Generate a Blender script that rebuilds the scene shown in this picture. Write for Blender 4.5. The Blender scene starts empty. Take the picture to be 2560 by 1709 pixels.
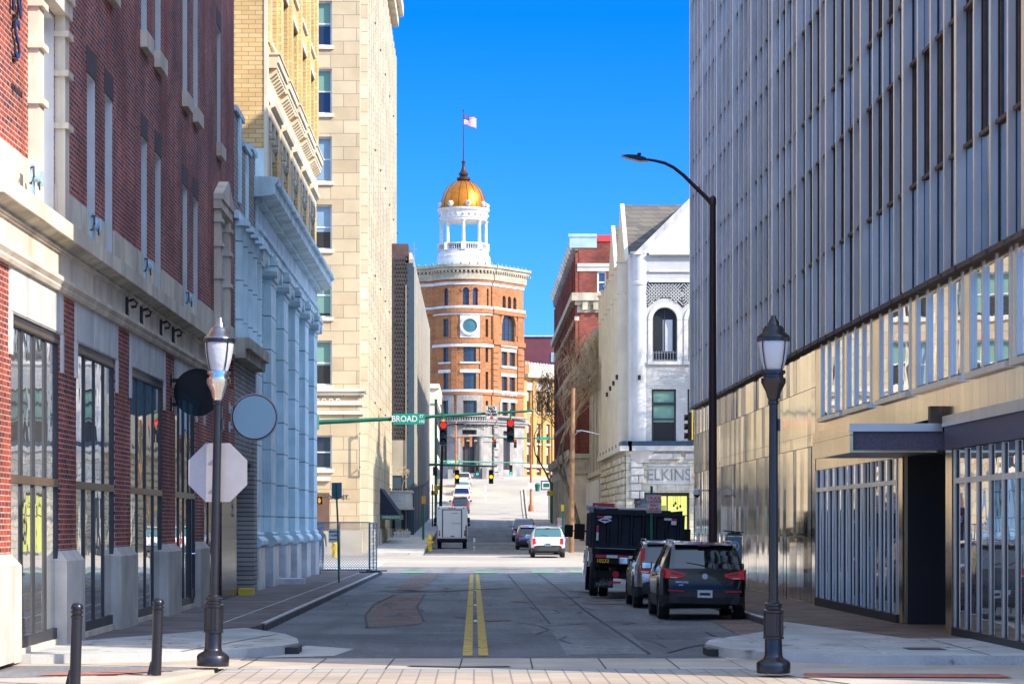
import bpy, bmesh, math, random
from mathutils import Vector, Matrix
R = math.radians
sc = bpy.context.scene
COL = sc.collection
FPX, CX, CY, EYE = 5700.0, 1087.0, 1200.0, 1.88
def WX(x, d): return (x - CX) * d / FPX
def WZ(y, d): return EYE + (CY - y) * d / FPX
# ground profile along the street (depth, height)
PROF = [(-40, .0), (0, 0), (36, -.11), (107, -.32), (113, -.30), (138, -.06), (146, 0), (190, .03), (225, .75), (240, 1.15), (252, 1.65), (262, 2.25),
        (272, 3.0), (285, 4.1), (307, 6.4), (318, 7.3), (330, 7.9), (420, 9.5), (2500, 20)]
def gh(y):
    for (a, ha), (b, hb) in zip(PROF, PROF[1:]):
        if y <= b: return ha + (hb - ha) * (y - a) / (b - a)
    return PROF[-1][1]

# ------------------------------------------------------------------ materials
M = {}
def _nt(name):
    m = bpy.data.materials.new(name); m.use_nodes = True
    nt = m.node_tree; b = nt.nodes['Principled BSDF']
    M[name] = m
    return m, nt, b
def N(nt, t, **kw):
    n = nt.nodes.new(t)
    for k, v in kw.items():
        if k.startswith('i_'):
            key = k[2:]
            key = int(key) if key.isdigit() else key
            n.inputs[key].default_value = v
        else: setattr(n, k, v)
    return n
def c4(c): return (c[0], c[1], c[2], 1)
def sc_(c, f): return tuple(min(1, x * f) for x in c)
def mixcol(nt, a, b, fac, mode='MIX'):
    n = nt.nodes.new('ShaderNodeMix'); n.data_type = 'RGBA'; n.blend_type = mode
    def put(sock, v):
        if isinstance(v, (tuple, list)): sock.default_value = c4(v)
        elif isinstance(v, (int, float)): sock.default_value = v
        else: nt.links.new(v, sock)
    put(n.inputs[0], fac); put(n.inputs[6], a); put(n.inputs[7], b)
    return n.outputs[2]
def coords(nt, kind='Object', scale=(1, 1, 1)):
    t = N(nt, 'ShaderNodeTexCoord'); mp = N(nt, 'ShaderNodeMapping')
    nt.links.new(t.outputs[kind], mp.inputs[0]); mp.inputs['Scale'].default_value = scale
    return mp.outputs[0]
def noise(nt, vec, scale, detail=4, lo=.35, hi=.65, rough=.55):
    n = N(nt, 'ShaderNodeTexNoise'); n.inputs['Scale'].default_value = scale; n.inputs['Detail'].default_value = detail
    n.inputs['Roughness'].default_value = rough
    nt.links.new(vec, n.inputs['Vector'])
    r = N(nt, 'ShaderNodeMapRange'); r.inputs[1].default_value = lo; r.inputs[2].default_value = hi
    nt.links.new(n.outputs['Fac'], r.inputs[0])
    return r.outputs[0]
def finish(nt, b, colour, rough, metal, spec, vec, bump, bscale, height=None):
    if isinstance(colour, tuple): b.inputs['Base Color'].default_value = c4(colour)
    else: nt.links.new(colour, b.inputs['Base Color'])
    b.inputs['Roughness'].default_value = rough; b.inputs['Metallic'].default_value = metal
    b.inputs['Specular IOR Level'].default_value = spec
    if bump:
        bn = N(nt, 'ShaderNodeBump'); bn.inputs['Strength'].default_value = min(1, bump); bn.inputs['Distance'].default_value = .02
        if height is None: height = noise(nt, vec, bscale, 3, 0, 1)
        nt.links.new(height, bn.inputs['Height']); nt.links.new(bn.outputs[0], b.inputs['Normal'])
def mk(name, col, rough=.6, metal=0, var=.18, vs=1.5, bump=0, bs=30, spec=.5, streak=0, coat=0, fine=0, fs=60, wear=0):
    m, nt, b = _nt(name); vec = coords(nt)
    c = mixcol(nt, sc_(col, 1 - var), sc_(col, 1 + var), noise(nt, vec, vs, 6)) if var else col
    if fine: c = mixcol(nt, c, mixcol(nt, c, sc_(col, .45), 1.0), noise(nt, vec, fs, 2, .55, .72)) if fine < 0 else mixcol(nt, c, mixcol(nt, (1 - fine,) * 3, (1 + fine,) * 3, noise(nt, vec, fs, 2, .3, .7)), 1.0, 'MULTIPLY')
    if streak:
        v2 = coords(nt, 'Object', (2.2, 2.2, .12))
        c = mixcol(nt, c, sc_(col, 1 - streak), noise(nt, v2, 1.0, 5, .5, .75))
    if wear:
        c = mixcol(nt, c, sc_(col, 1 - wear), noise(nt, coords(nt, 'Object', (1.5, .07, 1)), 1.0, 4, .45, .7)); c = mixcol(nt, c, sc_(col, 1 + .8 * wear), noise(nt, coords(nt, 'Object', (.5, .16, 1)), 1.3, 6, .52, .72)); c = mixcol(nt, c, sc_(col, .5), noise(nt, vec, 3.5, 3, .66, .72))
    finish(nt, b, c, rough, metal, spec, vec, bump, bs)
    if coat: b.inputs['Coat Weight'].default_value = coat; b.inputs['Coat Roughness'].default_value = .03
    return m
def brick(name, c1, c2, mort, axis='x', bw=.215, bh=.075, ms=.011, rough=.8, bump=.5, offset=.5, var=.2, vs=.4, spec=.3, metal=0, streak=0):
    m, nt, b = _nt(name)
    t = N(nt, 'ShaderNodeTexCoord'); s = N(nt, 'ShaderNodeSeparateXYZ'); cb = N(nt, 'ShaderNodeCombineXYZ')
    nt.links.new(t.outputs['Object'], s.inputs[0])
    if axis == 'xy':
        ad = N(nt, 'ShaderNodeMath', operation='ADD'); nt.links.new(s.outputs[0], ad.inputs[0]); nt.links.new(s.outputs[1], ad.inputs[1])
        nt.links.new(ad.outputs[0], cb.inputs[0]); nt.links.new(s.outputs[2], cb.inputs[1])
    else:
        a, bb = {'x': (1, 2), 'y': (0, 2), 'z': (0, 1)}[axis]
        nt.links.new(s.outputs[a], cb.inputs[0]); nt.links.new(s.outputs[bb], cb.inputs[1])
    br = N(nt, 'ShaderNodeTexBrick'); br.offset = offset
    nt.links.new(cb.outputs[0], br.inputs['Vector'])
    for k, v in (('Color1', c4(c1)), ('Color2', c4(c2)), ('Mortar', c4(mort)), ('Scale', 1), ('Mortar Size', ms), ('Brick Width', bw), ('Row Height', bh), ('Mortar Smooth', .1)):
        br.inputs[k].default_value = v
    vec = coords(nt)
    c = mixcol(nt, br.outputs['Color'], mixcol(nt, (1 - var,) * 3, (1 + var,) * 3, noise(nt, vec, vs, 6)), 1.0, 'MULTIPLY')
    if streak:
        v2 = coords(nt, 'Object', (2.2, 2.2, .12))
        c = mixcol(nt, c, sc_(c1, 1 - streak), noise(nt, v2, 1.0, 5, .5, .75))
    inv = N(nt, 'ShaderNodeMath', operation='SUBTRACT'); inv.inputs[0].default_value = 1; nt.links.new(br.outputs['Fac'], inv.inputs[1])
    finish(nt, b, c, rough, metal, spec, vec, bump, 1, inv.outputs[0])
    return m
def glassy(name, col=(.03, .035, .04), rough=.02, ior=1.7, metal=0, wav=.04, ws=.8):
    m, nt, b = _nt(name); vec = coords(nt)
    b.inputs['IOR'].default_value = ior
    finish(nt, b, col, rough, metal, .5, vec, 0, 1)
    bn = N(nt, 'ShaderNodeBump'); bn.inputs['Strength'].default_value = wav; bn.inputs['Distance'].default_value = .05
    nt.links.new(noise(nt, vec, ws, 2, 0, 1), bn.inputs['Height']); nt.links.new(bn.outputs[0], b.inputs['Normal'])
    return m
def lamp_mat(name, col, power, base=(.02, .02, .02)):
    m, nt, b = _nt(name)
    b.inputs['Base Color'].default_value = c4(base); b.inputs['Emission Color'].default_value = c4(col); b.inputs['Emission Strength'].default_value = power
    return m

# ------------------------------------------------------------------ geometry
class Flat:
    curved = False
    def __init__(s, o, U, Nn): s.o, s.U, s.N = Vector(o), Vector(U).normalized(), Vector(Nn).normalized()
    def p(s, u, v, n=0): return s.o + s.U * u + s.N * n + Vector((0, 0, v))
class Cyl:
    curved = True
    def __init__(s, c, r): s.c, s.r = Vector(c), r
    def p(s, u, v, n=0):
        t = u / s.r
        return Vector((s.c.x + (s.r + n) * math.sin(t), s.c.y - (s.r + n) * math.cos(t), s.c.z + v))
class MB:
    def __init__(s): s.bm = bmesh.new(); s.mi = 0
    def face(s, pts):
        f = s.bm.faces.new([s.bm.verts.new(p) for p in pts]); f.material_index = s.mi; return f
    def hexa(s, P):
        v = [s.bm.verts.new(p) for p in P]
        for q in ((0, 3, 2, 1), (4, 5, 6, 7), (0, 1, 5, 4), (1, 2, 6, 5), (2, 3, 7, 6), (3, 0, 4, 7)):
            f = s.bm.faces.new([v[i] for i in q]); f.material_index = s.mi
        return s
    def box(s, x0, x1, y0, y1, z0, z1):
        return s.hexa([(x0, y0, z0), (x1, y0, z0), (x1, y1, z0), (x0, y1, z0), (x0, y0, z1), (x1, y0, z1), (x1, y1, z1), (x0, y1, z1)])
    def fb(s, F, u0, u1, v0, v1, n0, n1):
        k = max(1, int(abs(u1 - u0) / .45)) if F.curved else 1
        for i in range(k):
            a, b = u0 + (u1 - u0) * i / k, u0 + (u1 - u0) * (i + 1) / k
            s.hexa([F.p(a, v0, n0), F.p(b, v0, n0), F.p(b, v0, n1), F.p(a, v0, n1), F.p(a, v1, n0), F.p(b, v1, n0), F.p(b, v1, n1), F.p(a, v1, n1)])
        return s
    def bevbox(s, x0, x1, y0, y1, z0, z1, b):
        t = MB(); t.box(x0, x1, y0, y1, z0, z1)
        bmesh.ops.bevel(t.bm, geom=t.bm.edges[:], offset=b, segments=2, affect='EDGES', profile=.6)
        s.absorb(t); return s
    def absorb(s, t):
        vm = {v: s.bm.verts.new(v.co) for v in t.bm.verts}
        for f in t.bm.faces:
            g = s.bm.faces.new([vm[v] for v in f.verts]); g.material_index = s.mi
        t.bm.free()
    def prism(s, A, B):
        a = [s.bm.verts.new(p) for p in A]; b = [s.bm.verts.new(p) for p in B]; n = len(A)
        fs = [s.bm.faces.new(a), s.bm.faces.new(b[::-1])] + [s.bm.faces.new((a[i], a[(i + 1) % n], b[(i + 1) % n], b[i])) for i in range(n)]
        for f in fs: f.material_index = s.mi
        return s
    def fprism(s, F, uv, n0, n1): return s.prism([F.p(u, v, n0) for u, v in uv], [F.p(u, v, n1) for u, v in uv])
    def lathe(s, c, prof, n=16, axis='z', a0=0, a1=None):
        full = a1 is None; a1 = a0 + 2 * math.pi if full else a1
        rings = []
        for r, z in prof:
            ring = []
            for i in range(n if full else n + 1):
                t = a0 + (a1 - a0) * i / n
                q = (r * math.cos(t), r * math.sin(t), z)
                if axis == 'y': q = (q[0], q[2], q[1])
                if axis == 'x': q = (q[2], q[0], q[1])
                ring.append(s.bm.verts.new((c[0] + q[0], c[1] + q[1], c[2] + q[2])))
            rings.append(ring)
        for a, b in zip(rings, rings[1:]):
            for i in range(n if full else n):
                j = (i + 1) % len(a)
                f = s.bm.faces.new((a[i], a[j], b[j], b[i])); f.material_index = s.mi
        if full:
            for ring, (r, z) in ((rings[0], prof[0]), (rings[-1], prof[-1])):
                if r > 1e-4: f = s.bm.faces.new(ring); f.material_index = s.mi
        return s
    def tube(s, pts, rad, n=6):
        pts = [Vector(p) for p in pts]; k = len(pts)
        rad = rad if isinstance(rad, (list, tuple)) else [rad] * k
        prev = None
        for i, p in enumerate(pts):
            d = (pts[min(i + 1, k - 1)] - pts[max(i - 1, 0)]).normalized()
            up = Vector((0, 0, 1)) if abs(d.z) < .95 else Vector((1, 0, 0))
            a = d.cross(up).normalized(); b = d.cross(a)
            ring = [s.bm.verts.new(p + (a * math.cos(6.28319 * j / n) + b * math.sin(6.28319 * j / n)) * rad[i]) for j in range(n)]
            if prev:
                for j in range(n):
                    f = s.bm.faces.new((prev[j], prev[(j + 1) % n], ring[(j + 1) % n], ring[j])); f.material_index = s.mi
            else: first = ring
            prev = ring
        for rg in (first, prev):
            f = s.bm.faces.new(rg); f.material_index = s.mi
        return s
    def ball(s, c, r, n=10, sz=1): return s.lathe(c, [(max(1e-4, r * math.sin(math.pi * i / n)), -r * sz * math.cos(math.pi * i / n)) for i in range(n + 1)], n * 2 if n < 9 else 16)
    def build(s, name, mats, parent=None, smooth=False, recalc=True):
        if recalc: bmesh.ops.recalc_face_normals(s.bm, faces=s.bm.faces[:])
        off = Vector((0, 0, 0)); q = parent
        while q: off += q.location; q = q.parent
        if off.length: bmesh.ops.translate(s.bm, verts=s.bm.verts[:], vec=-off)
        me = bpy.data.meshes.new(name); s.bm.to_mesh(me); s.bm.free()
        for m in (mats if isinstance(mats, (list, tuple)) else [mats]): me.materials.append(M[m] if isinstance(m, str) else m)
        if smooth:
            for p in me.polygons: p.use_smooth = True
            if smooth != 'all':
                try: me.set_sharp_from_angle(angle=R(40))
                except Exception: pass
        o = bpy.data.objects.new(name, me); COL.objects.link(o)
        if parent: o.parent = parent
        return o
def tag(o, label=None, cat=None, group=None, kind=None):
    if label: o['label'] = label
    if cat: o['category'] = cat
    if group: o['group'] = group
    if kind: o['kind'] = kind
    return o
def thing(name, label, cat, loc=(0, 0, 0), group=None):
    o = bpy.data.objects.new(name, None); COL.objects.link(o); o.location = loc; o.empty_display_size = .2
    return tag(o, label, cat, group)
def copy_tree(o, parent=None):
    c = o.copy(); COL.objects.link(c)
    if parent: c.parent = parent
    for ch in list(o.children): copy_tree(ch, c)
    return c
def text(name, s, mat, parent, loc, size, rot=(R(90), 0, 0), ext=.01, align='CENTER', sx=1, bold=0, ysp=1):
    cu = bpy.data.curves.new(name, 'FONT'); cu.body = s; cu.size = size; cu.extrude = ext; cu.align_x = align; cu.align_y = 'CENTER'
    cu.resolution_u = 4; cu.offset = bold; cu.space_line = ysp
    t = bpy.data.objects.new(name, cu); COL.objects.link(t)
    dg = bpy.context.evaluated_depsgraph_get(); me = bpy.data.meshes.new_from_object(t.evaluated_get(dg))
    bpy.data.objects.remove(t); bpy.data.curves.remove(cu)
    off = Vector((0, 0, 0)); q = parent
    while q: off += q.location; q = q.parent
    from mathutils import Euler
    mt = Matrix.Translation(Vector(loc) - off) @ Euler(rot).to_matrix().to_4x4() @ Matrix.Diagonal((sx, 1, 1, 1))
    me.transform(mt); me.materials.clear(); me.materials.append(M[mat])
    o = bpy.data.objects.new(name, me); COL.objects.link(o)
    if parent: o.parent = parent
    return o
def wall(mb, F, u0, u1, v0, v1, holes, depth, n=0):
    """flat or curved wall sheet with rectangular openings and their reveals"""
    us = sorted({u0, u1} | {h[0] for h in holes} | {h[1] for h in holes}); us = [u for u in us if u0 - 1e-6 <= u <= u1 + 1e-6]
    vs = sorted({v0, v1} | {h[2] for h in holes} | {h[3] for h in holes}); vs = [v for v in vs if v0 - 1e-6 <= v <= v1 + 1e-6]
    for ua, ub in zip(us, us[1:]):
        k = max(1, int((ub - ua) / .5)) if F.curved else 1
        run = None
        cells = []
        for va, vb in zip(vs, vs[1:]):
            um, vm = (ua + ub) / 2, (va + vb) / 2
            if any(h[0] < um < h[1] and h[2] < vm < h[3] for h in holes): cells.append(None)
            elif cells and cells[-1] is not None: cells[-1] = (cells[-1][0], vb)
            else: cells.append((va, vb))
        for c in cells:
            if c is None: continue
            for i in range(k):
                a, b = ua + (ub - ua) * i / k, ua + (ub - ua) * (i + 1) / k
                mb.face([F.p(a, c[0], n), F.p(b, c[0], n), F.p(b, c[1], n), F.p(a, c[1], n)])
    for a, b, c, d in holes:
        for (p, q) in (((a, c), (a, d)), ((b, c), (b, d)), ((a, c), (b, c)), ((a, d), (b, d))):
            mb.face([F.p(p[0], p[1], n), F.p(q[0], q[1], n), F.p(q[0], q[1], n - depth), F.p(p[0], p[1], n - depth)])
def window(parent, F, a, b, c, d, depth, nx=1, ny=2, frame='frame_dark', glass='glass', fw=.06, n=0, name='window', blind=None, fd=.06):
    mb = MB(); z = n - depth
    for i in range(nx + 1):
        u = a + (b - a) * i / nx; w = fw if i in (0, nx) else fw * .7
        lo, hi = max(a, u - w / 2 if 0 < i < nx else (u if i == 0 else u - w)), 0
        hi = lo + w
        mb.fb(F, lo, hi, c, d, z - .02, z + fd)
    for j in range(ny + 1):
        v = c + (d - c) * j / ny; w = fw if j in (0, ny) else fw * .8
        lo = v - w / 2 if 0 < j < ny else (v if j == 0 else v - w)
        mb.fb(F, a + .001, b - .001, lo, lo + w, z - .018, z + fd - .004)
    f = mb.build(name, frame, parent)
    g = MB(); k = max(1, int((b - a) / .5)) if F.curved else 1
    for i in range(k):
        p, q = a + (b - a) * i / k, a + (b - a) * (i + 1) / k
        g.face([F.p(p, c, z + .005), F.p(q, c, z + .005), F.p(q, d, z + .005), F.p(p, d, z + .005)])
    g.build('pane', glass, f)
    if blind:
        g = MB(); lo = d - (d - c) * blind[1]
        g.fb(F, a + fw, b - fw, lo, d - fw, z + .012, z + .016); g.build('blind', blind[0], f)
    return f
def arch_fill(mb, F, a, b, v, n, depth, seg=10):
    """spandrels closing the corners of a rectangular opening (a..b, top at v+r) into a round arch springing at v"""
    r = (b - a) / 2; m = (a + b) / 2
    pts = [(m + r * math.cos(math.pi * i / seg), v + r * math.sin(math.pi * i / seg)) for i in range(seg + 1)]
    for p, q in zip(pts, pts[1:]):
        mb.face([F.p(p[0], p[1], n), F.p(q[0], q[1], n), F.p(q[0], v + r, n), F.p(p[0], v + r, n)])
        mb.face([F.p(p[0], p[1], n), F.p(q[0], q[1], n), F.p(q[0], q[1], n - depth), F.p(p[0], p[1], n - depth)])
def ring(mb, F, m, v, r0, r1, n0, n1, t0=0, t1=math.pi, seg=14):
    for i in range(seg):
        s, t = t0 + (t1 - t0) * i / seg, t0 + (t1 - t0) * (i + 1) / seg
        q = lambda r, a, n: F.p(m + r * math.cos(a), v + r * math.sin(a), n)
        mb.hexa([q(r0, s, n0), q(r1, s, n0), q(r1, t, n0), q(r0, t, n0), q(r0, s, n1), q(r1, s, n1), q(r1, t, n1), q(r0, t, n1)])
# ------------------------------------------------------------------ material list
mk('asphalt', (.185, .186, .19), .9, var=.25, vs=.35, bump=.5, bs=30, fine=.4, fs=14, wear=.28)
mk('asphalt_new', (.135, .137, .145), .9, var=.22, vs=.4, bump=.4, bs=30, fine=.35, fs=14, wear=.22)
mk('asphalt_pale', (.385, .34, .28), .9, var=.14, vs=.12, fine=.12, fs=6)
mk('asphalt_brown', (.21, .145, .12), .9, var=.2, vs=.8, bump=.5, bs=30, fine=.4, fs=14)
mk('tar', (.014, .014, .015), .7)
mk('concrete', (.42, .41, .39), .85, wear=.12, var=.22, vs=.9, bump=.1, bs=40, fine=.1, fs=30, streak=0)
mk('concrete_warm', (.45, .38, .30), .85, var=.15, vs=.9, bump=.1, bs=40, fine=.1, fs=30)
mk('stain', (.33, .32, .30), .85, var=.2, vs=3)
mk('kerb_shade_and_joint', (.10, .085, .08), .9, var=.3, vs=2, bump=.2, bs=25)  # shade on the kerb's upright side as dark colour; also joint lines
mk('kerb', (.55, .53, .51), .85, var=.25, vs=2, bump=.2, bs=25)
mk('yellow_paint', (.55, .36, .045), .75, var=.28, vs=6, fine=-1, fs=22)
mk('white_paint', (.72, .72, .70), .75, var=.15, vs=3, fine=-1, fs=16)
mk('green_paint', (.10, .36, .12), .75, var=.25, vs=2)
mk('red_tactile', (.42, .13, .08), .8, var=.2, vs=6, bump=.3, bs=60)
brick('walk_brick', (.22, .165, .15), (.17, .135, .125), (.13, .11, .105), 'z', .2, .1, .008, .9, .35, var=.25, vs=.9)
brick('walk_brick_warm', (.21, .145, .105), (.165, .115, .09), (.12, .09, .075), 'z', .2, .1, .008, .9, .35, var=.25, vs=.9)
brick('paver', (.46, .37, .28), (.39, .31, .24), (.22, .18, .16), 'z', .24, .24, .012, .85, .35, offset=0, var=.15)
brick('paver_grey', (.36, .35, .34), (.31, .31, .31), (.2, .19, .18), 'z', .24, .24, .012, .85, .35, offset=0, var=.15)
brick('brick_dark', (.43, .068, .026), (.11, .024, .030), (.42, .34, .30), 'xy', .235, .078, .010, .8, .6, var=.38, vs=.5, streak=.25)
brick('brick_yellow', (.70, .49, .24), (.60, .39, .16), (.34, .23, .12), 'xy', .42, .14, .010, .8, .4, var=.14, vs=.4)
brick('brick_grey', (.46, .43, .38), (.33, .31, .29), (.10, .10, .10), 'x', .32, .13, .016, .8, .6, var=.2)
brick('brick_red', (.26, .060, .042), (.15, .036, .034), (.30, .15, .11), 'xy', .26, .10, .008, .8, .4, var=.3, vs=.35)
brick('brick_orange', (.38, .155, .058), (.28, .108, .042), (.40, .22, .11), 'xy', .6, .3, .018, .8, .3, var=.15, vs=.25)
brick('brick_gold', (.48, .28, .085), (.42, .24, .075), (.50, .36, .18), 'xy', .5, .22, .012, .8, .3, var=.14, vs=.2)
brick('tile_dark', (.075, .028, .024), (.045, .022, .024), (.012, .012, .012), 'xy', .42, .30, .014, .22, .4, var=.25)
brick('ashlar', (.58, .46, .29), (.47, .35, .21), (.30, .24, .16), 'xy', 1.55, .78, .022, .8, .35, var=.10, vs=.5)
brick('ashlar_pale', (.57, .51, .39), (.50, .42, .29), (.29, .24, .17), 'x', 1.3, .8, .02, .8, .3, var=.1, vs=.5)
brick('terracotta', (.66, .86, .92), (.62, .82, .90), (.20, .24, .26), 'xy', 40, 1.05, .022, .5, .35, var=.16, vs=.8, streak=.28)
brick('rustic', (.56, .52, .42), (.50, .45, .35), (.35, .32, .26), 'xy', 1.1, .42, .02, .85, .8, var=.2, vs=3)
brick('white_brick', (.55, .54, .52), (.51, .50, .48), (.42, .41, .40), 'xy', .26, .1, .01, .75, .35, var=.06)
brick('shingle', (.16, .14, .12), (.10, .09, .085), (.08, .075, .07), 'xy', .9, .30, .022, .9, .5, var=.2)
mk('limestone', (.68, .58, .45), .8, var=.2, vs=.7, bump=.15, bs=14, streak=.35)
mk('stone_grey', (.28, .262, .24), .8, var=.22, vs=.9, bump=.15, bs=14, streak=.35)
mk('limestone_grey', (.56, .55, .53), .8, var=.22, vs=.9, bump=.15, bs=14, streak=.4)
mk('stone_cream', (.66, .58, .45), .8, var=.14, vs=.8, bump=.12, bs=14)
mk('stone_white', (.54, .52, .48), .75, var=.12, vs=.8, bump=.1, bs=14)
mk('stone_dirty', (.50, .45, .35), .85, var=.3, vs=1.2, bump=.3, bs=10, streak=.45)
mk('terra_plain', (.64, .82, .88), .5, var=.18, vs=1.2, bump=.1, bs=10, streak=.45)
mk('marble', (.58, .60, .62), .35, var=.2, vs=1.6)
mk('panel_white', (.58, .57, .54), .7, var=.12, vs=1.5, streak=.3)
mk('white_stucco', (.60, .59, .57), .7, var=.10, vs=.8, bump=.35, bs=9, streak=.10)
mk('white_trim', (.58, .58, .57), .55, var=.12, vs=1, streak=.15)
mk('cream_stucco', (.62, .56, .45), .75, var=.08, vs=.7, bump=.1, bs=20)
mk('grey_stucco', (.42, .38, .30), .8, var=.16, vs=.6, streak=.2)
mk('purple_brick', (.115, .030, .045), .85, var=.15, vs=.3)
mk('roof_dark', (.06, .06, .062), .9, var=.2)
mk('brown_stone', (.10, .06, .055), .7, var=.2)
mk('panel_dark', (.050, .042, .044), .7, var=.25)
mk('navy_panel', (.035, .065, .10), .45, var=.12, vs=.5)
mk('cornice_tan', (.36, .31, .23), .8, var=.2, vs=1)
mk('concrete_fin', (.37, .335, .275), .8, var=.12, vs=.4, streak=.2)
mk('frame_dark', (.035, .035, .042), .45, var=.15)
mk('bronze_frame', (.15, .105, .07), .4, .4, var=.15)
mk('frame_white', (.70, .69, .66), .5, var=.06)
mk('frame_green', (.035, .20, .15), .5, var=.1)
mk('frame_brown', (.13, .07, .045), .6, var=.1)
mk('black_metal', (.018, .018, .020), .32, .3, var=.2, coat=.3)
mk('bronze_pole', (.030, .029, .034), .32, .6, var=.2, coat=.25)
mk('brown_pole', (.055, .028, .030), .5, .3, var=.2)
mk('green_metal', (.02, .165, .095), .45, .1, var=.15)
mk('pale_green_metal', (.10, .32, .24), .5, .1, var=.15)
mk('galvanised', (.42, .43, .45), .42, .7, var=.15, vs=6)
mk('blue_galv', (.13, .22, .28), .45, .5, var=.15)
mk('sign_back', (.40, .355, .34), .38, .55, var=.08, vs=2, fine=.04)
mk('chrome', (.72, .72, .74), .12, 1, var=.05)
mk('alu', (.76, .72, .68), .30, .80, var=.12, vs=.6, streak=.12)
mk('alu_edge', (.66, .62, .58), .32, .8, var=.1, vs=2)
mk('spandrel', (.21, .18, .155), .20, .95, var=.16, vs=.6)
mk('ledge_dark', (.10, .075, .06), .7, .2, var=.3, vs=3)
mk('granite_black', (.012, .011, .014), .45, var=.2, vs=40, fine=.5, fs=90)
mk('granite_purple', (.085, .075, .11), .5, var=.15, vs=20, fine=.35, fs=70)
mk('copper_dome', (.60, .19, .018), .36, .75, var=.16, vs=1.4, bump=.12, bs=5)
mk('iron_dark', (.05, .028, .026), .5, .4, var=.2)
mk('wood_pole', (.30, .165, .075), .85, var=.25, vs=2, streak=.4)
mk('rust_pole', (.36, .135, .045), .7, var=.25, vs=1)
mk('bark', (.16, .125, .10), .9, var=.3, vs=2)
mk('bark_pale', (.46, .36, .24), .9, var=.25, vs=2)
mk('yellow_enamel', (.74, .50, .02), .45, var=.15, vs=5)
mk('orange_enamel', (.75, .34, .02), .5, var=.1)
mk('green_sign', (.0, .30, .20), .5, var=.05)
mk('white_sign', (.72, .72, .72), .5, var=.05)
mk('red_sign', (.62, .05, .05), .5, var=.05)
mk('black_ink', (.012, .012, .012), .6, var=0)
mk('gold_ink', (.8, .5, .02), .6, var=0)
mk('disc_blue', (.62, .88, 1.0), .5, var=.03, vs=.5)
mk('disc_black', (.008, .008, .010), .14, var=.1, coat=.4)
mk('maroon_rim', (.16, .02, .05), .4, var=.1)
mk('fixture_blue', (.40, .55, .62), .45, .2, var=.1)
mk('blind_green', (.16, .30, .24), .7, var=.06, vs=.4)
mk('blind_cream', (.50, .42, .26), .8, var=.1)
mk('blind_blue', (.22, .34, .42), .6, var=.1)
mk('blind_white', (.52, .56, .60), .6, var=.1, vs=.6)
mk('navy_cloth', (.018, .025, .05), .9, var=.15)
mk('skin', (.45, .28, .2), .6, var=.05)
mk('jeans', (.05, .08, .16), .9, var=.2, vs=8)
mk('coat_dark', (.06, .06, .07), .9, var=.2, vs=8)
mk('hair_dark', (.05, .035, .025), .8, var=.1)
glassy('glass', ior=1.8)
glassy('glass_store', (.62, .61, .58), .008, 2.0, .88, wav=.06, ws=1.1)
glassy('glass_bluegrey', (.16, .18, .22), .03, 2.0, .8, wav=.06, ws=.9)
glassy('glass_mirror', (.72, .70, .68), .015, 1.8, .92, wav=.05, ws=.9)
glassy('glass_car', (.006, .009, .011), .02, 1.9, wav=0)
glassy('glass_teal', (.05, .13, .14), .04, 1.8)
glassy('lamp_glass', (.42, .44, .48), .16, 1.5, wav=.2, ws=14)
brick('metal_panel', (.84, .72, .58), (.56, .49, .40), (.16, .13, .11), 'x', .68, 4, .012, .08, .10, offset=0, var=.10, vs=.5, metal=1)
brick('metal_panel_tan', (.88, .66, .40), (.80, .58, .34), (.34, .22, .12), 'x', .62, 3.4, .012, .15, .10, offset=0, var=.14, vs=.5, metal=.95, streak=.25)

# ------------------------------------------------------------------ world, sun, camera
SUN_AZ, SUN_EL = 60.0, 35.0          # azimuth measured to the right of straight behind the camera
sd = Vector((math.sin(R(SUN_AZ)) * math.cos(R(SUN_EL)), -math.cos(R(SUN_AZ)) * math.cos(R(SUN_EL)), math.sin(R(SUN_EL))))
w = bpy.data.worlds.new('World'); sc.world = w; w.use_nodes = True
nt = w.node_tree; bg = nt.nodes['Background']
sky = N(nt, 'ShaderNodeTexSky'); sky.sky_type = 'NISHITA'; sky.sun_disc = False
sky.sun_elevation = R(SUN_EL); sky.sun_rotation = math.atan2(sd.x, sd.y)
sky.air_density = 1.0; sky.dust_density = .2; sky.ozone_density = 4.0; sky.altitude = 200
# a deep clear winter blue towards the horizon, paler overhead
tg_ = N(nt, 'ShaderNodeTexCoord'); sx_ = N(nt, 'ShaderNodeSeparateXYZ'); nt.links.new(tg_.outputs['Generated'], sx_.inputs[0])
mr_ = N(nt, 'ShaderNodeMapRange'); mr_.interpolation_type = 'SMOOTHSTEP'; mr_.inputs[1].default_value = .20; mr_.inputs[2].default_value = .52; nt.links.new(sx_.outputs[2], mr_.inputs[0])
m2_ = N(nt, 'ShaderNodeMapRange'); m2_.inputs[1].default_value = .02; m2_.inputs[2].default_value = .20; nt.links.new(sx_.outputs[2], m2_.inputs[0])
low_ = mixcol(nt, (.085, .205, .42), (.003, .148, .46), m2_.outputs[0]); tint_ = mixcol(nt, low_, (1.95, 1.50, 1.12), mr_.outputs[0])
nt.links.new(mixcol(nt, sky.outputs[0], tint_, 1.0, 'MULTIPLY'), bg.inputs[0]); bg.inputs[1].default_value = .15
sl = bpy.data.lights.new('sun', 'SUN'); sl.energy = 2.0; sl.angle = R(.5); sl.color = (1, .91, .76)
so = bpy.data.objects.new('sun', sl); COL.objects.link(so); so.location = sd * 200
so.rotation_euler = (-sd).to_track_quat('-Z', 'Y').to_euler()
cam = bpy.data.cameras.new('camera'); co = bpy.data.objects.new('camera', cam); COL.objects.link(co)
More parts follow.
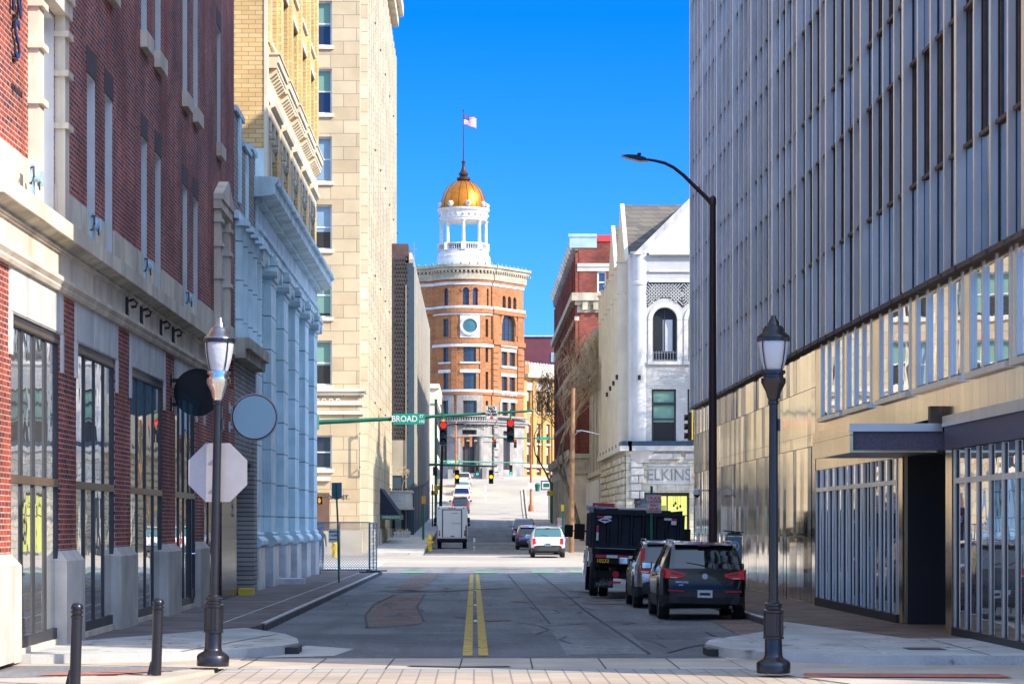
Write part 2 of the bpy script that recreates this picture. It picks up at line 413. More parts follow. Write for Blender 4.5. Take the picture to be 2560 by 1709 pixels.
co.location = (0, 0, EYE); co.rotation_euler = (R(90), 0, 0); cam.sensor_width = 36; cam.lens = 36 * FPX / 2349
cam.shift_x = (1174.5 - CX) / 2349; cam.shift_y = (CY - 784) / 2349; cam.clip_end = 6000; cam.clip_start = .2
sc.camera = co
sc.view_settings.view_transform = 'Standard'; sc.view_settings.look = 'None'; sc.view_settings.exposure = 1.95; sc.view_settings.gamma = 1

# ------------------------------------------------------------------ ground, roads, pavements
KY = sorted({p[0] for p in PROF})
SN = {'paver_border': 'road', 'paver_edge': 'road', 'crossing_band': 'road', 'band_joint': 'road', 'broad_avenue': 'road', 'broad_far_lane': 'road', 'far_road': 'road', 'market_street': 'road', 'hill_road': 'road', 'upper_street': 'road', 'resurfaced_band': 'road', 'road_patch': 'road', 'tar_seam': 'road', 'crossing_paving': 'road', 'cross_street': 'road', 'corner_pavement': 'pavement', 'ramp_apron': 'pavement', 'asphalt_apron': 'pavement', 'tactile_paving': 'pavement', 'expansion_joint': 'pavement', 'upper_pavement': 'pavement', 'kerb_stone': 'kerb', 'kerb_side_shade': 'kerb', 'median_kerb': 'kerb', 'manhole_cover': 'pavement', 'storm_drain': 'pavement', 'centre_line': 'road_marking', 'lane_button': 'road_marking', 'bike_lane_mark': 'road_marking', 'stop_bar': 'road_marking', 'crosswalk_bar': 'road_marking', 'crosswalk_line': 'road_marking', 'lane_dash': 'road_marking', 'lane_line': 'road_marking'}
def strip(name, x0, x1, y0, y1, dz, mat, kind='structure', x0b=None, x1b=None):
    """road sheet following the street profile"""
    ys = sorted({y0, y1} | {k for k in KY if y0 < k < y1} | {y0 + (y1 - y0) * i / 12 for i in range(1, 12)})
    mb = MB(); x0b = x0 if x0b is None else x0b; x1b = x1 if x1b is None else x1b
    f = lambda y, a, b: a + (b - a) * (y - y0) / (y1 - y0)
    rows = [(mb.bm.verts.new((f(y, x0, x0b), y, gh(y) + dz)), mb.bm.verts.new((f(y, x1, x1b), y, gh(y) + dz))) for y in ys]
    for a, b in zip(rows, rows[1:]): mb.bm.faces.new((a[0], a[1], b[1], b[0]))
    o = mb.build(SN.get(name, name), mat); return tag(o, kind=kind)
def poly(name, pts, dz, mat, kind='structure', sub=True):
    mb = MB(); f = mb.bm.faces.new([mb.bm.verts.new((x, y, gh(y) + dz)) for x, y in pts])
    bmesh.ops.triangulate(mb.bm, faces=[f]); return tag(mb.build(SN.get(name, name), mat), kind=kind)
def slab(name, pts, mat, h=.15, kind='structure', dz=0):
    """raised pavement with a kerb face"""
    mb = MB(); t = [mb.bm.verts.new((x, y, gh(y) + h + dz)) for x, y in pts]; b = [mb.bm.verts.new((x, y, gh(y) - .05)) for x, y in pts]
    f = mb.bm.faces.new(t); n = len(pts)
    for i in range(n): mb.bm.faces.new((t[i], t[(i + 1) % n], b[(i + 1) % n], b[i]))
    bmesh.ops.triangulate(mb.bm, faces=[f]); return tag(mb.build(SN.get(name, name), mat), kind=kind)
def ribbon(name, pts, wd, dz, mat, kind='structure'):
    mb = MB(); P = [Vector((x, y, 0)) for x, y in pts]; prev = None
    for i, p in enumerate(P):
        d = (P[min(i + 1, len(P) - 1)] - P[max(0, i - 1)]).normalized(); q = Vector((-d.y, d.x, 0)) * wd / 2
        a, b = p + q, p - q
        r = (mb.bm.verts.new((a.x, a.y, gh(a.y) + dz)), mb.bm.verts.new((b.x, b.y, gh(b.y) + dz)))
        if prev: mb.bm.faces.new((prev[0], prev[1], r[1], r[0]))
        prev = r
    return tag(mb.build(SN.get(name, name), mat), kind=kind)

mb = MB(); xs = [-900, -60, 60, 900]; ys = KY
g = [[mb.bm.verts.new((x, y, gh(y) - .03)) for x in xs] for y in ys]
for a, b in zip(g, g[1:]):
    for i in range(3): mb.bm.faces.new((a[i], a[i + 1], b[i + 1], b[i]))
tag(mb.build('ground', 'concrete_warm'), kind='structure')
strip('cross_street', -120, 120, 3, 30.2, .000, 'paver')                      # paved junction the camera stands in
strip('paver_border', -3.4, 5.2, 30.2, 33.0, .004, 'paver'); strip('paver_edge', -3.4, 5.2, 33.0, 33.8, .006, 'paver_grey')
strip('crossing_band', -3.6, 5.4, 33.8, 36.6, .008, 'concrete_warm')
for k in range(9):
    x = -3.2 + k * 1.0
    ribbon('band_joint', [(x, 33.8), (x * 1.0 + .03, 36.6)], .02, .012, 'tar')
strip('road', -4.0, 5.9, 36.6, 107.5, .004, 'asphalt')
strip('broad_avenue', -150, 150, 107.5, 147.0, .002, 'asphalt')
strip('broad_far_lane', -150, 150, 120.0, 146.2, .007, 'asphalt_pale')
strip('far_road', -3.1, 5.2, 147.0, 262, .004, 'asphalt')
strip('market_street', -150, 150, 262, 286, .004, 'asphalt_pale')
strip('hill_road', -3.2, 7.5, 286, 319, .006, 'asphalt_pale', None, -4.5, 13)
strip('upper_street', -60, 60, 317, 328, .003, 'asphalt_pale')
# darker resurfaced band, patches, tar seams
poly('resurfaced_band', [(-3.9, 37), (5.8, 37), (5.8, 46.5), (-3.9, 45.0)], .008, 'asphalt_new')
def gp(x, y, c=2.03):       # photo pixel to a spot on the road
    d = FPX * c / (y - 1217 + .0)
    c2 = FPX * (EYE) / (y - 1217); return ((x - CX) * c2 / FPX, c2)
def gpoly(name, pts, dz, mat): return poly(name, [gp(*p) for p in pts], dz, mat)
gpoly('road_patch', [(845, 1440), (840, 1412), (858, 1388), (905, 1366), (975, 1362), (958, 1392), (972, 1423), (960, 1432)], .012, 'asphalt_brown')
gpoly('road_patch', [(905, 1352), (955, 1320), (1010, 1315), (985, 1338), (960, 1352)], .012, 'asphalt_brown')
gpoly('road_patch', [(1165, 1318), (1240, 1318), (1345, 1430), (1252, 1436)], .012, 'asphalt')
gpoly('road_patch', [(1620, 1418), (1700, 1412), (1850, 1478), (1740, 1480)], .016, 'asphalt_brown')
gpoly('road_patch', [(1260, 1440), (1420, 1425), (1490, 1500), (1300, 1502)], .0125, 'asphalt')
for pts, wd in (([(842, 1440), (838, 1412), (858, 1386), (905, 1364)], .05), ([(975, 1362), (957, 1392), (972, 1424)], .05), ([(1165, 1318), (1195, 1352), (1235, 1400), (1262, 1432)], .05),
                ([(1235, 1316), (1300, 1365), (1345, 1402), (1490, 1500)], .05), ([(905, 1359), (1000, 1357), (1100, 1352), (1180, 1349)], .35), ([(780, 1437), (900, 1441), (1020, 1437)], .05),
                ([(640, 1412), (800, 1403), (1050, 1396), (1300, 1400)], .04), ([(1050, 1466), (1200, 1470), (1420, 1462), (1600, 1468)], .05), ([(700, 1372), (830, 1376)], .05),
                ([(1100, 1384), (1250, 1383), (1400, 1390)], .04), ([(900, 1330), (1050, 1332), (1290, 1329)], .05)):
    ribbon('tar_seam', [gp(*p) for p in pts], wd, .020, 'tar')
rr_ = random.Random(2)
for k in range(26):
    x, y = rr_.uniform(-3.6, 5.4), 38 + 60 * rr_.random() ** 1.6; pts = [(x, y)]
    for q in range(rr_.randint(3, 7)): x += rr_.gauss(0, .28); y += rr_.uniform(.4, 2.2) * (1 if k % 3 else .25); pts.append((x, y))
    ribbon('tar_seam', [p for p in pts if -3.8 < p[0] < 5.7 and p[1] < 106] if sum(-3.8 < p[0] < 5.7 and p[1] < 106 for p in pts) > 1 else [(0, 60), (.3, 61)], rr_.choice((.018, .03, .05)), .019, 'tar')
for k in range(14):
    x, y, a = rr_.uniform(-3.4, 4.0), rr_.uniform(39, 95), rr_.uniform(.25, .8)
    poly('road_patch', [(x + a * math.cos(t) * rr_.uniform(.6, 1.1), y + 2.2 * a * math.sin(t) * rr_.uniform(.6, 1.1)) for t in [i * .5236 for i in range(12)]], .0142, rr_.choice(('asphalt_new', 'asphalt_brown', 'asphalt_new')))
for k in range(160):
    y = 46 + 40 * rr_.random(); x = -3.86 + abs(rr_.gauss(0, .28)); s = rr_.uniform(.015, .05); poly('road_patch', [(x, y), (x + s, y + s), (x + .3 * s, y + 2 * s)], .0145, 'tar') if k % 1 == 0 and k < 60 else None
ribbon('tar_seam', [(-.9, 34.4), (-.2, 34.15), (.5, 34.3)], .22, .018, 'tar')
for cx, hw in ((-.095, .075), (.145, .075)):
    for nm, a, b in (('centre_line', 37.3, 107),):
        strip(nm, cx - hw, cx + hw, a, b, .016, 'yellow_paint')
for y in (51, 62, 78): poly('lane_button', [(.0, y), (.07, y), (.07, y + 1.2), (.0, y + 1.2)], .018, 'white_paint')
for x0, x1 in ((-3.2, -2.2), (.05, 1.1), (2.55, 3.6), (4.3, 8.5)):
    poly('bike_lane_mark', [(x0, 109.7), (x1, 109.7), (x1, 112.2), (x0, 112.2)], .016, 'green_paint')
poly('stop_bar', [(3.9, 112.9), (9, 112.9), (9, 113.4), (3.9, 113.4)], .016, 'white_paint')
for k in range(6): strip('crosswalk_bar', -11, -4.6, 113.6 + k * 3.3, 115.0 + k * 3.3, .014, 'white_paint')
strip('crossing_paving', -5.2, 5.2, 147.5, 149.0, .010, 'walk_brick_warm'); strip('crosswalk_line', -3.4, 6, 144.6, 145.3, .014, 'white_paint')
strip('crosswalk_line', -3, 5.2, 150.2, 150.9, .014, 'white_paint')
for k in range(3): poly('lane_dash', [(-.03, 170 + k * 10), (.08, 170 + k * 10), (.08, 173 + k * 10), (-.03, 173 + k * 10)], .016, 'white_paint')
strip('lane_dash', -.05, .12, 205, 218, .02, 'white_paint'); strip('lane_line', -.1, 4.8, 200, 200.7, .02, 'white_paint'); strip('lane_dash', 1.25, 1.5, 288, 296, .02, 'white_paint')
strip('lane_dash', 1.3, 1.55, 300, 309, .02, 'white_paint')
strip('road_patch', -3, -1.6, 263, 290, .015, 'concrete_warm'); strip('road_patch', -1.0, 1.2, 294, 304, .015, 'concrete_warm')
# pavements
slab('pavement', [(-6.6, 38.6), (-4.05, 44.5), (-3.95, 47), (-4.0, 107), (-4.6, 109.5), (-30, 110.2), (-30, 38.6)], 'walk_brick', .14)
slab('corner_pavement', [(-30, 38.7), (-6.5, 38.6), (-4.1, 44.6), (-3.2, 42), (-2.86, 40.2), (-2.72, 38.6), (-2.9, 37.6), (-3.35, 36.7), (-4.3, 35.6), (-6.2, 34.8), (-30, 34.5)], 'concrete', .15)
slab('ramp_apron', [(-30, 34.6), (-6.2, 34.9), (-4.3, 35.7), (-3.35, 36.6), (-3.5, 33.4), (-4.1, 30.4), (-30, 30)], 'concrete_warm', .02)
slab('asphalt_apron', [(-30, 34.2), (-5.6, 34.2), (-3.75, 33.7), (-4.3, 32.2), (-5.8, 31.5), (-30, 31.3)], 'asphalt', .03)
poly('tactile_paving', [(-5.6, 31.7), (-4.6, 32.0), (-3.95, 33.0), (-4.2, 32.9), (-5.4, 32.3)], .042, 'red_tactile')
slab('pavement', [(5.86, 48), (5.9, 107), (6.6, 110), (60, 110), (60, 40), (7, 40)], 'walk_brick_warm', .14)
slab('corner_pavement', [(60, 40.1), (7.0, 40.1), (5.87, 48), (5.6, 44.5), (4.6, 41.8), (3.75, 39.6), (3.55, 38.2), (3.7, 36.9), (4.2, 35.6), (5.5, 34.6), (60, 34.3)], 'concrete', .15)
slab('ramp_apron', [(60, 34.4), (5.5, 34.7), (4.2, 35.7), (3.7, 36.8), (3.7, 33.4), (4.6, 30.4), (60, 30)], 'concrete_warm', .02)
poly('tactile_paving', [(4.2, 31.6), (6.8, 31.4), (6.8, 32.2), (4.3, 32.4)], .034, 'red_tactile')
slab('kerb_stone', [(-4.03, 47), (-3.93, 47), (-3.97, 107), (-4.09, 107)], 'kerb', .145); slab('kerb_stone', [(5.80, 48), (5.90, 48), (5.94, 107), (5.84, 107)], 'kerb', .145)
slab('kerb_side_shade', [(-3.93, 46.5), (-3.90, 46.5), (-3.94, 107), (-3.97, 107)], 'kerb_shade_and_joint', .125); slab('kerb_side_shade', [(5.765, 48), (5.80, 48), (5.84, 107), (5.805, 107)], 'kerb_shade_and_joint', .125)  # thin dark skin paints the shade on the kerb's street side
ribbon('expansion_joint', [(-4.75, 46), (-4.75, 105)], .05, .147, 'kerb')
for y in (52, 61, 72, 86): ribbon('expansion_joint', [(-6.3, y), (-4.1, y + .2)], .12, .1475, 'kerb')
for a, b in (((-4.2, 35.7), (-3.3, 41.8)), ((-6, 37.8), (-3, 38.1))): ribbon('expansion_joint', [a, b], .03, .156, 'tar')
for a, b in (((4.5, 35.5), (4.5, 41.5)), ((5.8, 35), (6.0, 40)), ((4, 37.8), (9, 37.8))): ribbon('expansion_joint', [a, b], .03, .156, 'kerb')
poly('manhole_cover', [(6.35, 36.2), (6.9, 36.2), (6.9, 36.9), (6.35, 36.9)], .157, 'ledge_dark')
for k in range(70):
    s_ = -1 if k % 2 else 1; x = rr_.uniform(-6.2, -3.2) if s_ < 0 else rr_.uniform(3.9, 8.0); y = rr_.uniform(36, 41); a = rr_.uniform(.015, .05) if k > 16 else rr_.uniform(.08, .22)
    poly('pavement', [(x + a * math.cos(t) * rr_.uniform(.6, 1.2), y + 1.4 * a * math.sin(t) * rr_.uniform(.6, 1.2)) for t in [i * .7854 for i in range(8)]], .1525 if a > .06 else .1545, 'stain' if a > .06 else 'tar')
for a_, b_ in (((-8, 36.6), (-3.3, 37.2)), ((3.9, 39.2), (9, 39.6)), ((7.2, 34.6), (7.3, 40))): ribbon('expansion_joint', [a_, b_], .02, .1565, 'kerb_shade_and_joint')
poly('storm_drain', [(-3.15, 36.65), (-2.1, 37.2), (-1.9, 39.5), (-2.75, 40.6)], .0135, 'concrete')
for s, x in ((1, -2.79), (-1, 3.62)):
    mb = MB(); mb.box(x - .12, x + .12, 37.75 if s > 0 else 37.2, 38.6 if s > 0 else 38.0, -.10, .0); tag(mb.build('pavement', 'black_ink'), kind='structure')
slab('pavement', [(-3.05, 147.5), (-3.1, 262), (-12, 262), (-12, 147.5)], 'concrete', .14); slab('pavement', [(5.2, 147.5), (5.2, 262), (14, 262), (14, 147.5)], 'concrete_warm', .14)
slab('pavement', [(-3.2, 286), (-4.5, 316), (-15, 316), (-15, 286)], 'concrete', .14)
strip('kerb', 5.2, 5.75, 255, 302, .10, 'concrete_warm', 'structure', 5.7, 6.35); strip('kerb', 5.40, 5.56, 255, 302, .12, 'tar', 'structure', 5.95, 6.12)
slab('upper_pavement', [(-7.5, 327.5), (-7.5, 334), (5.2, 334), (14, 350), (40, 385), (40, 380), (14.6, 345.5), (6.5, 330.6), (4, 327.5)], 'concrete', .15)
rnd = random.Random(5)
mk('plinth_stone', (.50, .45, .39), .85, var=.2, vs=1, bump=.2, bs=14, streak=.35)
LX = -6.4
# ================================================================== dark brick corner building
FL = Flat((LX, 0, 0), (0, 1, 0), (1, 0, 0))
bb = thing('brick_building', 'dark red brick corner building with stone cornice and tall shop windows', 'building', (LX, 50, 0))
Y0, Y1, TOP = 31.8, 66.3, 18.5
slots = [(41.1, 42.0), (43.1, 44.0), (47.8, 48.65), (49.9, 50.8), (54.6, 55.5), (56.7, 57.6)]
tall = [(36.1, 37.9), (61.6, 63.4)]
H2 = [(a, b, 6.40, 9.35) for a, b in slots] + [(a, b, 6.40, 9.6) for a, b in tall]
H3 = [(a, b, 11.3, 14.3) for a, b in slots] + [(61.9, 62.8, 11.3, 14.3)]
mb = MB(); wall(mb, FL, Y0, Y1, 6.2, TOP, H2 + H3, .32)
mb.face([(LX, Y0, -.2), (-40, Y0, -.2), (-40, Y0, TOP), (LX, Y0, TOP)]); mb.face([(LX, Y1, 0), (-40, Y1, 0), (-40, Y1, TOP), (LX, Y1, TOP)])
mb.build('wall', 'brick_dark', bb)
mb = MB(); mb.box(-40, LX + .1, Y0 - .1, Y1, TOP + .003, TOP + .4); mb.build('parapet', 'limestone', bb)
mb = MB(); mb.box(-40, LX - 1.6, Y0 + .1, Y1 - .05, 0, 6.15); mb.build('inner_wall', 'frame_dark', bb)
for a, b, c, d in H2 + H3:
    f = window(bb, FL, a, b, c + .05, d, .30, 1, 2, 'frame_white', 'glass_bluegrey', .07, blind=('blind_white', .97))
    mb = MB(); mb.fb(FL, a - .02, b + .02, d - .03, d + .001, -.29, -.01)
    mb.build('lintel', 'frame_white', f)
    mb = MB(); mb.fb(FL, b - .035, b - .002, c + .05, d - .03, -.29, -.004); mb.fb(FL, a + .002, a + .03, c + .05, d - .03, -.29, -.004); mb.build('jamb', 'white_trim', f)
    if c > 10:
        mb = MB(); mb.fb(FL, a - .12, b + .12, c - .28, c + .045, -.3, .13); mb.build('sill', 'limestone', f)
for a, b, c, d in H2 + H3:
    if (a, b) in tall: continue
    mb = MB()
    n = 6
    for i in range(n):
        u = a - .08 + (b - a + .16) * i / n
        mb.fb(FL, u + .008, u + (b - a + .16) / n - .008, d + .002, d + .42, .0, .012)
    mb.build('brick_lintel', 'brown_stone', bb)
# stone courses at second-floor level
mb = MB(); prev = Y0 - .03
for a, b, c, d in sorted(H2):
    if a > prev: mb.fb(FL, prev, a - .01, 6.36, 7.06, -.05, .035)
    prev = b + .01
mb.fb(FL, prev, Y1, 6.36, 7.06, -.05, .035); mb.build('stone_course', 'limestone', bb)
for a, b in tall:
    mb = MB()
    for u in (a - .42, b + .04):
        mb.fb(FL, u, u + .38, 6.392, 9.62, -.02, .16)
        for v in (7.9, 8.7, 9.3): mb.fb(FL, u - .05, u + .43, v, v + .09, -.02, .22)
    mb.fb(FL, a - .5, b + .5, 9.622, 9.85, -.02, .2)
    m_ = (a + b) / 2
    mb.fprism(FL, [(a - .52, 9.853), (b + .52, 9.853), (b + .5, 10.0), (m_ + .15, 10.45), (m_ - .15, 10.45), (a - .5, 10.0)], -.02, .24)
    mb.build('window_surround', 'limestone', bb)
# ground floor stone: cornice, frieze, mouldings
mb = MB()
prof = [(6.39, .35), (6.15, .35), (6.15, -.3), (6.39, -.3)]
mb.prism([FL.p(Y0 + .2, v, n) for v, n in prof], [FL.p(Y1 - 3.1, v, n) for v, n in prof]); mb.build('cornice', 'limestone', bb)
prof = [(6.148, .31), (6.12, .24), (6.08, .15), (6.045, .12), (6.045, -.3), (6.148, -.3)]
mb = MB(); mb.prism([FL.p(Y0 + .24, v, n) for v, n in prof], [FL.p(Y1 - 3.1, v, n) for v, n in prof]); mb.build('cornice_cove', 'stone_dirty', bb)
prof = [(6.043, .16), (6.02, .16), (6.015, .13), (5.99, .14), (5.985, .10), (5.63, .10), (5.61, .19), (5.55, .19), (5.49, .14), (5.46, .15), (5.41, .12), (5.41, -.3), (6.043, -.3)]
mb = MB(); mb.prism([FL.p(Y0 + .28, v, n) for v, n in prof], [FL.p(Y1 - 3.1, v, n) for v, n in prof]); mb.build('frieze', 'limestone', bb)
piers = [(31.87, 34.2), (38.2, 39.8), (44.1, 46.1), (50.9, 53.0), (56.8, 58.7)]
bays = [(34.2, 38.2, 4), (39.8, 44.1, 4), (46.1, 50.9, 4), (53.0, 56.8, 4), (58.7, 62.4, 3)]
for a, b in piers: MB().fb(FL, a, b, 1.42, 5.42, -.32, .03).build('brick_pier', 'brick_dark', bb)
for a, b in piers:
    g = gh((a + b) / 2) + .1; mb = MB()
    mb.prism([FL.p(u, g, n) for u, n in ((a - .1, -.3), (b + .1, -.3), (b + .1, .16), (a - .1, .16))], [FL.p(u, 1.30, n) for u, n in ((a - .1, -.3), (b + .1, -.3), (b + .1, .16), (a - .1, .16))])
    mb.prism([FL.p(u, 1.302, n) for u, n in ((a - .1, -.3), (b + .1, -.3), (b + .1, .16), (a - .1, .16))], [FL.p(u, 1.46, n) for u, n in ((a, -.3), (b, -.3), (b, .035), (a, .035))])
    mb.build('stone_plinth', 'plinth_stone', bb)
for i, (a, b, nx) in enumerate(bays):
    mb = MB(); n_ = int((b - a) / .16)
    mb.fb(FL, a - .18, b + .18, 4.78, 5.41, -.06, .05)
    for q in range(n_):
        u = a - .17 + (b - a + .34) * q / n_; mb.fb(FL, u + .008, u + (b - a + .34) / n_ - .008, 4.80, 5.405, .04, .066)
    mb.fb(FL, a - .2, a - .05, 4.2, 4.79, -.05, .07); mb.fb(FL, b + .05, b + .2, 4.2, 4.79, -.05, .07)
    mb.build('sign_panel', 'panel_white', bb)
    g0 = gh(a) + .15
    mb = MB()
    for q in range(nx + 1):
        u = a + .03 + (b - a - .06) * q / nx; mb.fb(FL, u - .045, u + .045, g0 + .12, 4.78, -.16, .012 if q in (0, nx) else .0)
    mb.fb(FL, a, b, g0 + .08, g0 + .24, -.17, .01); mb.fb(FL, a, b, 4.62, 4.775, -.17, .02)
    f = mb.build('shop_window', 'frame_dark', bb)
    MB().fb(FL, a + .02, b - .02, 2.44, 2.56, -.15, .022).build('transom', 'bronze_frame', f); MB().fb(FL, a + .02, b - .02, 4.64, 4.70, -.15, .026).build('head_rail', 'bronze_frame', f)
    for q in range(nx):
        u = a + .03 + (b - a - .06) * q / nx; w_ = (b - a - .06) / nx
        for v0, v1 in ((g0 + .2, 2.45), (2.55, 4.66)):
            mb = MB(); t = rnd.uniform(-.004, .004)
            mb.face([FL.p(u + .04, v0, -.026 + t), FL.p(u + w_ - .04, v0, -.026 - t), FL.p(u + w_ - .04, v1, -.026 - t), FL.p(u + .04, v1, -.026 + t)])
            mb.build('pane', 'glass_store', f)
    if i == 3:
        mb = MB(); mb.fb(FL, 55.95, 56.05, g0 + .22, 2.42, -.1, .04); mb.fb(FL, 56.65, 56.74, g0 + .22, 2.42, -.1, .04); mb.fb(FL, 56.04, 56.66, g0 + .2, g0 + .42, -.11, .03)
        d_ = mb.build('door', 'frame_dark', bb)
        mb = MB(); mb.tube([FL.p(56.12, 1.2, .03), FL.p(56.12, 1.2, .1), FL.p(56.6, 1.2, .1), FL.p(56.6, 1.2, .03)], .018, 6); mb.build('handle', 'chrome', d_)
    mb = MB(); mb.fb(FL, a + .08, b - .08, gh(a) + .05, g0 + .075, -.25, .05); mb.build('base_sill', 'limestone', bb)
mb = MB(); g = gh(65) + .1
mb.fb(FL, 62.4, 66.28, g, 3.3, -.3, .07); mb.build('tiled_pier', 'tile_dark', bb)
mb = MB(); mb.fb(FL, 58.7, Y1 - .01, 3.302, 5.41, -.32, .02); mb.build('upper_panel', 'brick_dark', bb)
text('house_number', '3\n0\n6', 'sign_back', bb, FL.p(65.2, 2.35, .085), .26, (R(90), 0, R(90)), .012, ysp=.8)
# letters of the vertical wall sign
for s_, v in (('N', 9.55), ('S', 8.55)):
    mb = MB()
sg = thing('wall_sign', 'big dark letters N and S stacked on the sunlit brick at far left', 'sign', (LX, 34.5, 8.5))
for s_, v in (('W', 9.78), ('N', 9.18), ('S', 8.58)):
    text('sign_letter', s_, 'black_metal', sg, FL.p(34.55, v, .05), .78, (R(90), 0, R(90)), .012, sx=1.35, bold=.0)
    mb = MB(); mb.fb(FL, 34.4, 34.6, v - .27, v - .25, .0, .06); mb.fb(FL, 34.4, 34.6, v + .25, v + .27, .0, .06); mb.build('letter_bracket', 'frame_dark', sg)
text('small_lettering', 'RESTAURANT', 'frame_dark', sg, FL.p(34.75, 7.92, .012), .13, (R(90), 0, R(90)), .006)
# floodlights on the ledge
fl = None
fl_labels = ['pale floodlight bracket at the sunlit left end of the stone ledge', 'floodlight bracket on the stone ledge below the leftmost pair of slot windows', 'floodlight bracket on the stone ledge between the first two pairs of slot windows', 'floodlight bracket on the stone ledge just before the last pair of slot windows', 'floodlight bracket on the stone ledge beside the pedimented window']
for i, y in enumerate((34.9, 40.4, 46.9, 53.7, 60.4)):
    if fl is None:
        fl = thing('floodlight', fl_labels[0], 'light', (LX + .19, y, 6.39), 'floodlights along the stone ledge'); o = fl
        x = LX + .19
        mb = MB(); mb.box(x - .04, x + .10, y - .12, y + .10, 6.392, 6.43); mb.box(x + .0, x + .03, y - .16, y + .10, 6.43, 6.92); mb.box(x + .03, x + .12, y + .24, y + .34, 6.65, 6.86); mb.box(x + .03, x + .10, y + .10, y + .30, 6.70, 6.74); mb.build('bracket', 'fixture_blue', fl)
        mb = MB(); mb.lathe((x + .05, y - .02, 6.74), [(.001, -.03), (.06, -.03), (.08, .0), (.08, .05), (.05, .07), (.001, .07)], 12, 'x')
        mb.build('housing', 'fixture_blue', fl)
        mb = MB(); mb.tube([(x + .02, y - .16, 6.85), (x + .08, y - .30, 6.84), (x + .10, y - .38, 6.70), (x + .05, y - .34, 6.60), (x + .02, y - .26, 6.62)], .016, 5); mb.tube([(x + .1, y - .02, 6.72), (x + .11, y + .02, 6.56)], .014, 5); mb.build('cable', 'frame_dark', fl)
    else:
        o = copy_tree(fl); o.location.y = y; o['label'] = fl_labels[i]
# sign hooks on the frieze
hk = None
hl = ['black iron hook first from the left on the frieze over the shop windows', 'black iron hook second from the left on the frieze over the shop windows', 'black iron hook third from the left on the frieze over the shop windows', 'black iron hook rightmost on the frieze over the shop windows']
for i, x in enumerate((291, 324, 369, 397)):
    y = (-LX - .12) * FPX / (CX - x)
    if hk is None:
        hk = tag(None or MB().build('sign_hook', 'black_metal'), hl[0], 'hook', 'iron sign hooks on the frieze')
        mb = MB(); mb.box(0, .06, -.05, .05, -.20, .16); mb.tube([(.04, 0, .09), (.15, 0, .12), (.21, 0, .06), (.18, 0, -.01), (.10, 0, -.02)], .030, 6)
        mb.bm.to_mesh(hk.data); mb.bm.free(); hk.data.materials.clear(); hk.data.materials.append(M['black_metal']); o = hk
    else: o = hk.copy(); COL.objects.link(o); o['label'] = hl[i]
    o.location = (LX + .10, y, 5.81)
# round projecting signs
def disc(name, label, c, r, face, rim, yb, mats):
    t = thing(name, label, 'sign', c)
    mb = MB(); mb.lathe((c[0], c[1], c[2]), [(r - .03, -.06), (r, -.06), (r, .06), (r - .03, .06)], 40, 'y'); mb.build('rim', rim, t, True)
    mb = MB(); mb.lathe((c[0], c[1], c[2]), [(r - .028, -.064), (r - .028, .064)], 40, 'y'); mb.build('face', face, t, True)
    for dz in (-.25, .25):
        mb = MB(); x1 = c[0] - math.sqrt(r * r - .0625) + .02
        mb.box(LX + .02, x1, c[1] - .03, c[1] + .03, c[2] + dz - .04, c[2] + dz + .04); mb.box(LX + .03, LX + .07, c[1] - .06, c[1] + .06, c[2] + dz - .14, c[2] + dz + .14)
        mb.build('bracket', mats, t)
    return t
disc('round_sign', 'plain black round sign hanging from a brick pier behind the lamp post', (-5.80, 52.2, 4.63), .50, 'disc_black', 'disc_black', 0, 'black_metal')
t = disc('round_sign', 'blank pale blue round sign with a dark red rim beside the lamp post', (-5.70, 64.6, 4.64), .585, 'disc_blue', 'maroon_rim', 0, 'frame_white')
mb = MB(); mb.lathe((-5.70, 64.6, 4.64), [(.60, -.03), (.615, -.03), (.615, .03), (.60, .03)], 40, 'y'); mb.build('edge_band', 'frame_white', t, True)

# ================================================================== narrow grey brick building
nb = thing('narrow_building', 'narrow grey brick building with terracotta half columns before the pale blue colonnade', 'building', (LX, 69.5, 0))
A, B = 66.3, 72.75
mb = MB(); wall(mb, FL, A + .01, B, 5.4, 12.3, [(A + .5, B - .3, 7.0, 9.8)], .25); mb.fb(FL, A + .01, A + 2.3, 12.303, 12.9, -.4, 0); mb.fb(FL, A + 4.6, B, 12.303, 12.55, -.4, 0)
wall(mb, FL, A + .01, B, 0, 5.4, [(A + .1, B - 1.3, 0, 3.6)], 1.4); mb.fb(FL, B - 1.2, B - .1, 0, 5.3, -.1, .06)
mb.face([(LX, A + .015, 5), (-30, A + .015, 5), (-30, A + .015, 12.3), (LX, A + .015, 12.3)]); mb.face([(LX, B, 5), (-30, B, 5), (-30, B, 12.3), (LX, B, 12.3)]); mb.face([(LX, A + .02, 12.3), (-30, A + .02, 12.3), (-30, B, 12.3), (LX, B, 12.3)])
mb.build('wall', 'brick_grey', nb)
mb = MB(); mb.fb(FL, A + .2, B - 1.4, 0, 3.6, -1.42, -1.38); mb.build('door_recess', 'frame_brown', nb)
mb = MB(); mb.fb(FL, A + .5, B - .3, 7.0, 9.8, -.26, -.22); mb.build('window', 'glass_bluegrey', nb)
for i in range(5):
    y = A + .55 + i * 1.42; mb = MB()
    mb.lathe((LX + .0, y, 0), [(.24, 6.85), (.24, 7.1), (.20, 7.15), (.20, 9.55), (.22, 9.6), (.27, 9.75), (.27, 9.85)], 12); mb.fb(FL, y - .32, y + .32, 9.852, 10.0, -.1, .36)
    mb.build('half_column', 'terracotta', nb, True)
mb = MB(); mb.fb(FL, A + .02, B, 6.55, 6.84, -.1, .42); mb.fb(FL, A + .02, B, 6.30, 6.548, -.1, .3); mb.build('ledge', 'stone_dirty', nb)
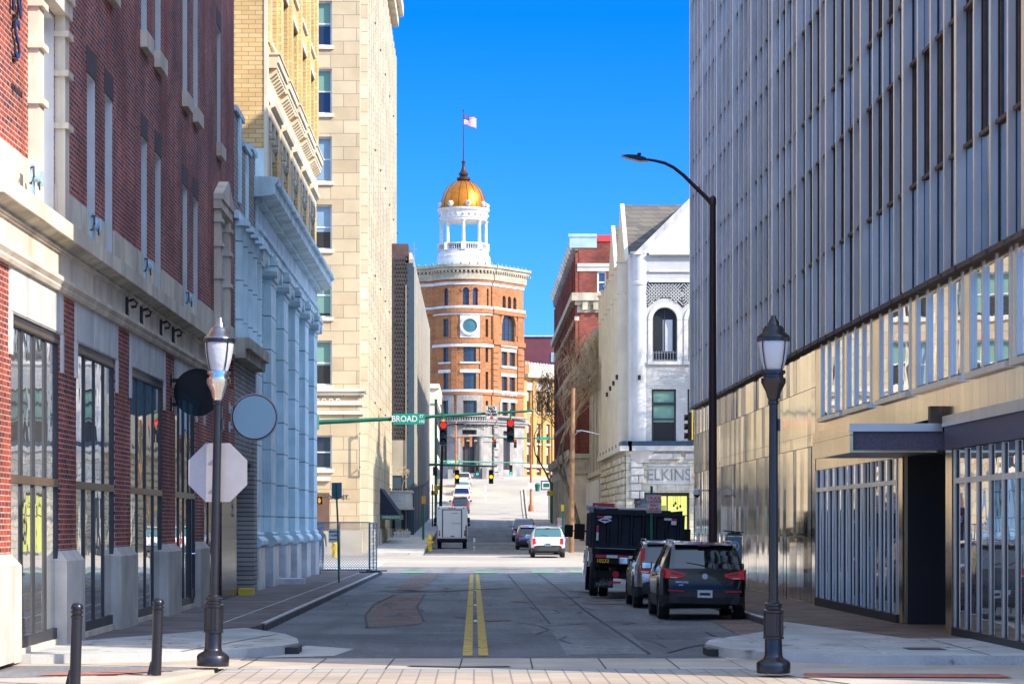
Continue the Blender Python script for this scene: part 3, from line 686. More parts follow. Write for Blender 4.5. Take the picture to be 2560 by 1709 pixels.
mb = MB(); mb.fb(FL, A + .02, A + 2.35, 12.903, 13.05, -.45, .08); mb.fb(FL, A + 2.35, A + 4.6, 12.303, 12.45, -.45, .08); mb.fb(FL, A + 4.6, B, 12.553, 12.7, -.45, .08)
mb.fb(FL, A + 1.1, A + 1.6, 10.6, 12.9, 0, .06); mb.fb(FL, A + 3.3, A + 3.7, 10.4, 12.2, 0, .06); mb.fb(FL, A + .02, B, 10.03, 10.25, 0, .12); mb.build('coping', 'terra_plain', nb)
mb = MB(); mb.box(LX + .02, LX + .4, A + 1.0, A + 1.8, gh(67) + .13, gh(67) + .32); tag(mb.build('kerb_block', 'yellow_enamel'), 'small yellow painted block at the foot of the narrow grey doorway', 'block')

# ================================================================== bank: terracotta colonnade below, yellow brick tower above
bk = thing('bank_building', 'tall yellow brick office block over a pale blue terracotta colonnade with a heavy cornice', 'building', (LX, 87, 0))
A, B = 72.8, 101.2
mb = MB(); wall(mb, FL, A, B, 0, 10.5, [], .2, -.55)
mb.face([(LX, B, 0), (-34, B, 0), (-34, B, 11.9), (LX, B, 11.9)]); mb.face([(LX, A, 0), (-34, A, 0), (-34, A, 11.9), (LX, A, 11.9)])
mb.build('wall', 'terracotta', bk)
cols = [73.9, 79.15, 84.4, 89.65, 94.9, 100.1]
for y in cols:
    g = gh(y) + .1; mb = MB(); hw = 1.0
    mb.fb(FL, y - hw, y + hw, 1.62, 9.55, -.6, .02); mb.fb(FL, y - hw - .25, y - hw, 1.62, 9.5, -.6, -.2); mb.fb(FL, y + hw, y + hw + .25, 1.62, 9.5, -.6, -.2)
    c = mb.build('pilaster', 'terracotta', bk)
    mb = MB()
    mb.fb(FL, y - hw - .02, y + hw + .02, 9.40, 9.52, -.5, .05)
    for s in (-1, 1):
        mb.lathe((LX + .02, y + s * (hw + .0), 9.78), [(.03, -.28), (.21, -.26), (.23, 0), (.21, .2), (.03, .22)], 10, 'x')
    mb.prism([FL.p(y + a, v, -.5) for a, v in ((-hw, 9.55), (hw, 9.55), (hw + .1, 9.95), (-hw - .1, 9.95))], [FL.p(y + a, v, .12 + .1 * (v > 9.6)) for a, v in ((-hw, 9.55), (hw, 9.55), (hw + .1, 9.95), (-hw - .1, 9.95))])
    mb.fb(FL, y - hw - .2, y + hw + .2, 9.96, 10.12, -.5, .26); mb.fb(FL, y - hw - .12, y + hw + .12, 10.122, 10.28, -.5, .20)
    mb.build('capital', 'terra_plain', c)
    mb = MB(); prof = [(.0, 1.16), (.14, 1.18), (.20, 1.26), (.20, 1.36), (.14, 1.44), (.06, 1.50), (.08, 1.56), (.03, 1.62)]
    pp = [(v, n) for n, v in prof]
    mb.prism([FL.p(y - hw - .15, v, n) for v, n in pp] + [FL.p(y - hw - .15, v, -.5) for v in (1.62, 1.16)], [FL.p(y + hw + .15, v, n) for v, n in pp] + [FL.p(y + hw + .15, v, -.5) for v in (1.62, 1.16)])
    mb.build('base_moulding', 'terra_plain', c, False)
    mb = MB(); mb.fb(FL, y - hw - .12, y + hw + .12, g - .1, 1.158, -.5, .1); mb.build('plinth', 'marble', c)
for a, b in zip(cols, cols[1:]):
    mb = MB(); mb.fb(FL, a + 1.3, b - 1.3, 2.2, 9.2, -.62, -.50); mb.build('window', 'glass_bluegrey', bk)
    mb = MB(); mb.fb(FL, a + 1.13, b - 1.13, gh(a), 1.14, -.7, -.18); mb.fb(FL, a + 1.16, b - 1.16, 1.143, 1.5, -.7, -.14); mb.build('plinth_wall', 'marble', bk)
mb = MB(); mb.lathe((LX - .1, 82.0, gh(82) + .1), [(.02, .0), (.95, 0), (.95, .22), (.02, .22)], 20); mb.build('step', 'marble', bk)
mb = MB()
mb.fb(FL, A - .02, B + .02, 10.285, 10.5, -.5, .06); mb.fb(FL, A - .02, B + .02, 10.502, 10.62, -.5, .14); mb.fb(FL, A, B, 10.622, 11.25, -.5, .02); mb.fb(FL, A - .05, B + .05, 11.252, 11.40, -.5, .22)
mb.build('entablature', 'terra_plain', bk)
mb = MB()
pr = [(11.402, .25), (11.44, .52), (11.48, .60), (11.74, .60), (11.80, .66), (11.88, .70), (11.95, .70), (11.97, .60), (11.99, -.5), (11.402, -.5)]
mb.prism([FL.p(A - .45, v, n) for v, n in pr], [FL.p(B + .45, v, n) for v, n in pr]); mb.build('cornice', 'terra_plain', bk)
mb = MB()
k = A
while k < B: mb.fb(FL, k, k + .28, 11.75, 11.85, .6, .73); k += .5
mb.build('cornice_beading', 'terra_plain', bk)
TA, TB, TZ = 76.4, 101.0, 27.5
mb = MB(); mb.box(-32, LX - .02, TA - .02, TA + 1.0, 12.0, 13.4); mb.build('corner_block', 'terra_plain', bk)
mod = (TB - TA - 1.2) / 5
HW = []; 
for i in range(5):
    m_ = TA + .6 + mod * (i + .5)
    HW += [(m_ - 1.55, m_ + 1.55, 12.2, 14.55), (m_ - 1.3, m_ + 1.3, 17.0, 19.6), (m_ - 1.3, m_ + 1.3, 20.6, 23.2), (m_ - 1.3, m_ + 1.3, 24.2, 26.6)]
mb = MB(); wall(mb, FL, TA, TB, 11.95, TZ, HW, .5)
for y in (TA, TB): mb.face([(LX, y, 11.5), (-32, y, 11.5), (-32, y, TZ), (LX, y, TZ)])
mb.face([(LX, TA, TZ), (-32, TA, TZ), (-32, TB, TZ), (LX, TB, TZ)])
mb.build('tower_wall', 'brick_yellow', bk)
for i in range(5):
    m_ = TA + .6 + mod * (i + .5)
    for a, b, c, d in HW[i * 4:i * 4 + 4]:
        f = window(bk, FL, a, b, c, d, .45, 2, 2, 'frame_green', 'glass', .1)
        mb = MB(); mb.fb(FL, m_ - .16, m_ + .16, c, d, -.42, -.05); mb.build('mullion_pier', 'stone_cream', f)
        if c < 13:
            mb = MB(); pr = [(d - .02, .04), (d + .28, .07), (d + .34, .2), (d + .46, .24), (d + .46, -.02), (d - .02, -.02)]
            mb.prism([FL.p(a - .25, v, n) for v, n in pr], [FL.p(b + .25, v, n) for v, n in pr]); mb.build('lintel', 'stone_cream', f)
            for u in (a + .12, m_, b - .12):
                mb = MB(); mb.fb(FL, u - .14, u + .14, d - .42, d - .03, -.3, .06); mb.lathe((LX - .12, u, d - .52), [(.02, -.14), (.13, -.12), (.13, .16), (.02, .18)], 8, 'x'); mb.fb(FL, u - .09, u + .09, d - .95, d - .64, -.3, -.08)
                mb.build('bracket', 'stone_cream', f)
        else:
            MB().fb(FL, a - .1, b + .1, c - .16, c - .003, -.4, .09).build('sill', 'stone_cream', f); MB().fb(FL, a - .06, b + .06, d + .003, d + .22, -.2, .05).build('lintel', 'stone_cream', f)
    if True:
        mb = MB(); a, b = m_ - 1.95, m_ + 1.95
        mb.fb(FL, a, b, 16.22, 16.46, -.1, .33); mb.fb(FL, a - .0, b + .0, 16.06, 16.218, -.1, .27); mb.fb(FL, a - .05, b + .05, 16.462, 16.52, -.1, .37)
        for q in range(7):
            u = a + .12 + (b - a - .6) * q / 6
            mb.prism([FL.p(u, v, n) for v, n in ((16.058, 0), (16.058, .25), (15.92, .25), (15.76, .06), (15.76, 0))], [FL.p(u + .30, v, n) for v, n in ((16.058, 0), (16.058, .25), (15.92, .25), (15.76, .06), (15.76, 0))])
        mb.build('balcony_cornice', 'stone_cream', bk)
mb = MB()
for i in range(6):
    u = TA + .3 + mod * i + .3
    mb.fb(FL, u - .42, u + .42, 16.7, TZ - .5, 0, .10)
mb.build('pier', 'brick_yellow', bk)
mb = MB(); mb.fb(FL, TA + .003, TB, 14.95, 15.68, .001, .06); mb.fb(FL, TA - .03, TA + .55, 12.0, TZ - 1, -.05, .05); mb.build('string_course', 'stone_cream', bk)
mb = MB(); mb.box(-32.3, LX + .7, TA - .6, TB + .5, TZ + .003, TZ + .8); mb.build('roof_cornice', 'stone_cream', bk)

# ================================================================== beige limestone tower across Broad
tw = thing('office_tower', 'tall beige limestone tower with closely spaced vertical ribs down its street side', 'tower', (-6.75, 147, 0))
XT, YT, YE, HT = -6.75, 147.2, 206.0, 44.0
FT = Flat((0, YT, 0), (1, 0, 0), (0, -1, 0)); FS = Flat((XT, 0, 0), (0, 1, 0), (1, 0, 0))
ROWS = [8.2 + 4.02 * i - .0 for i in range(9)]
x0 = -24.0
HF = []
for z in [WZ(883, YT) + 4.02 * i for i in range(9)]:
    for xa in (-9.35, -12.3, -14.6, -17.6): HF.append((xa - .55, xa + .99 - .05, z, z + 2.65))
z2 = WZ(1075, YT)
HF2 = [(xa - .55, xa + .94, z2, z2 + 2.0) for xa in (-9.35, -12.3, -14.6)]
mb = MB(); wall(mb, FT, x0, XT, -.2, HT, HF + HF2, .35)
mb.face([(x0, YT, 0), (x0, YE, 0), (x0, YE, HT), (x0, YT, HT)]); mb.face([(x0, YE, 0), (XT, YE, 0), (XT, YE, HT), (x0, YE, HT)]); mb.face([(x0, YT, HT - .01), (x0, YE, HT - .01), (XT, YE, HT - .01), (XT, YT, HT - .01)])
mb.build('wall', 'ashlar', tw)
bl = [('blind_green', .55), ('blind_blue', .95), ('blind_green', .9), ('blind_green', .5), ('blind_blue', .6)]
for i, (a, b, c, d) in enumerate(HF + HF2):
    f = window(tw, FT, a, b, c, d, .3, 1, 2, 'frame_white', 'glass', .1, blind=bl[(i * 3) % 5] if c > z2 + 1 else None)
    mb = MB(); mb.fb(FT, a - .12, b + .12, c - .22, c - .003, -.3, .12); mb.build('sill', 'stone_cream', f)
mb = MB(); HS = []
nb_ = 19; pitch = (YE - YT - 1.5) / nb_
for i in range(nb_):
    y = YT + 1.5 + pitch * i
    for z in [WZ(883, YT) + 4.02 * k for k in range(9)]: HS.append((y + .95, y + pitch - .25, z, z + 2.65))
wall(mb, FS, YT, YE, -.2, HT, HS, .3); mb.build('side_wall', 'ashlar_pale', tw)
mb = MB()
for a, b, c, d in HS: mb.face([FS.p(a, c, -.28), FS.p(b, c, -.28), FS.p(b, d, -.28), FS.p(a, d, -.28)])
tag(mb.build('side_windows', 'glass', tw), kind='stuff')
for i in range(nb_):
    y = YT + 1.5 + pitch * i; mb = MB()
    mb.fb(FS, y - .45, y + .62, 6.4, HT - 4, -.05, .42); mb.fb(FS, y - .50, y + .67, 1.5, 6.398, -.05, .46); mb.build('rib', 'ashlar_pale', tw)
    mb = MB(); mb.fb(FS, y - .58, y + .75, .0, 1.5, -.05, .58); mb.build('rib_base', 'stone_dirty', tw)
for y in range(3, 19, 3):
    for z in (9.5, 13.6, 17.6, 25.6, 33.7): MB().fb(FS, YT + 1.5 + pitch * y + .63, YT + 1.5 + pitch * y + .9, z, z + .12, .1, .5).build('iron_bracket', 'frame_dark', tw)
mb = MB(); zb = WZ(950, YT)
for v0, v1, n in ((zb, zb + .22, .16), (zb + .55, zb + .8, .12), (zb + 1.15, zb + 1.35, .22), (zb + 1.352, zb + 1.5, .34)):
    mb.fb(FT, x0, XT + n, v0, v1, -.1, n); mb.fb(FS, YT - n + .002, YT + 2.0, v0, v1, -.1, n)
mb.build('string_course', 'stone_cream', tw)
mb = MB()
k = -13.5
while k < XT - .9: ring(mb, FT, k, zb + .84, .05, .14, 0, .07, 0, 4.6, 7); k += .42
mb.build('scroll_frieze', 'stone_cream', tw)
mb = MB(); mb.fb(FT, x0, XT + .12, -.1, 1.45, -.05, .14); mb.fb(FS, YT - .13, YT + .9, -.1, 1.45, -.05, .12); mb.build('base_course', 'stone_cream', tw)
mb = MB(); mb.fb(FT, -10.2, -8.55, .2, 3.7, -.02, .03); mb.build('doorway', 'frame_brown', tw)
mb = MB(); mb.fb(FT, -10.3, -8.5, 4.4, 4.65, -.02, .2); mb.build('door_hood', 'stone_cream', tw)
mb = MB(); mb.box(x0 - .6, XT + .9, YT - .6, YE + .9, HT + .003, HT + .9); mb.box(x0 - .4, XT + .5, YT - .3, YE + .5, HT - .9, HT); mb.build('cornice', 'stone_cream', tw)
text('street_name', 'BROAD ST.', 'frame_dark', tw, (WX(768, YT), YT - .02, WZ(1140, YT)), .36, (R(90), 0, 0), .012)
o = tag(MB().fb(FT, 0, 0, 0, 0, 0, 0).build('glass_panel', 'glass_bluegrey'), None)
bpy.data.objects.remove(o)
t = thing('banner_frame', 'thin yellow frame with a clear banner hung on the tower corner above the awning', 'banner', (XT + .3, 146.9, 5))
mb = MB(); a, b, c, d = WX(821, 146.9), WX(846, 146.9), WZ(1078, 146.9), WZ(986, 146.9)
for q in ((a, a + .06, c, d), (b - .06, b, c, d), (a + .06, b - .06, c, c + .06), (a + .06, b - .06, d - .06, d)): mb.box(q[0], q[1], 146.86, 146.92, q[2], q[3])
mb.build('frame', 'blind_cream', t)
mb = MB(); mb.box(a + .1, a + .15, 146.88, 147.3, d - .2, d - .15); mb.box(a + .1, a + .15, 146.88, 147.3, c + .15, c + .2); mb.build('arm', 'frame_dark', t)
# awning, marquee
t = thing('awning', 'navy blue sloping cloth awning over a shop door at the foot of the beige tower', 'awning', (XT, 171, 3))
yA, yB = 166.5, 176.0
zt, zb_ = WZ(1118, yA), WZ(1180, yA)
mb = MB(); mb.prism([(XT + .45, yA, zt), (XT + .45, yA, zb_), (XT + 1.75, yA, zb_)], [(XT + .45, yB, zt), (XT + .45, yB, zb_), (XT + 1.75, yB, zb_)]); mb.build('cover', 'navy_cloth', t)
mb = MB(); mb.box(XT + .5, XT + 1.76, yA - .01, yB + .01, zb_ - .32, zb_ - .005); mb.build('valance', 'green_metal', t)
text('lettering', 'WINDOW', 'white_sign', t, (XT + 1.2, yA - .02, zb_ - .17), .26, (R(90), 0, 0), .008)
t = thing('marquee', 'small ornate white theatre marquee with planting on top beside the navy awning', 'canopy', (-5.2, 188, 3.5))
y = 186.0; a, b, c, d = WX(884, y), WX(943, y), WZ(1168, y), WZ(1124, y)
mb = MB(); mb.box(a, b, y, y + 5, c + .18, d - .15); mb.build('box', 'white_trim', t)
mb = MB(); mb.box(a - .1, b + .1, y - .1, y + 5.1, c, c + .177); mb.box(a - .08, b + .08, y - .08, y + 5.1, d - .147, d); mb.build('moulding', 'stone_white', t)
mb = MB()
for q in ((a + .3, a + .36, c + .35, d - .3), (b - .5, b - .44, c + .35, d - .3), (a + .36, b - .5, c + .35, c + .41), (a + .36, b - .5, d - .36, d - .3), (a + .6, b - .7, c + .62, c + .72), (a + .5, b - .8, c + .9, c + .96)): mb.box(q[0], q[1], y - .03, y, q[2], q[3])
mb.build('panel_moulding', 'fixture_blue', t)
mb = MB()
for k in range(9): mb.ball((a + .15 + (b - a - .3) * k / 8, y + .0, d + .09), .08, 6)
mb.build('finial', 'ledge_dark', t)
t = thing('planter', 'rectangular grey stone planter on the pavement in front of the dark tower', 'planter', (-5.6, 176, 0))
y = 183.0; a, b = WX(904, y), WX(940, y); z0 = gh(y) + .14
mb = MB(); mb.box(a, b, y, y + 1.2, z0, z0 + 1.0); mb.box(a - .05, b + .05, y - .05, y + 1.25, z0 + 1.002, z0 + 1.12); mb.build('box', 'limestone_grey', t)
mb = MB()
for k in range(40):
    x = rnd.uniform(a + .1, b - .1); mb.tube([(x, y + rnd.uniform(.1, 1), z0 + 1.1), (x + rnd.uniform(-.15, .15), y + rnd.uniform(.1, 1), z0 + 1.2 + rnd.uniform(0, .12))], .025, 4)
mb.build('dry_grass', 'bark_pale', t)

# ================================================================== dark ribbed tower
dk = thing('ribbed_tower', 'dark slab tower with pale concrete fins and patterned end wall behind the beige tower', 'tower', (-4.7, 195, 0))
XD, YD, YF, HD = -4.62, 192.0, 262.0, WZ(594, 192)
FD = Flat((0, YD, 0), (1, 0, 0), (0, -1, 0)); FE = Flat((XD, 0, 0), (0, 1, 0), (1, 0, 0))
mb = MB(); mb.box(-20, XD - .08, YD, YF, -.2, HD - .3); mb.build('wall', 'navy_panel', dk)
mb = MB(); mb.fb(FD, -20, WX(931, YD), WZ(1008, YD), WZ(592, YD), -.05, .10)
for r_ in range(46):
    z = WZ(1003, YD) + r_ * .31
    for k in range(5):
        x = WX(908, YD) + k * .2 + (r_ % 2) * .1; mb.fb(FD, x, x + .1, z, z + .17, .1, .16)
mb.build('patterned_panel', 'panel_dark', dk)
mb = MB(); mb.fb(FD, -20, WX(931, YD), WZ(1090, YD), WZ(1009, YD), -.05, .08); mb.fb(FD, WX(930.5, YD), WX(932.4, YD), 0, HD - 2, -.05, .2); mb.fb(FD, -20, WX(934, YD), WZ(592, YD) + .003, HD, -.05, .05); mb.build('concrete_panel', 'concrete_fin', dk)
mb = MB(); mb.box(-20, WX(936, YD), YD + 1, YD + 12, HD + .003, HD + 1.3); mb.build('roof_box', 'brown_stone', dk)
mb = MB(); mb.fb(FD, WX(932.5, YD), XD + .02, 0, HD - .6, -.05, .12); mb.build('corner_panel', 'navy_panel', dk)
nf = 13
for i in range(nf):
    y = YD + 1.8 + (YF - YD - 4) * i / (nf - 1); mb = MB(); mb.fb(FE, y - 1.7, y + 1.7, 4.6 + gh(y), HD, -.4, .0); mb.prism([FE.p(y - 1.7, HD + .002, -.4), FE.p(y + 1.7, HD + .002, -.4), FE.p(y + 1.7, HD + .002, 0), FE.p(y - 1.7, HD + .002, 0)], [FE.p(y - .8, HD + .6, -.4), FE.p(y + .8, HD + .6, -.4), FE.p(y + .8, HD + .6, -.2), FE.p(y - .8, HD + .6, -.2)]); mb.build('fin', 'concrete_fin', dk)
for i in range(nf):
    y = YD + .5 + (YF - YD - 1) * i / (nf - 1); MB().fb(FE, y - .2, y + .2, 0, 4.6 + gh(y), -.5, -.02).build('base_fin', 'navy_panel', dk)
mb = MB(); mb.tube([(WX(950, 200), 200, HD), (WX(950, 200), 200, HD + 2.2)], [.06, .02], 5); mb.tube([(WX(950, 200) - .3, 200, HD + 1.6), (WX(950, 200) + .3, 200, HD + 1.6)], .03, 4); mb.build('mast', 'galvanised', dk)
mb = MB(); y = 191.4; mb.box(WX(906, y), WX(920, y), y, y + .4, 0, 4.2); mb.build('blue_hoarding', 'fixture_blue', dk)
# shallow cream classical building beyond Market
cb = thing('cream_building', 'narrow sunlit cream building with a carved cornice just left of the domed building', 'building', (-6, 290, 3))
y = 287.0; XB = WX(1001, y)
mb = MB(); mb.box(-18, XB, y, 312, 2.5, WZ(890, y)); mb.build('wall', 'stone_cream', cb)
mb = MB(); mb.box(-18, XB + .35, y - .35, 312, WZ(890, y) + .003, WZ(880, y)); mb.box(-18, XB + .2, y - .2, 312, WZ(925, y), WZ(915, y))
for k in range(12): mb.box(XB + .005, XB + .3, y + 1 + k * 2, y + 1.7 + k * 2, WZ(905, y), WZ(890.5, y))
mb.build('cornice', 'stone_cream', cb)
mb = MB()
for k in range(6): 
    for z in (6.5, 10, 13.5): mb.box(XB + .003, XB + .05, y + 2 + k * 4, y + 3.6 + k * 4, z, z + 2)
mb.build('window', 'glass', cb)
RX = 8.06
FR = Flat((RX, 0, 0), (0, 1, 0), (-1, 0, 0))
mbk = thing('metal_building', 'big modern block with grey aluminium fins over shiny metal panels', 'building', (RX, 60, 0))
RA, RB, RH = 29.4, 91.0, 25.6
mb = MB(); mb.box(RX + .30, 44, RA, RB - .02, 6.2, RH); mb.build('wall', 'spandrel', mbk)
# vertical rhythm above the ground floor
VB = 6.15
rows = [VB]; 
v = VB
bands = []          # (v0, v1, is_window)
pat = [(1.9, 0), (2.25, 1), (1.3, 0), (2.25, 1), (1.3, 0), (2.25, 1), (1.3, 0), (2.25, 1), (1.3, 0), (2.25, 1), (1.05, 0)]
for h_, w_ in pat: bands.append((v, v + h_, w_)); v += h_
pitch = 1.24; nfin = int((RB - RA) / pitch)
fins = [RA + .1 + (RB - RA - .2) * i / nfin for i in range(nfin + 1)]
for i, y in enumerate(fins):
    big = i % 4 == 1
    mb = MB(); d = .15 if big else .10; hw = .10 if big else .055
    mb.fb(FR, y - hw, y + hw, VB - .02, RH + .1, -.3, d)
    if big: mb.fb(FR, y + hw + .002, y + hw + .09, VB, RH, -.3, d - .05)
    f = mb.build('fin', 'alu', mbk)
    mb = MB(); mb.fb(FR, y - hw - .035, y - hw - .002, VB, RH, -.3, .0); mb.build('gap_shade_strip', 'black_ink', f)  # black strip painted in as the shadow gap beside the fin
    mb = MB(); mb.fb(FR, y - hw + .004, y + hw - .004, VB, RH, d - .01, d + .012); mb.build('fin_nose', 'alu_edge', f)
for (v0, v1, isw) in bands:
    mb = MB()
    for a, b in zip(fins, fins[1:]):
        t = rnd.uniform(-.012, .012); z = -.05 if isw else -.012
        mb.face([FR.p(a + .05, v0, z + t), FR.p(b - .05, v0, z - t), FR.p(b - .05, v1, z - t), FR.p(a + .05, v1, z + t)])
    mb.build('window_band' if isw else 'spandrel_band', 'glass_bluegrey' if isw else 'spandrel', mbk)
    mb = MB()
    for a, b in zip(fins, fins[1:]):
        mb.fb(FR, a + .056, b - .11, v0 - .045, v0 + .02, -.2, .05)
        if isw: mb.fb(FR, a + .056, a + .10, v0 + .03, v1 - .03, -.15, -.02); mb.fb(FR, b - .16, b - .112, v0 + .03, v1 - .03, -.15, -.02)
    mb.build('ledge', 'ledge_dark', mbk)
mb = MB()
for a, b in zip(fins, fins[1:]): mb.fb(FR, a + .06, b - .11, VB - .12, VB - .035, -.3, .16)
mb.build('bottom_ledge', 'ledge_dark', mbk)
# first-floor windows, near part
grp = []
y = RA + .6
gl = [(31.0, 34.4), (35.0, 36.9), (37.3, 40.3), (41.0, 45.2), (45.9, 49.3), (50.4, 53.6), (54.2, 57.6)]
holes = [(a, b, 4.32, 5.95) for a, b in gl]
mb = MB(); wall(mb, FR, RA, 58.6, 3.72, 6.2, holes, .12); mb.build('upper_panel', 'metal_panel_tan', mbk)
for a, b, c, d in holes:
    n_ = max(2, round((b - a) / 1.08)); mb = MB()
    for q in range(n_ + 1):
        u = a + (b - a) * q / n_; mb.fb(FR, u - .07, u + .07, c, d + .1, -.12, .015)
    mb.fb(FR, a - .07, b + .07, c - .10, c - .002, -.12, .10)
    f = mb.build('window', 'alu', mbk)
    for q in range(n_):
        u = a + (b - a) * q / n_; w_ = (b - a) / n_; t = rnd.uniform(-.01, .01); mb = MB()
        mb.face([FR.p(u + .06, c, -.03 + t), FR.p(u + w_ - .06, c, -.03 - t), FR.p(u + w_ - .06, d + .05, -.03 - t), FR.p(u + .06, d + .05, -.03 + t)]); mb.build('pane', 'glass_mirror', f)
        mb = MB(); mb.fb(FR, u + .07, u + .115, c, d, -.09, .01); mb.fb(FR, u + .115, u + w_ - .075, c, c + .05, -.09, .005); mb.build('sash', 'bronze_frame', f)
mb = MB()
for v0, v1 in ((-.3, 1.55), (1.555, 3.715)):
    yy = 58.6
    while yy < RB - .1:
        t0, t1 = rnd.uniform(-.0035, .0035), rnd.uniform(-.0035, .0035); y2 = min(RB, yy + .68)
        t1 = rnd.uniform(-.006, .006); t2 = rnd.uniform(-.004, .004); mb.face([FR.p(yy + .006, v0, .006 - t1 - t2), FR.p(y2 - .006, v0, .006 + t1 - t2), FR.p(y2 - .006, v1 - .008, .006 + t1 + t2), FR.p(yy + .006, v1 - .008, .006 - t1 + t2)]); yy = y2
mb.build('lower_panel', 'metal_panel', mbk)
mb = MB()
for v0, v1 in ((3.722, 5.1), (5.106, 6.05)):
    yy = 58.6
    while yy < RB - .1:
        t1 = rnd.uniform(-.006, .006); t2 = rnd.uniform(-.004, .004); y2 = min(RB, yy + .68)
        mb.face([FR.p(yy + .006, v0, .006 - t1 - t2), FR.p(y2 - .006, v0, .006 + t1 - t2), FR.p(y2 - .006, v1 - .008, .006 + t1 + t2), FR.p(yy + .006, v1 - .008, .006 - t1 + t2)]); yy = y2
mb.build('middle_panel', 'metal_panel', mbk)
mb = MB(); mb.box(RX + .2, 44, RA, 42.3, -.3, 6.19); mb.box(RX + 1.2, 44, 42.3, 46.6, -.3, 6.188); mb.box(RX + .2, 44, 46.6, RB - .03, -.3, 6.19); mb.build('inner_wall', 'frame_dark', mbk)
mb = MB(); mb.face([(RX, RB, -.3), (44, RB, -.3), (44, RB, RH), (RX, RB, RH)]); mb.build('end_wall', 'spandrel', mbk)
mb = MB(); mb.box(RX - .02, 44.2, RA - .1, RB + .1, RH + .103, RH + .7); mb.build('parapet', 'alu_edge', mbk)
mb = MB(); mb.box(12.5, 40, 31, 57, RH + .7, 32.5); mb.build('penthouse', 'alu_edge', mbk)
mb = MB(); mb.fb(FR, 58.55, RB - .02, -.3, 6.04, -.25, -.012); mb.build('backing_panel', 'frame_dark', mbk)
mb = MB(); mb.fb(FR, 58.5, RB, 1.53, 1.552, 0, .022); mb.build('reveal_strip', 'chrome', mbk)
def storefront(a, b, n_, top, vs, lift, dep):
    g0 = gh((a + b) / 2) + .14 + lift; mb = MB()
    for q in range(n_ + 1):
        u = a + (b - a) * q / n_
        mb.fb(FR, u - .05, u + .05, g0, top, -.14, dep)
    for v0 in vs: mb.fb(FR, a, b, v0, v0 + .09, -.12, dep - .006)
    f = mb.build('shop_window', 'alu', mbk)
    ed = [g0] + [v0 for v0 in vs] + [top]
    for q in range(n_):
        u = a + (b - a) * q / n_; w_ = (b - a) / n_
        for v0, v1 in zip(ed, ed[1:]):
            t = rnd.uniform(-.008, .008); mb = MB()
            mb.face([FR.p(u + .04, v0, -.02 + t), FR.p(u + w_ - .04, v0, -.02 - t), FR.p(u + w_ - .04, v1, -.02 - t), FR.p(u + .04, v1, -.02 + t)]); mb.build('pane', 'glass_store', f)
    mb = MB()
    for q in range(n_): u = a + (b - a) * q / n_; w_ = (b - a) / n_; mb.fb(FR, u + w_ - .16, u + w_ - .052, g0, top - .01, -.03, -.012)
    mb.build('dark_gap_strip', 'black_ink', f)  # black strip laid over the glass for the dark gap beside each fin
    mb = MB(); mb.fb(FR, a - .05, b + .05, g0 - .5, g0 - .004, -.14, .06); mb.build('granite_base', 'granite_black', mbk)
storefront(47.2, 58.3, 11, 3.12, [2.62], .18, .04)
storefront(30.2, 41.6, 12, 3.12, [2.55], .12, .022)
mb = MB(); mb.fb(FR, 41.75, 42.3, -.2, 3.7, -.2, .03); mb.fb(FR, 46.62, 47.1, -.2, 3.7, -.2, .02); mb.fb(FR, 47.1, 58.6, 3.13, 3.715, -.2, .0); mb.build('jamb_panel', 'metal_panel_tan', mbk)
mb = MB(); mb.box(RX + .05, RX + 1.2, 46.45, 46.6, -.2, 3.2); mb.build('entrance_wall', 'granite_black', mbk)
mb = MB(); mb.box(RX + 1.1, RX + 1.2, 42.3, 46.45, -.2, 3.2); mb.build('entrance_door', 'glass_store', mbk)
mb = MB(); mb.fb(FR, RA, 42.3, 3.13, 3.52, -.1, .05); mb.build('fascia', 'granite_purple', mbk)
mb = MB(); mb.fb(FR, RA, 42.3, 3.522, 3.70, -.1, .09); mb.build('fascia_trim', 'alu_edge', mbk)
# entrance canopy
cn = [6.46, RX - .003, 42.7, 47.4]
mb = MB(); mb.box(cn[0] + .06, cn[1] + .5, cn[2] + .06, cn[3], 3.14, 3.46); cpy = mb.build('canopy', 'granite_purple', mbk)
mb = MB(); mb.box(cn[0], cn[1], cn[2], cn[3] + .02, 3.462, 3.60); mb.box(cn[0], cn[0] + .057, cn[2], cn[3] + .02, 3.10, 3.46)
mb.box(cn[0] + .057, cn[1], cn[2] + .02, cn[2] + .057, 3.10, 3.138); mb.build('canopy_trim', 'metal_panel_tan', cpy)
mb = MB(); mb.box(cn[0] + .06, cn[1], cn[2] + .06, cn[3], 3.125, 3.137); mb.build('soffit', 'alu_edge', cpy)
mb = MB(); mb.box(cn[0] - .005, cn[1], cn[2] - .008, cn[2] - .001, 3.462, 3.60); mb.build('front_trim', 'alu', cpy)
mb = MB(); mb.fb(FR, 42.75, 43.0, 3.6, 3.9, 0, .2); mb.build('bracket', 'ledge_dark', mbk)
# small signs and camera at the far end
t = thing('security_camera', 'white dome security camera on the metal wall behind the street lamp pole', 'camera', (RX - .3, 80, 4))
y = 84.0; x = RX - .02; z = WZ(1130, y)
mb = MB(); mb.box(x - .5, x, y - .03, y + .03, z + .06, z + .11); mb.box(x - .06, x - .01, y - .08, y + .08, z - .05, z + .2); mb.build('arm', 'white_trim', t)
mb = MB(); mb.lathe((x - .5, y, z - .06), [(.02, .2), (.1, .18), (.13, .06), (.13, 0)], 12); mb.build('housing', 'white_trim', t, True)
mb = MB(); mb.ball((x - .5, y, z - .06), .1, 8); mb.build('lens', 'black_ink', t, True)

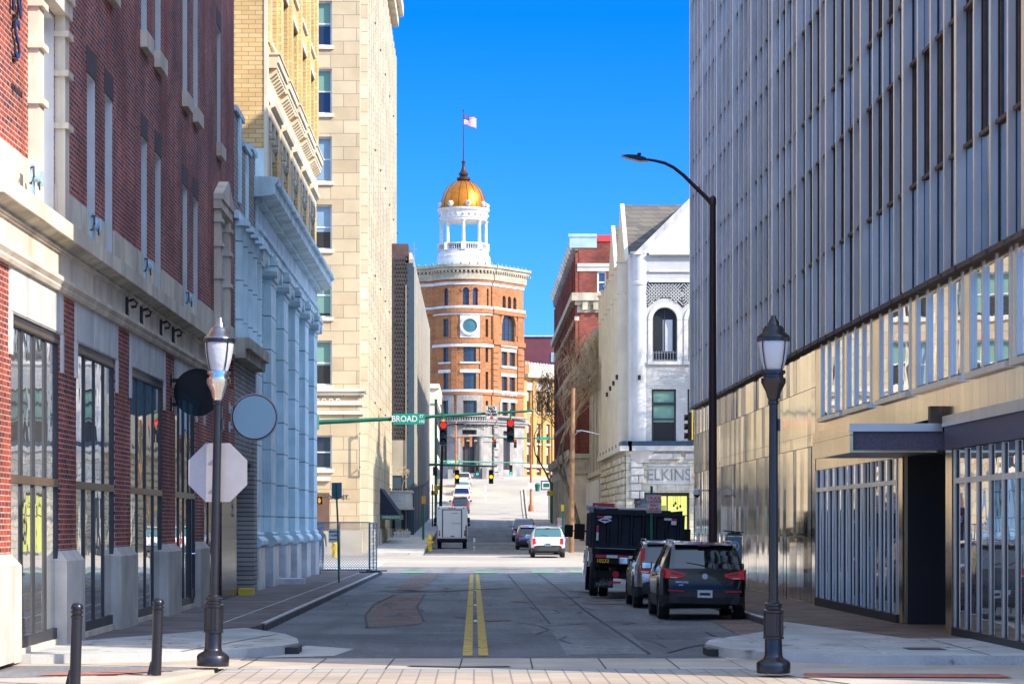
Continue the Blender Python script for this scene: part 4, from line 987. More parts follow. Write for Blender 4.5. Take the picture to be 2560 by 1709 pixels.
# ================================================================== white brick corner building with rusticated stone base
ek = thing('white_building', 'white painted brick building with round corner columns and a rough stone base named ELKINS', 'building', (11, 147, 0))
YK, XK, YKE = 147.2, 9.25, 174.0
FK = Flat((0, YK, 0), (1, 0, 0), (0, -1, 0)); FKS = Flat((XK, 0, 0), (0, 1, 0), (-1, 0, 0))
zb = WZ(1022, YK); ze = WZ(582, YK)
wx = lambda x: WX(x, YK); wz = lambda y: WZ(y, YK)
A1 = (wx(1497), wx(1553), wz(828), wz(705)); rA = (A1[1] - A1[0]) / 2
B1 = (wx(1495), wx(1551), wz(1014), wz(892))
more = [(a + 2.12, b + 2.12, c, d) for a, b, c, d in (A1, B1)] + [(a + 4.3, b + 4.3, c, d) for a, b, c, d in (A1, B1)]
mb = MB(); hs_ = [A1, B1] + more
wall(mb, FK, wx(1470), 24, zb, wz(585), hs_, .3)
for h_ in hs_:
    if h_[2] > 8.5: arch_fill(mb, FK, h_[0], h_[1], h_[3] - rA, 0, .3)
wall(mb, FKS, YK + .3, YKE, zb, ze, [], .2)
mb.face([(XK, YKE, 0), (24, YKE, 0), (24, YKE, ze), (XK, YKE, ze)]); mb.face([(24, YK, 0), (24, YKE, 0), (24, YKE, ze), (24, YK, ze)]); mb.face([(XK, YK + .1, ze - .1), (24, YK + .1, ze - .1), (24, YKE, ze - .1), (XK, YKE, ze - .1)])
mb.build('wall', 'white_brick', ek)
for h_ in hs_:
    if h_[2] > 8.5:
        f = window(ek, FK, h_[0], h_[1], h_[2], h_[3], .28, 2, 1, 'frame_dark', 'glass', .09)
        mb = MB(); mb.fb(FK, h_[0], h_[1], h_[2] + .06, h_[2] + .1, -.08, -.05); mb.fb(FK, h_[0], h_[1], h_[2] + .5, h_[2] + .53, -.08, -.05)
        for k in range(9): u = h_[0] + .05 + k * (h_[1] - h_[0] - .1) / 8; mb.fb(FK, u - .015, u + .015, h_[2], h_[2] + .62, -.079, -.05)
        mb.build('railing', 'galvanised', f)
        mb = MB(); ring(mb, FK, (h_[0] + h_[1]) / 2, h_[3] - rA, rA + .02, rA + .26, -.02, .07); mb.fb(FK, h_[0] - .26, h_[0] - .02, h_[2], h_[3] - rA, -.02, .05); mb.fb(FK, h_[1] + .02, h_[1] + .26, h_[2], h_[3] - rA, -.02, .05); mb.fb(FK, h_[0] - .3, h_[1] + .3, h_[2] - .2, h_[2] - .003, -.02, .14); mb.build('arch_surround', 'white_stucco', f)
        mb = MB(); mb.fb(FK, h_[0] + .62, h_[1] - .25, h_[2] + .6, h_[3] - .7, -.30, -.272); mb.build('curtain', 'blind_white', f)
    else:
        f = window(ek, FK, h_[0], h_[1], h_[2], h_[3], .2, 1, 1, 'frame_dark', 'glass', .11, blind=('blind_green', .62))
        mb = MB(); mb.fb(FK, h_[0], h_[1], h_[3] - .95, h_[3] - .78, -.2, -.1); mb.fb(FK, h_[0], h_[1], h_[2] + 1.35, h_[2] + 1.42, -.2, -.1); mb.build('transom', 'frame_dark', f)
# lattice under the eaves with arched lower edge, hood bands
lz0, lz1 = wz(685), wz(648)
mb = MB()
for hh in hs_:
    if hh[2] > 8.5:
        c_ = (hh[0] + hh[1]) / 2
        k = -1.15
        while k < 1.15:
            for s in (-1, 1):
                for q in range(11):
                    za, zc = lz0 - .55 + q * .16, lz0 - .55 + (q + 1) * .16
                    u = k + s * (q * .16 - .8)
                    um = u + s * .08
                    if abs(um) < 1.05 and (za + zc) / 2 > lz0 - .55 + .62 * (1 - (um / 1.05) ** 2) and zc <= lz1 + .02:
                        mb.hexa([FK.p(c_ + u - .03, za, .02), FK.p(c_ + u + .03, za, .02), FK.p(c_ + u + .03, za, .05), FK.p(c_ + u - .03, za, .05), FK.p(c_ + u + s * .16 - .03, zc, .02), FK.p(c_ + u + s * .16 + .03, zc, .02), FK.p(c_ + u + s * .16 + .03, zc, .05), FK.p(c_ + u + s * .16 - .03, zc, .05)])
            k += .2
mb.build('lattice', 'white_trim', ek)
mb = MB()
for hh in hs_:
    if hh[2] > 8.5: c_ = (hh[0] + hh[1]) / 2; mb.fprism(FK, [(c_ - 1.05, lz1), (c_ + 1.05, lz1)] + [(c_ + 1.05 - 2.1 * i / 12, lz0 - .55 + .60 * (1 - ((1.05 - 2.1 * i / 12) / 1.05) ** 2)) for i in range(13)], -.01, .012)
mb.build('lattice_backing', 'roof_dark', ek)
mb = MB()
for zz, h_, n in ((wz(585), .12, .28), (wz(585) - 1.0, .12, .10), (lz1 + .01, .12, .12)): mb.fb(FK, wx(1488), 24, zz, zz + h_, -.02, n)
mb.build('eaves_band', 'white_trim', ek)
# gable over the front
gx = 15.3; gzt = wz(585) + .13; gp_ = WZ(455, YK) + (gx - wx(1580)) * .80
slope = (WZ(455, YK) - WZ(578, YK)) / (wx(1580) - wx(1457)); gtop = gzt + slope * (gx - wx(1457))
mb = MB(); mb.fprism(FK, [(wx(1466), gzt), (2 * gx - wx(1466), gzt), (gx, gtop - .1)], -.5, .05); mb.build('gable', 'white_stucco', ek)
mb = MB()
for s in (-1, 1):
    q = lambda x, z: (gx + s * (gx - x) * -1 if s < 0 else 2 * gx - x, z)
    pts = [(wx(1452), gzt - .1), (wx(1452) + .5, gzt - .1), (gx, gtop - .26), (gx, gtop)]
    pts = pts if s < 0 else [(2 * gx - x, z) for x, z in pts]
    mb.fprism(FK, pts, -.6, .22)
mb.build('bargeboard', 'limestone_grey', ek)
mb = MB(); mb.box(XK - .02, wx(1471), YK + .25, YK + 1.2, zb, ze); mb.build('corner_wall', 'white_stucco', ek)
mb = MB()
mb.prism([(wx(1452), YK + .35, gzt), (2 * gx - wx(1452), YK + .35, gzt), (gx, YK + .35, gtop + .02)], [(wx(1452), YKE, gzt), (2 * gx - wx(1452), YKE, gzt), (gx, YKE, gtop + .02)])
mb.build('main_roof', 'shingle', ek)
for (yc, hw, ridge, x0) in ((157.0, 5.0, WZ(470, 157), WX(1432, 157)), (168.0, 4.6, WZ(520, 168), WX(1411, 168))):
    mb = MB(); zl = ze - .05
    mb.prism([(x0, yc - hw, zl), (x0, yc + hw, zl), (x0, yc, ridge)], [(gx, yc - hw, zl), (gx, yc + hw, zl), (gx, yc, ridge)]); rf = mb.build('cross_roof', 'shingle', ek)
    mb = MB(); mb.prism([(x0 - .25, yc - hw - .1, zl), (x0 - .25, yc + hw + .1, zl), (x0 - .25, yc, ridge + .08)], [(x0 - .003, yc - hw - .1, zl), (x0 - .003, yc + hw + .1, zl), (x0 - .003, yc, ridge + .08)]); mb.build('gable_wall', 'cream_stucco', rf)
# round columns
def round_col(x, y, r, top, mat):
    mb = MB(); mb.lathe((x, y, 0), [(r + .05, zb + .02), (r + .05, zb + .25), (r, zb + .3), (r, top - 2.0), (r + .05, top - 1.96), (r + .05, top - 1.8), (r + .01, top - 1.76), (r + .01, top - .12), (r + .09, top - .1), (r + .09, top)], 20)
    mb.build('round_column', mat, ek, True)
round_col(wx(1470), YK + .42, .52, ze + .15, 'white_stucco')
for y in (150.6, 154.3, 158.0, 161.8, 165.6, 169.4, 173.2): round_col(XK + .05, y, .60, ze - .1 - .0 * y, 'cream_stucco')
sp = None
spl = ['small black downlight on the round corner column of the white building', 'small black downlight nearest the corner on the cream side columns', 'small black downlight second from the corner on the cream side columns', 'small black downlight fourth from the corner on the cream side columns', 'small black downlight third from the corner on the cream side columns']
for i, (x, y, yy) in enumerate(((wx(1470) - .1, 866, YK - .12), (XK - .58, 865, 150.6), (XK - .58, 879, 154.3), (XK - .58, 905, 161.8), (XK - .58, 891, 158.0))):
    if sp is None:
        mb = MB(); mb.lathe((0, 0, -.14), [(.09, 0), (.1, .28), (.03, .3)], 10); mb.box(-.02, .02, 0, .22, -.02, .04); sp = tag(mb.build('downlight', 'black_metal'), spl[0], 'light', 'downlights on the round columns'); o = sp
    else: o = sp.copy(); COL.objects.link(o); o['label'] = spl[i]
    o.location = (x, yy - .1, WZ(y, yy))
# base
mb = MB(); bx = wx(1444)
op = (wx(1456), wx(1582), 0, wz(1129))
wall(mb, FK, bx, 24, -.2, zb, [op], .6, .06)
wall(mb, FKS, YK - .05, YKE, -.2, zb, [], .2, .22)
mb.face([FK.p(bx, -.2, .06), FK.p(bx, zb, .06), (XK - .22, YK - .05, zb), (XK - .22, YK - .05, -.2)])
mb.build('stone_base', 'rustic', ek)
mb = MB(); r2 = random.Random(3)
ztop = zb - .35
zz = wz(1068)
for i in range(7):                                     # rough-faced blocks round the name panel
    for (ua, ub) in ((bx + .05, wx(1478)),):
        u = ua
        while u < ub - .2:
            w_ = min(r2.uniform(.45, .8), ub - u); h0 = 3.35 + i * .46
            if h0 + .42 < zb - .1:
                c = MB(); c.fb(FK, u + .02, u + w_ - .02, h0, h0 + .42, .05, .12 + r2.uniform(.04, .12)); bmesh.ops.bevel(c.bm, geom=c.bm.edges[:], offset=.05, segments=1, affect='EDGES'); mb.absorb(c)
            u += w_
u = wx(1484)
while u < 23:
    for h0 in (zb - .82, zb - .42 - .85):
        if h0 > wz(1064): 
            c = MB(); w_ = r2.uniform(.5, .9); c.fb(FK, u + .02, u + w_ - .02, h0, h0 + .38, .05, .10 + r2.uniform(.04, .12)); bmesh.ops.bevel(c.bm, geom=c.bm.edges[:], offset=.05, segments=1, affect='EDGES'); mb.absorb(c)
    u += .75
mb.build('rough_block', 'stone_white', ek)
for y in (148.2, 150.6, 152.5, 154.3, 156.2, 158.0, 160, 161.8, 163.8, 165.6, 167.5, 169.4, 171.3, 173.2):
    mb = MB()
    for k in range(13):
        h0 = .1 + k * .45; n = .3 + r2.uniform(.02, .14) + (.25 if h0 < 3.0 else 0)
        c = MB(); c.fb(FKS, y - .55, y + .55, h0, h0 + .42, .2, n); bmesh.ops.bevel(c.bm, geom=c.bm.edges[:], offset=.06, segments=1, affect='EDGES'); mb.absorb(c)
    mb.build('rough_pier', 'rustic', ek)
mb = MB(); mb.fb(FK, bx - .1, 24, zb + .002, zb + .28, -.1, .22); mb.fb(FKS, YK - .22, YKE, zb + .002, zb + .28, -.1, .5); mb.build('dark_band', 'navy_panel', ek)
mb = MB(); mb.fb(FK, bx - .05, 24, zb - .30, zb - .003, -.1, .30); mb.fb(FKS, YK - .3, YKE, zb - .3, zb - .003, -.1, .62); mb.build('base_cornice', 'stone_white', ek)
mb = MB(); mb.lathe((wx(1470), YK + .35, 0), [(.62, zb - 1.0), (.75, zb - .6), (.95, zb - .32)], 16); mb.build('corbel', 'stone_white', ek, True)
mb = MB(); a, b, c, d = wx(1486), wx(1582), wz(1110), wz(1069)
mb.fb(FK, a, b, c, d, .05, .09); mb.fb(FK, a, b, d + .003, d + .1, .05, .16); mb.fb(FK, b + .003, b + .1, c, d, .05, .16); mb.build('name_panel', 'stone_white', ek)
text('name_lettering', 'ELKINS', 'stone_grey', ek, ((wx(1494) + wx(1574)) / 2, YK - .09, (wz(1103) + wz(1076)) / 2), .98, (R(90), 0, 0), .02, sx=.86)
# lit shop front
lm = lamp_mat('shop_interior', (.62, .64, .16), .36, (.5, .5, .15)); lamp_mat('shop_interior_dim', (.35, .40, .08), .22, (.2, .2, .1))
mb = MB(); mb.fb(FK, wx(1506), op[1] - .03, 0, op[3] - .2, -.9, -.85); f = mb.build('shop_window', 'shop_interior', ek)
mb = MB(); mb.fb(FK, wx(1508), wx(1530), 1.4, op[3] - .75, -.84, -.8); mb.build('interior_shelf', 'shop_interior_dim', f)
mb = MB()
for x in (1506, 1532, 1579): mb.fb(FK, wx(x) - .04, wx(x) + .04, 0, op[3] - .15, -.6, -.5)
mb.fb(FK, wx(1506), wx(1581), op[3] - .16, op[3], -.62, -.48); mb.fb(FK, wx(1530), wx(1580), wz(1183), wz(1183) + .06, -.6, -.5); mb.build('window_frame', 'frame_dark', f)
mb = MB()
for x, y in ((1548, 1158), (1556, 1164), (1563, 1160), (1552, 1153)):
    mb.tube([(wx(x), YK + .75, op[3] - .2), (wx(x), YK + .75, wz(y - 5))], .008, 4); mb.lathe((wx(x), YK + .75, wz(y)), [(.03, -.1), (.07, -.02), (.02, .1)], 8)
mb.build('pendant_lamp', 'frame_dark', f)
mb = MB(); mb.fb(FK, op[0], wx(1505), 0, op[3], -.6, -.1); mb.build('door_surround', 'navy_panel', ek)
mb = MB(); mb.lathe((wx(1462), YK - .02, 0), [(.2, .1), (.2, .3), (.15, .35), (.15, 3.0), (.2, 3.05), (.2, 3.25)], 12); mb.build('dark_column', 'frame_dark', ek, True)

# ================================================================== grey classical building
gb = thing('grey_building', 'plain grey stone building with heavy cornice between the white and red brick buildings', 'building', (9, 185, 0))
GA, GB = 174.2, 196.0; XG = 9.15
FG = Flat((XG, 0, 0), (0, 1, 0), (-1, 0, 0)); hg = WZ(800, 190)
hol = [(176 + k * 4.6, 178.6 + k * 4.6, z, z + 3.4) for k in range(4) for z in (6.2, 10.6)]
mb = MB(); wall(mb, FG, GA, GB, 0, hg, hol, .5); mb.face([(XG, GB, 0), (26, GB, 0), (26, GB, hg), (XG, GB, hg)]); mb.face([(XG, GA, hg), (26, GA, hg), (26, GB, hg), (XG, GB, hg)]); mb.build('wall', 'grey_stucco', gb)
for a, b, c, d in hol: window(gb, FG, a, b, c, d, .45, 2, 2, 'frame_brown', 'glass', .12)
mb = MB(); pr = [(hg - 1.2, .1), (hg - .8, .15), (hg - .5, .5), (hg - .1, .7), (hg + .3, .8), (hg + .3, -.2), (hg - 1.2, -.2)]
mb.prism([FG.p(GA + .1, v, n) for v, n in pr], [FG.p(GB + .2, v, n) for v, n in pr]); mb.build('cornice', 'stone_dirty', gb)
mb = MB(); mb.fb(FG, GA, GB, 5.4, 5.75, -.1, .2); mb.fb(FG, GA, GB, hg - 2.2, hg - 2.0, -.1, .12); mb.build('string_course', 'stone_dirty', gb)
for k in range(5): MB().fb(FG, GA + .6 + k * 4.6, min(GB - .1, GA + 1.5 + k * 4.6), 5.8, hg - 2.25, -.1, .12).build('pilaster', 'grey_stucco', gb)
mb = MB(); mb.fb(FG, GA + 1, GB - .5, 0, 5.0, -.05, .35); mb.build('shutter_panel', 'panel_white', gb)
mb = MB(); mb.lathe((XG - .36, 186, 2.9), [(.05, -.05), (.3, -.05), (.3, .02), (.05, .02)], 14, 'x'); mb.build('round_vent', 'rust_pole', gb)

# ================================================================== red brick hotel block
rb = thing('red_building', 'red brick block with pale roofline brackets over a pale stone ground floor', 'building', (8, 215, 0))
RY, RYE, XR = 196.3, 248.0, WX(1327, 196.3)
FRB = Flat((0, RY, 0), (1, 0, 0), (0, -1, 0)); FRS = Flat((XR, 0, 0), (0, 1, 0), (-1, 0, 0))
ry = lambda y: WZ(y, RY); rx = lambda x: WX(x, RY); HRB = ry(545); zs = ry(1040)
hol = [(rx(1370), rx(1391), ry(672), ry(622)), (rx(1370), rx(1391), ry(860), ry(800))]
mb = MB(); wall(mb, FRB, XR, 26, zs, HRB, hol, .25); 
n_ = 16; pit = (RYE - RY) / n_
hs2 = [(RY + .9 + pit * k, RY + pit * (k + 1) - .55, z, z + 2.5) for k in range(n_) for z in (7.6, 11.3, 15.0, 19.0)]
wall(mb, FRS, RY, RYE, zs, HRB, hs2, .35)
mb.face([(XR, RYE, 0), (26, RYE, 0), (26, RYE, HRB), (XR, RYE, HRB)]); mb.face([(XR, RY, HRB - .01), (26, RY, HRB - .01), (26, RYE, HRB - .01), (XR, RYE, HRB - .01)]); mb.build('wall', 'brick_red', rb)
for a, b, c, d in hol: window(rb, FRB, a, b, c, d, .15, 1, 2, 'frame_white', 'glass_bluegrey', .13)
mb = MB()
for a, b, c, d in hs2: mb.face([FRS.p(a, c, -.3), FRS.p(b, c, -.3), FRS.p(b, d, -.3), FRS.p(a, d, -.3)])
mb.build('side_window', 'glass', rb)
for k in range(n_ + 1):
    y = RY + pit * k + .35; mb = MB(); mb.fb(FRS, y - .35, y + .35, zs, HRB - 1.2, -.05, .24); mb.build('brick_rib', 'brick_red', rb)
    [MB().fb(FRS, y - .36, y + .36, z, z + .35, -.05, .30).build('stone_block', 'stone_dirty', rb) for z in (10.4, 14.1, 17.9)]
    mb = MB(); mb.prism([FRS.p(y - .32, v, n) for v, n in ((HRB + .25, 0), (HRB + .25, .62), (HRB + .0, .55), (HRB - .35, .40), (HRB - 1.0, .28), (HRB - 1.0, 0))], [FRS.p(y + .10, v, n) for v, n in ((HRB + .25, 0), (HRB + .25, .62), (HRB + .0, .55), (HRB - .35, .40), (HRB - 1.0, .28), (HRB - 1.0, 0))]); mb.build('roof_bracket', 'stone_grey', rb)
mb = MB(); mb.fb(FRB, XR - .7, rx(1369), HRB - .8, HRB + .05, -.05, .06); mb.fb(FRB, XR - .8, rx(1369), HRB + .052, HRB + .3, -.05, .12); mb.build('corner_cornice', 'fixture_blue', rb)
mb = MB(); mb.fb(FRB, rx(1370), 26, HRB - .3, HRB + .2, -.05, .08); mb.build('coping', 'red_sign', rb)
mb = MB(); mb.fb(FRB, XR - .1, 26, ry(612), ry(604), -.05, .10); mb.fb(FRB, XR - .1, 26, ry(622), ry(612.3), -.05, .05); mb.build('stone_band', 'stone_white', rb)
mb = MB(); za, zc = ry(708), ry(672)
mb.fb(FRB, XR - .55, 26, za + .62, zc, -.05, .50); mb.fb(FRB, XR - .3, 26, za + .3, za + .618, -.05, .28); mb.fb(FRB, XR - .12, 26, za - .3, za + .298, -.05, .1); mb.fb(FRS, RY, RYE, za + .62, zc - .1, -.05, .6)
for k in range(6):
    u = XR + .3 + k * .85; mb.fb(FRB, u, u + .4, za - .1, za + .6, .1, .4)
mb.build('mid_cornice', 'stone_dirty', rb)
mb = MB(); mb.fb(FRB, XR - .15, 26, ry(860), ry(850), -.05, .2); mb.fb(FRB, XR - .1, 26, ry(885), ry(876), -.05, .14); mb.build('string_course', 'stone_dirty', rb)
mb = MB(); mb.box(XR - .4, 26, RY - .3, RYE, -.2, zs - 1.6); mb.build('stone_base', 'stone_cream', rb)
mb = MB(); mb.box(XR - .75, 26, RY - .6, RYE + .2, zs - .35, zs); mb.box(XR - .45, 26, RY - .4, RYE + .1, zs - 1.0, zs - .353); mb.box(XR - .6, 26, RY - .5, RYE + .1, zs - 1.6, zs - 1.003)
k = RY - .6
while k < RYE: mb.box(XR - .9, XR - .753, k, k + .7, zs - .2, zs + .3); k += 1.9
mb.build('base_cornice', 'stone_dirty', rb)
mb = MB()
for k in range(16): mb.fb(FRS, RY + .2 + k * 3.2, RY + 1.5 + k * 3.2, 0, zs - 1.62, .35, .62)
mb.build('stone_pier', 'stone_dirty', rb)
t = thing('maroon_wall', 'low dark maroon end wall at the far foot of the red brick block', 'wall', (6, 250, 2))
mb = MB(); mb.box(WX(1265, 252), WX(1275, 252), 252, 258, 0, WZ(1088, 252)); mb.build('wall', 'purple_brick', t)

# ================================================================== domed corner building
dm = thing('domed_building', 'orange brick corner building with curved front and white cupola under a copper dome', 'building', (-1.2, 331, 7.6))
S = 330 / FPX
hz = lambda y: EYE + (CY - y) * S
RBW = 4.3; CB = Vector((-1.25, 330 + RBW, 0)); FB = Cyl(CB, RBW)
uth = lambda x: RBW * math.asin(max(-1, min(1, ((x - CX) * S - CB.x) / RBW)))
u0, u1 = -RBW * R(72), RBW * R(58)
jr = Vector((CB.x + RBW * math.sin(R(58)), CB.y - RBW * math.cos(R(58)), 0)); ang = R(33)
WD = (math.sin(ang), math.cos(ang), 0); WN = (math.cos(ang), -math.sin(ang), 0)
wlen = 7.5
FW = Flat((jr.x + .25, jr.y + .1, 0), WD, WN)
jl = Vector((CB.x - RBW * math.sin(R(72)), CB.y - RBW * math.cos(R(72)), 0)); FLW = Flat((jl.x, jl.y, 0), (-.94, .34, 0), (-.34, -.94, 0))
HD0, HD1 = hz(955), hz(640)
wrow = [(897, 851), (831, 797), (774, 726), (700, 660), (948, 915)]
def bowholes():
    out = []
    for yb, yt in ((892, 851), (829, 796), (948, 918)):
        out += [(uth(1062.7), uth(1092), hz(yb), hz(yt)), (uth(1016), uth(1028.5), hz(yb), hz(yt)), (uth(1114), uth(1120), hz(yb), hz(yt))]
    out += [(uth(1016), uth(1028.5), hz(771), hz(730)), (uth(1114), uth(1120), hz(771), hz(730))]
    for a, b in ((1061.5, 1076), (1084.5, 1096), (1018, 1028), (1117, 1121)): out.append((uth(a), uth(b), hz(699), hz(659)))
    return out
BH = bowholes()
mb = MB(); wall(mb, FB, u0, u1, HD0, HD1, BH, .35)
for h_ in BH[-4:]: arch_fill(mb, FB, h_[0], h_[1], h_[3] - (h_[1] - h_[0]) / 2, 0, .35)
WH = []
for yb, yt in ((897, 857), (832, 799)):
    for a in (1.9, 3.9): WH.append((a + .1, a + 1.5, hz(yb) - .1, hz(yt) - .1))
for yb, yt in ((950, 918),):
    for a in (1.9, 4.0): WH.append((a + .1, a + 1.5, hz(yb), hz(yt)))
WAR = (2.0, 5.3, hz(782), hz(782) + 4.2)
W3 = [(2.2 + k * 1.35, 3.05 + k * 1.35, hz(708), hz(671)) for k in range(3)]
wall(mb, FW, -.35, wlen, HD0, HD1, WH + [WAR] + W3, .35)
arch_fill(mb, FW, WAR[0], WAR[1], WAR[3] - 1.65, 0, .35)
for h_ in W3: arch_fill(mb, FW, h_[0], h_[1], h_[3] - .425, 0, .35)
wall(mb, FLW, 0, 14, HD0 - 8, HD1, [], .3)
e = FW.p(wlen, 0, 0)
mb.face([(e.x, e.y, 6), (e.x - 9, e.y + 6, 6), (e.x - 9, e.y + 6, HD1), (e.x, e.y, HD1)])
mb.build('brick_wall', 'brick_orange', dm)
for h_ in BH: window(dm, FB, *h_, .3, 2 if h_[1] - h_[0] > 1.2 else 1, 2, 'frame_dark', 'glass', .08)
for h_ in WH + W3: window(dm, FW, *h_, .3, 1, 2, 'frame_dark', 'glass', .08)
window(dm, FW, *WAR, .3, 3, 3, 'frame_dark', 'glass', .1)
# piers, bands, mouldings
mb = MB()
for a, b in ((1036, 1049), (1100, 1112)):
    ua, ub = uth(a), uth(b)
    for t_, bt in ((846, 898), (721, 775), (794, 846)): MB().fb(FB, ua, ub, hz(bt), hz(t_), -.05, .14).build('brick_pier', 'brick_orange', dm)
for a, b in ((-.3, 1.1), (5.9, wlen)):
    mb = MB(); k = hz(898)
    while k < hz(795): mb.fb(FW, a, b, k + .04, k + .72, -.05, .16); k += .76
    k = hz(785)
    mb.fb(FW, a, b, hz(784), hz(716), -.05, .14)
    mb.build('brick_pier', 'brick_orange', dm)
mb = MB()
def band(yb, yt, n, f=True, w=True, l=True):
    if f: mb.fb(FB, u0, u1, hz(yb), hz(yt), -.05, n)
    if w: mb.fb(FW, -.3, wlen + n, hz(yb), hz(yt), -.05, n)
    if l: mb.fb(FLW, 0, 14, hz(yb), hz(yt), -.05, n)
for q in ((652, 645, .10), (706, 700.5, .25), (721, 717, .18, 1, 0, 0), (794.5, 788, .30, 1, 0, 0), (898, 892.5, .22)): band(*q)
for yb, yt in ((833, 829.2), (854, 846.5), (896.4, 892.2)):
    for a, b in ((1055, 1100), (1007, 1034)): mb.fb(FB, uth(a), uth(b), hz(yb), hz(yt), -.05, .15)
for h_ in WH: mb.fb(FW, h_[0] - .25, h_[1] + .25, h_[3] + .003, h_[3] + .42, -.1, .10); mb.fb(FW, h_[0] - .25, h_[1] + .25, h_[2] - .3, h_[2] - .003, -.1, .16)
mb.fb(FW, WAR[0] - .4, WAR[1] + .4, WAR[2] - .45, WAR[2] - .003, -.1, .2)
for a, b in ((1055, 1101),):
    ua, ub = uth(a), uth(b)
mb.build('white_band', 'white_trim', dm)
mb = MB()
for yb, yt, n in ((716.5, 707, .30), (787, 776, .24), (904, 899, .16), (645, 641, .22)): band(yb, yt, n, True, yb != 716.5 or True)
ring(mb, FW, 3.65, WAR[3] - 1.65, 1.66, 2.15, -.05, .14)
for h_ in BH[-4:-1]: ring(mb, FB, (h_[0] + h_[1]) / 2, h_[3] - (h_[1] - h_[0]) / 2, (h_[1] - h_[0]) / 2 + .02, (h_[1] - h_[0]) / 2 + .28, -.05, .1)
for s in (1.15, 5.45): mb.fb(FW, s, s + .75, hz(762), hz(728), -.02, .1)
k = u0
while k < u1 - .3: mb.fb(FB, k, k + .28, hz(640), hz(634), 0, .12); mb.fb(FB, k + .05, k + .4, hz(628), hz(624), 0, .06); k += .75
k = 0
while k < wlen: mb.fb(FW, k, k + .3, hz(640), hz(632), 0, .12); k += .8
mb.build('terracotta_ornament', 'brick_orange', dm)
# round window
mb = MB(); uc, vc = uth(1077.6), hz(746.5)
ua, ub = uth(1055.5), uth(1101)
mb.fb(FB, ua, ub, hz(774), hz(722), .02, .10); mb.build('round_window_panel', 'white_trim', dm)
mb = MB(); ring(mb, FB, uc, vc, .92, 1.28, .08, .30, 0, 2 * math.pi, 24); f = mb.build('round_window', 'stone_white', dm)
mb = MB()
for i in range(24):
    a, b = 2 * math.pi * i / 24, 2 * math.pi * (i + 1) / 24
    mb.face([FB.p(uc, vc, .13), FB.p(uc + .93 * math.cos(a), vc + .93 * math.sin(a), .13), FB.p(uc + .93 * math.cos(b), vc + .93 * math.sin(b), .13)])
mb.build('pane', 'glass_teal', f)
# frieze, main cornice
mb = MB()
def corn(v0, v1, n):
    mb.fb(FB, u0 - .1, u1 + .02 * n, v0, v1, -.4, n); mb.fb(FW, -.2, wlen + n, v0, v1, -.4, n); mb.fb(FLW, 0, 14, v0, v1, -.4, n)
corn(hz(640), hz(632), .35)
corn(hz(619), hz(612), .6); corn(hz(611.8), hz(606), .8); corn(hz(631.8), hz(624), .35)
k = u0
while k < u1: mb.fb(FB, k, k + .22, hz(623.8), hz(619.2), .1, .58); k += .5
k = 0
while k < wlen + .8: mb.fb(FW, k, k + .25, hz(623.8), hz(619.2), .1, .58); k += .55
k = 0
while k < 13: mb.fb(FLW, k, k + .25, hz(623.8), hz(619.2), .1, .58); k += .55
mb.build('cornice', 'cornice_tan', dm)
mb = MB()
for F_, a, b in ((FB, u0, u1), (FW, 0, wlen), (FLW, 0, 13)):
    k = a
    while k < b: mb.ball(F_.p(k, hz(604), .65), .14, 5, 1.3); k += 1.0
mb.build('cornice_finial', 'pale_green_metal', dm)
mb = MB(); top_ = hz(606)
mb.prism([(CB.x, 333, top_ - .3), FW.p(wlen, top_ - .3), (e.x - 9, e.y + 6, top_ - .3), FLW.p(13, top_ - .3)], [(CB.x, 333, top_ - .1), FW.p(wlen, top_ - .1), (e.x - 9, e.y + 6, top_ - .1), FLW.p(13, top_ - .1)]); mb.build('roof', 'roof_dark', dm)
mb = MB(); q = FW.p(2.4, 0, -2.5); mb.box(q.x - 1.0, q.x + 1.6, q.y, q.y + 2, top_ - .1, hz(598)); mb.build('chimney', 'stone_cream', dm)
# white stone lower storeys
mb = MB(); g0 = 6.2
hb = [(uth(1060), uth(1093), g0, hz(985)), (uth(1014), uth(1026), hz(1060), hz(990))]
wall(mb, FB, u0, u1, g0, hz(953), hb, .9, .12)
wl = [(2.2, 3.9, hz(1075), hz(985))]
wall(mb, FW, -.35, wlen, g0, hz(953), wl, .5, .14); wall(mb, FLW, 0, 14, g0, hz(953), [], .3, .1)
mb.build('stone_storey', 'stone_grey', dm)
mb = MB(); band(955, 951, .75); band(966.5, 963.5, .70); band(972, 967, .5)
k = u0
while k < u1: mb.fb(FB, k, k + .14, hz(963.4), hz(955.2), .45, .6); k += .3
mb.build('balustrade', 'stone_grey', dm)
mb = MB(); band(1000, 996, .3); band(1012, 1008, .22, 1, 0, 0)
for x in (1052, 1100): mb.lathe((FB.p(uth(x), 0, .35).x, FB.p(uth(x), 0, .35).y, 0), [(.42, 8.4), (.42, 8.8), (.33, 8.9), (.30, hz(1005)), (.42, hz(1001))], 12)
for h_ in WH[-2:]:
    mb.fb(FW, h_[0] - .6, h_[0] - .003, h_[2], h_[3], -.1, .1)
for yb, yt, a, b in ((949, 905, 1048, 1062), (949, 905, 1093, 1106), (918, 905, 1062.2, 1092.8), (949, 905, 1003, 1015.5), (949, 905, 1029, 1040), (918, 905, 1015.6, 1028.9)): mb.fb(FB, uth(a), uth(b), hz(yb), hz(yt), -.05, .12)
for k in range(9):
    a = -.33; z = g0 + .6 + k * 1.0; mb.fb(FW, a, .9, z, z + .8, .1, .3)
mb.build('stone_trim', 'stone_grey', dm)
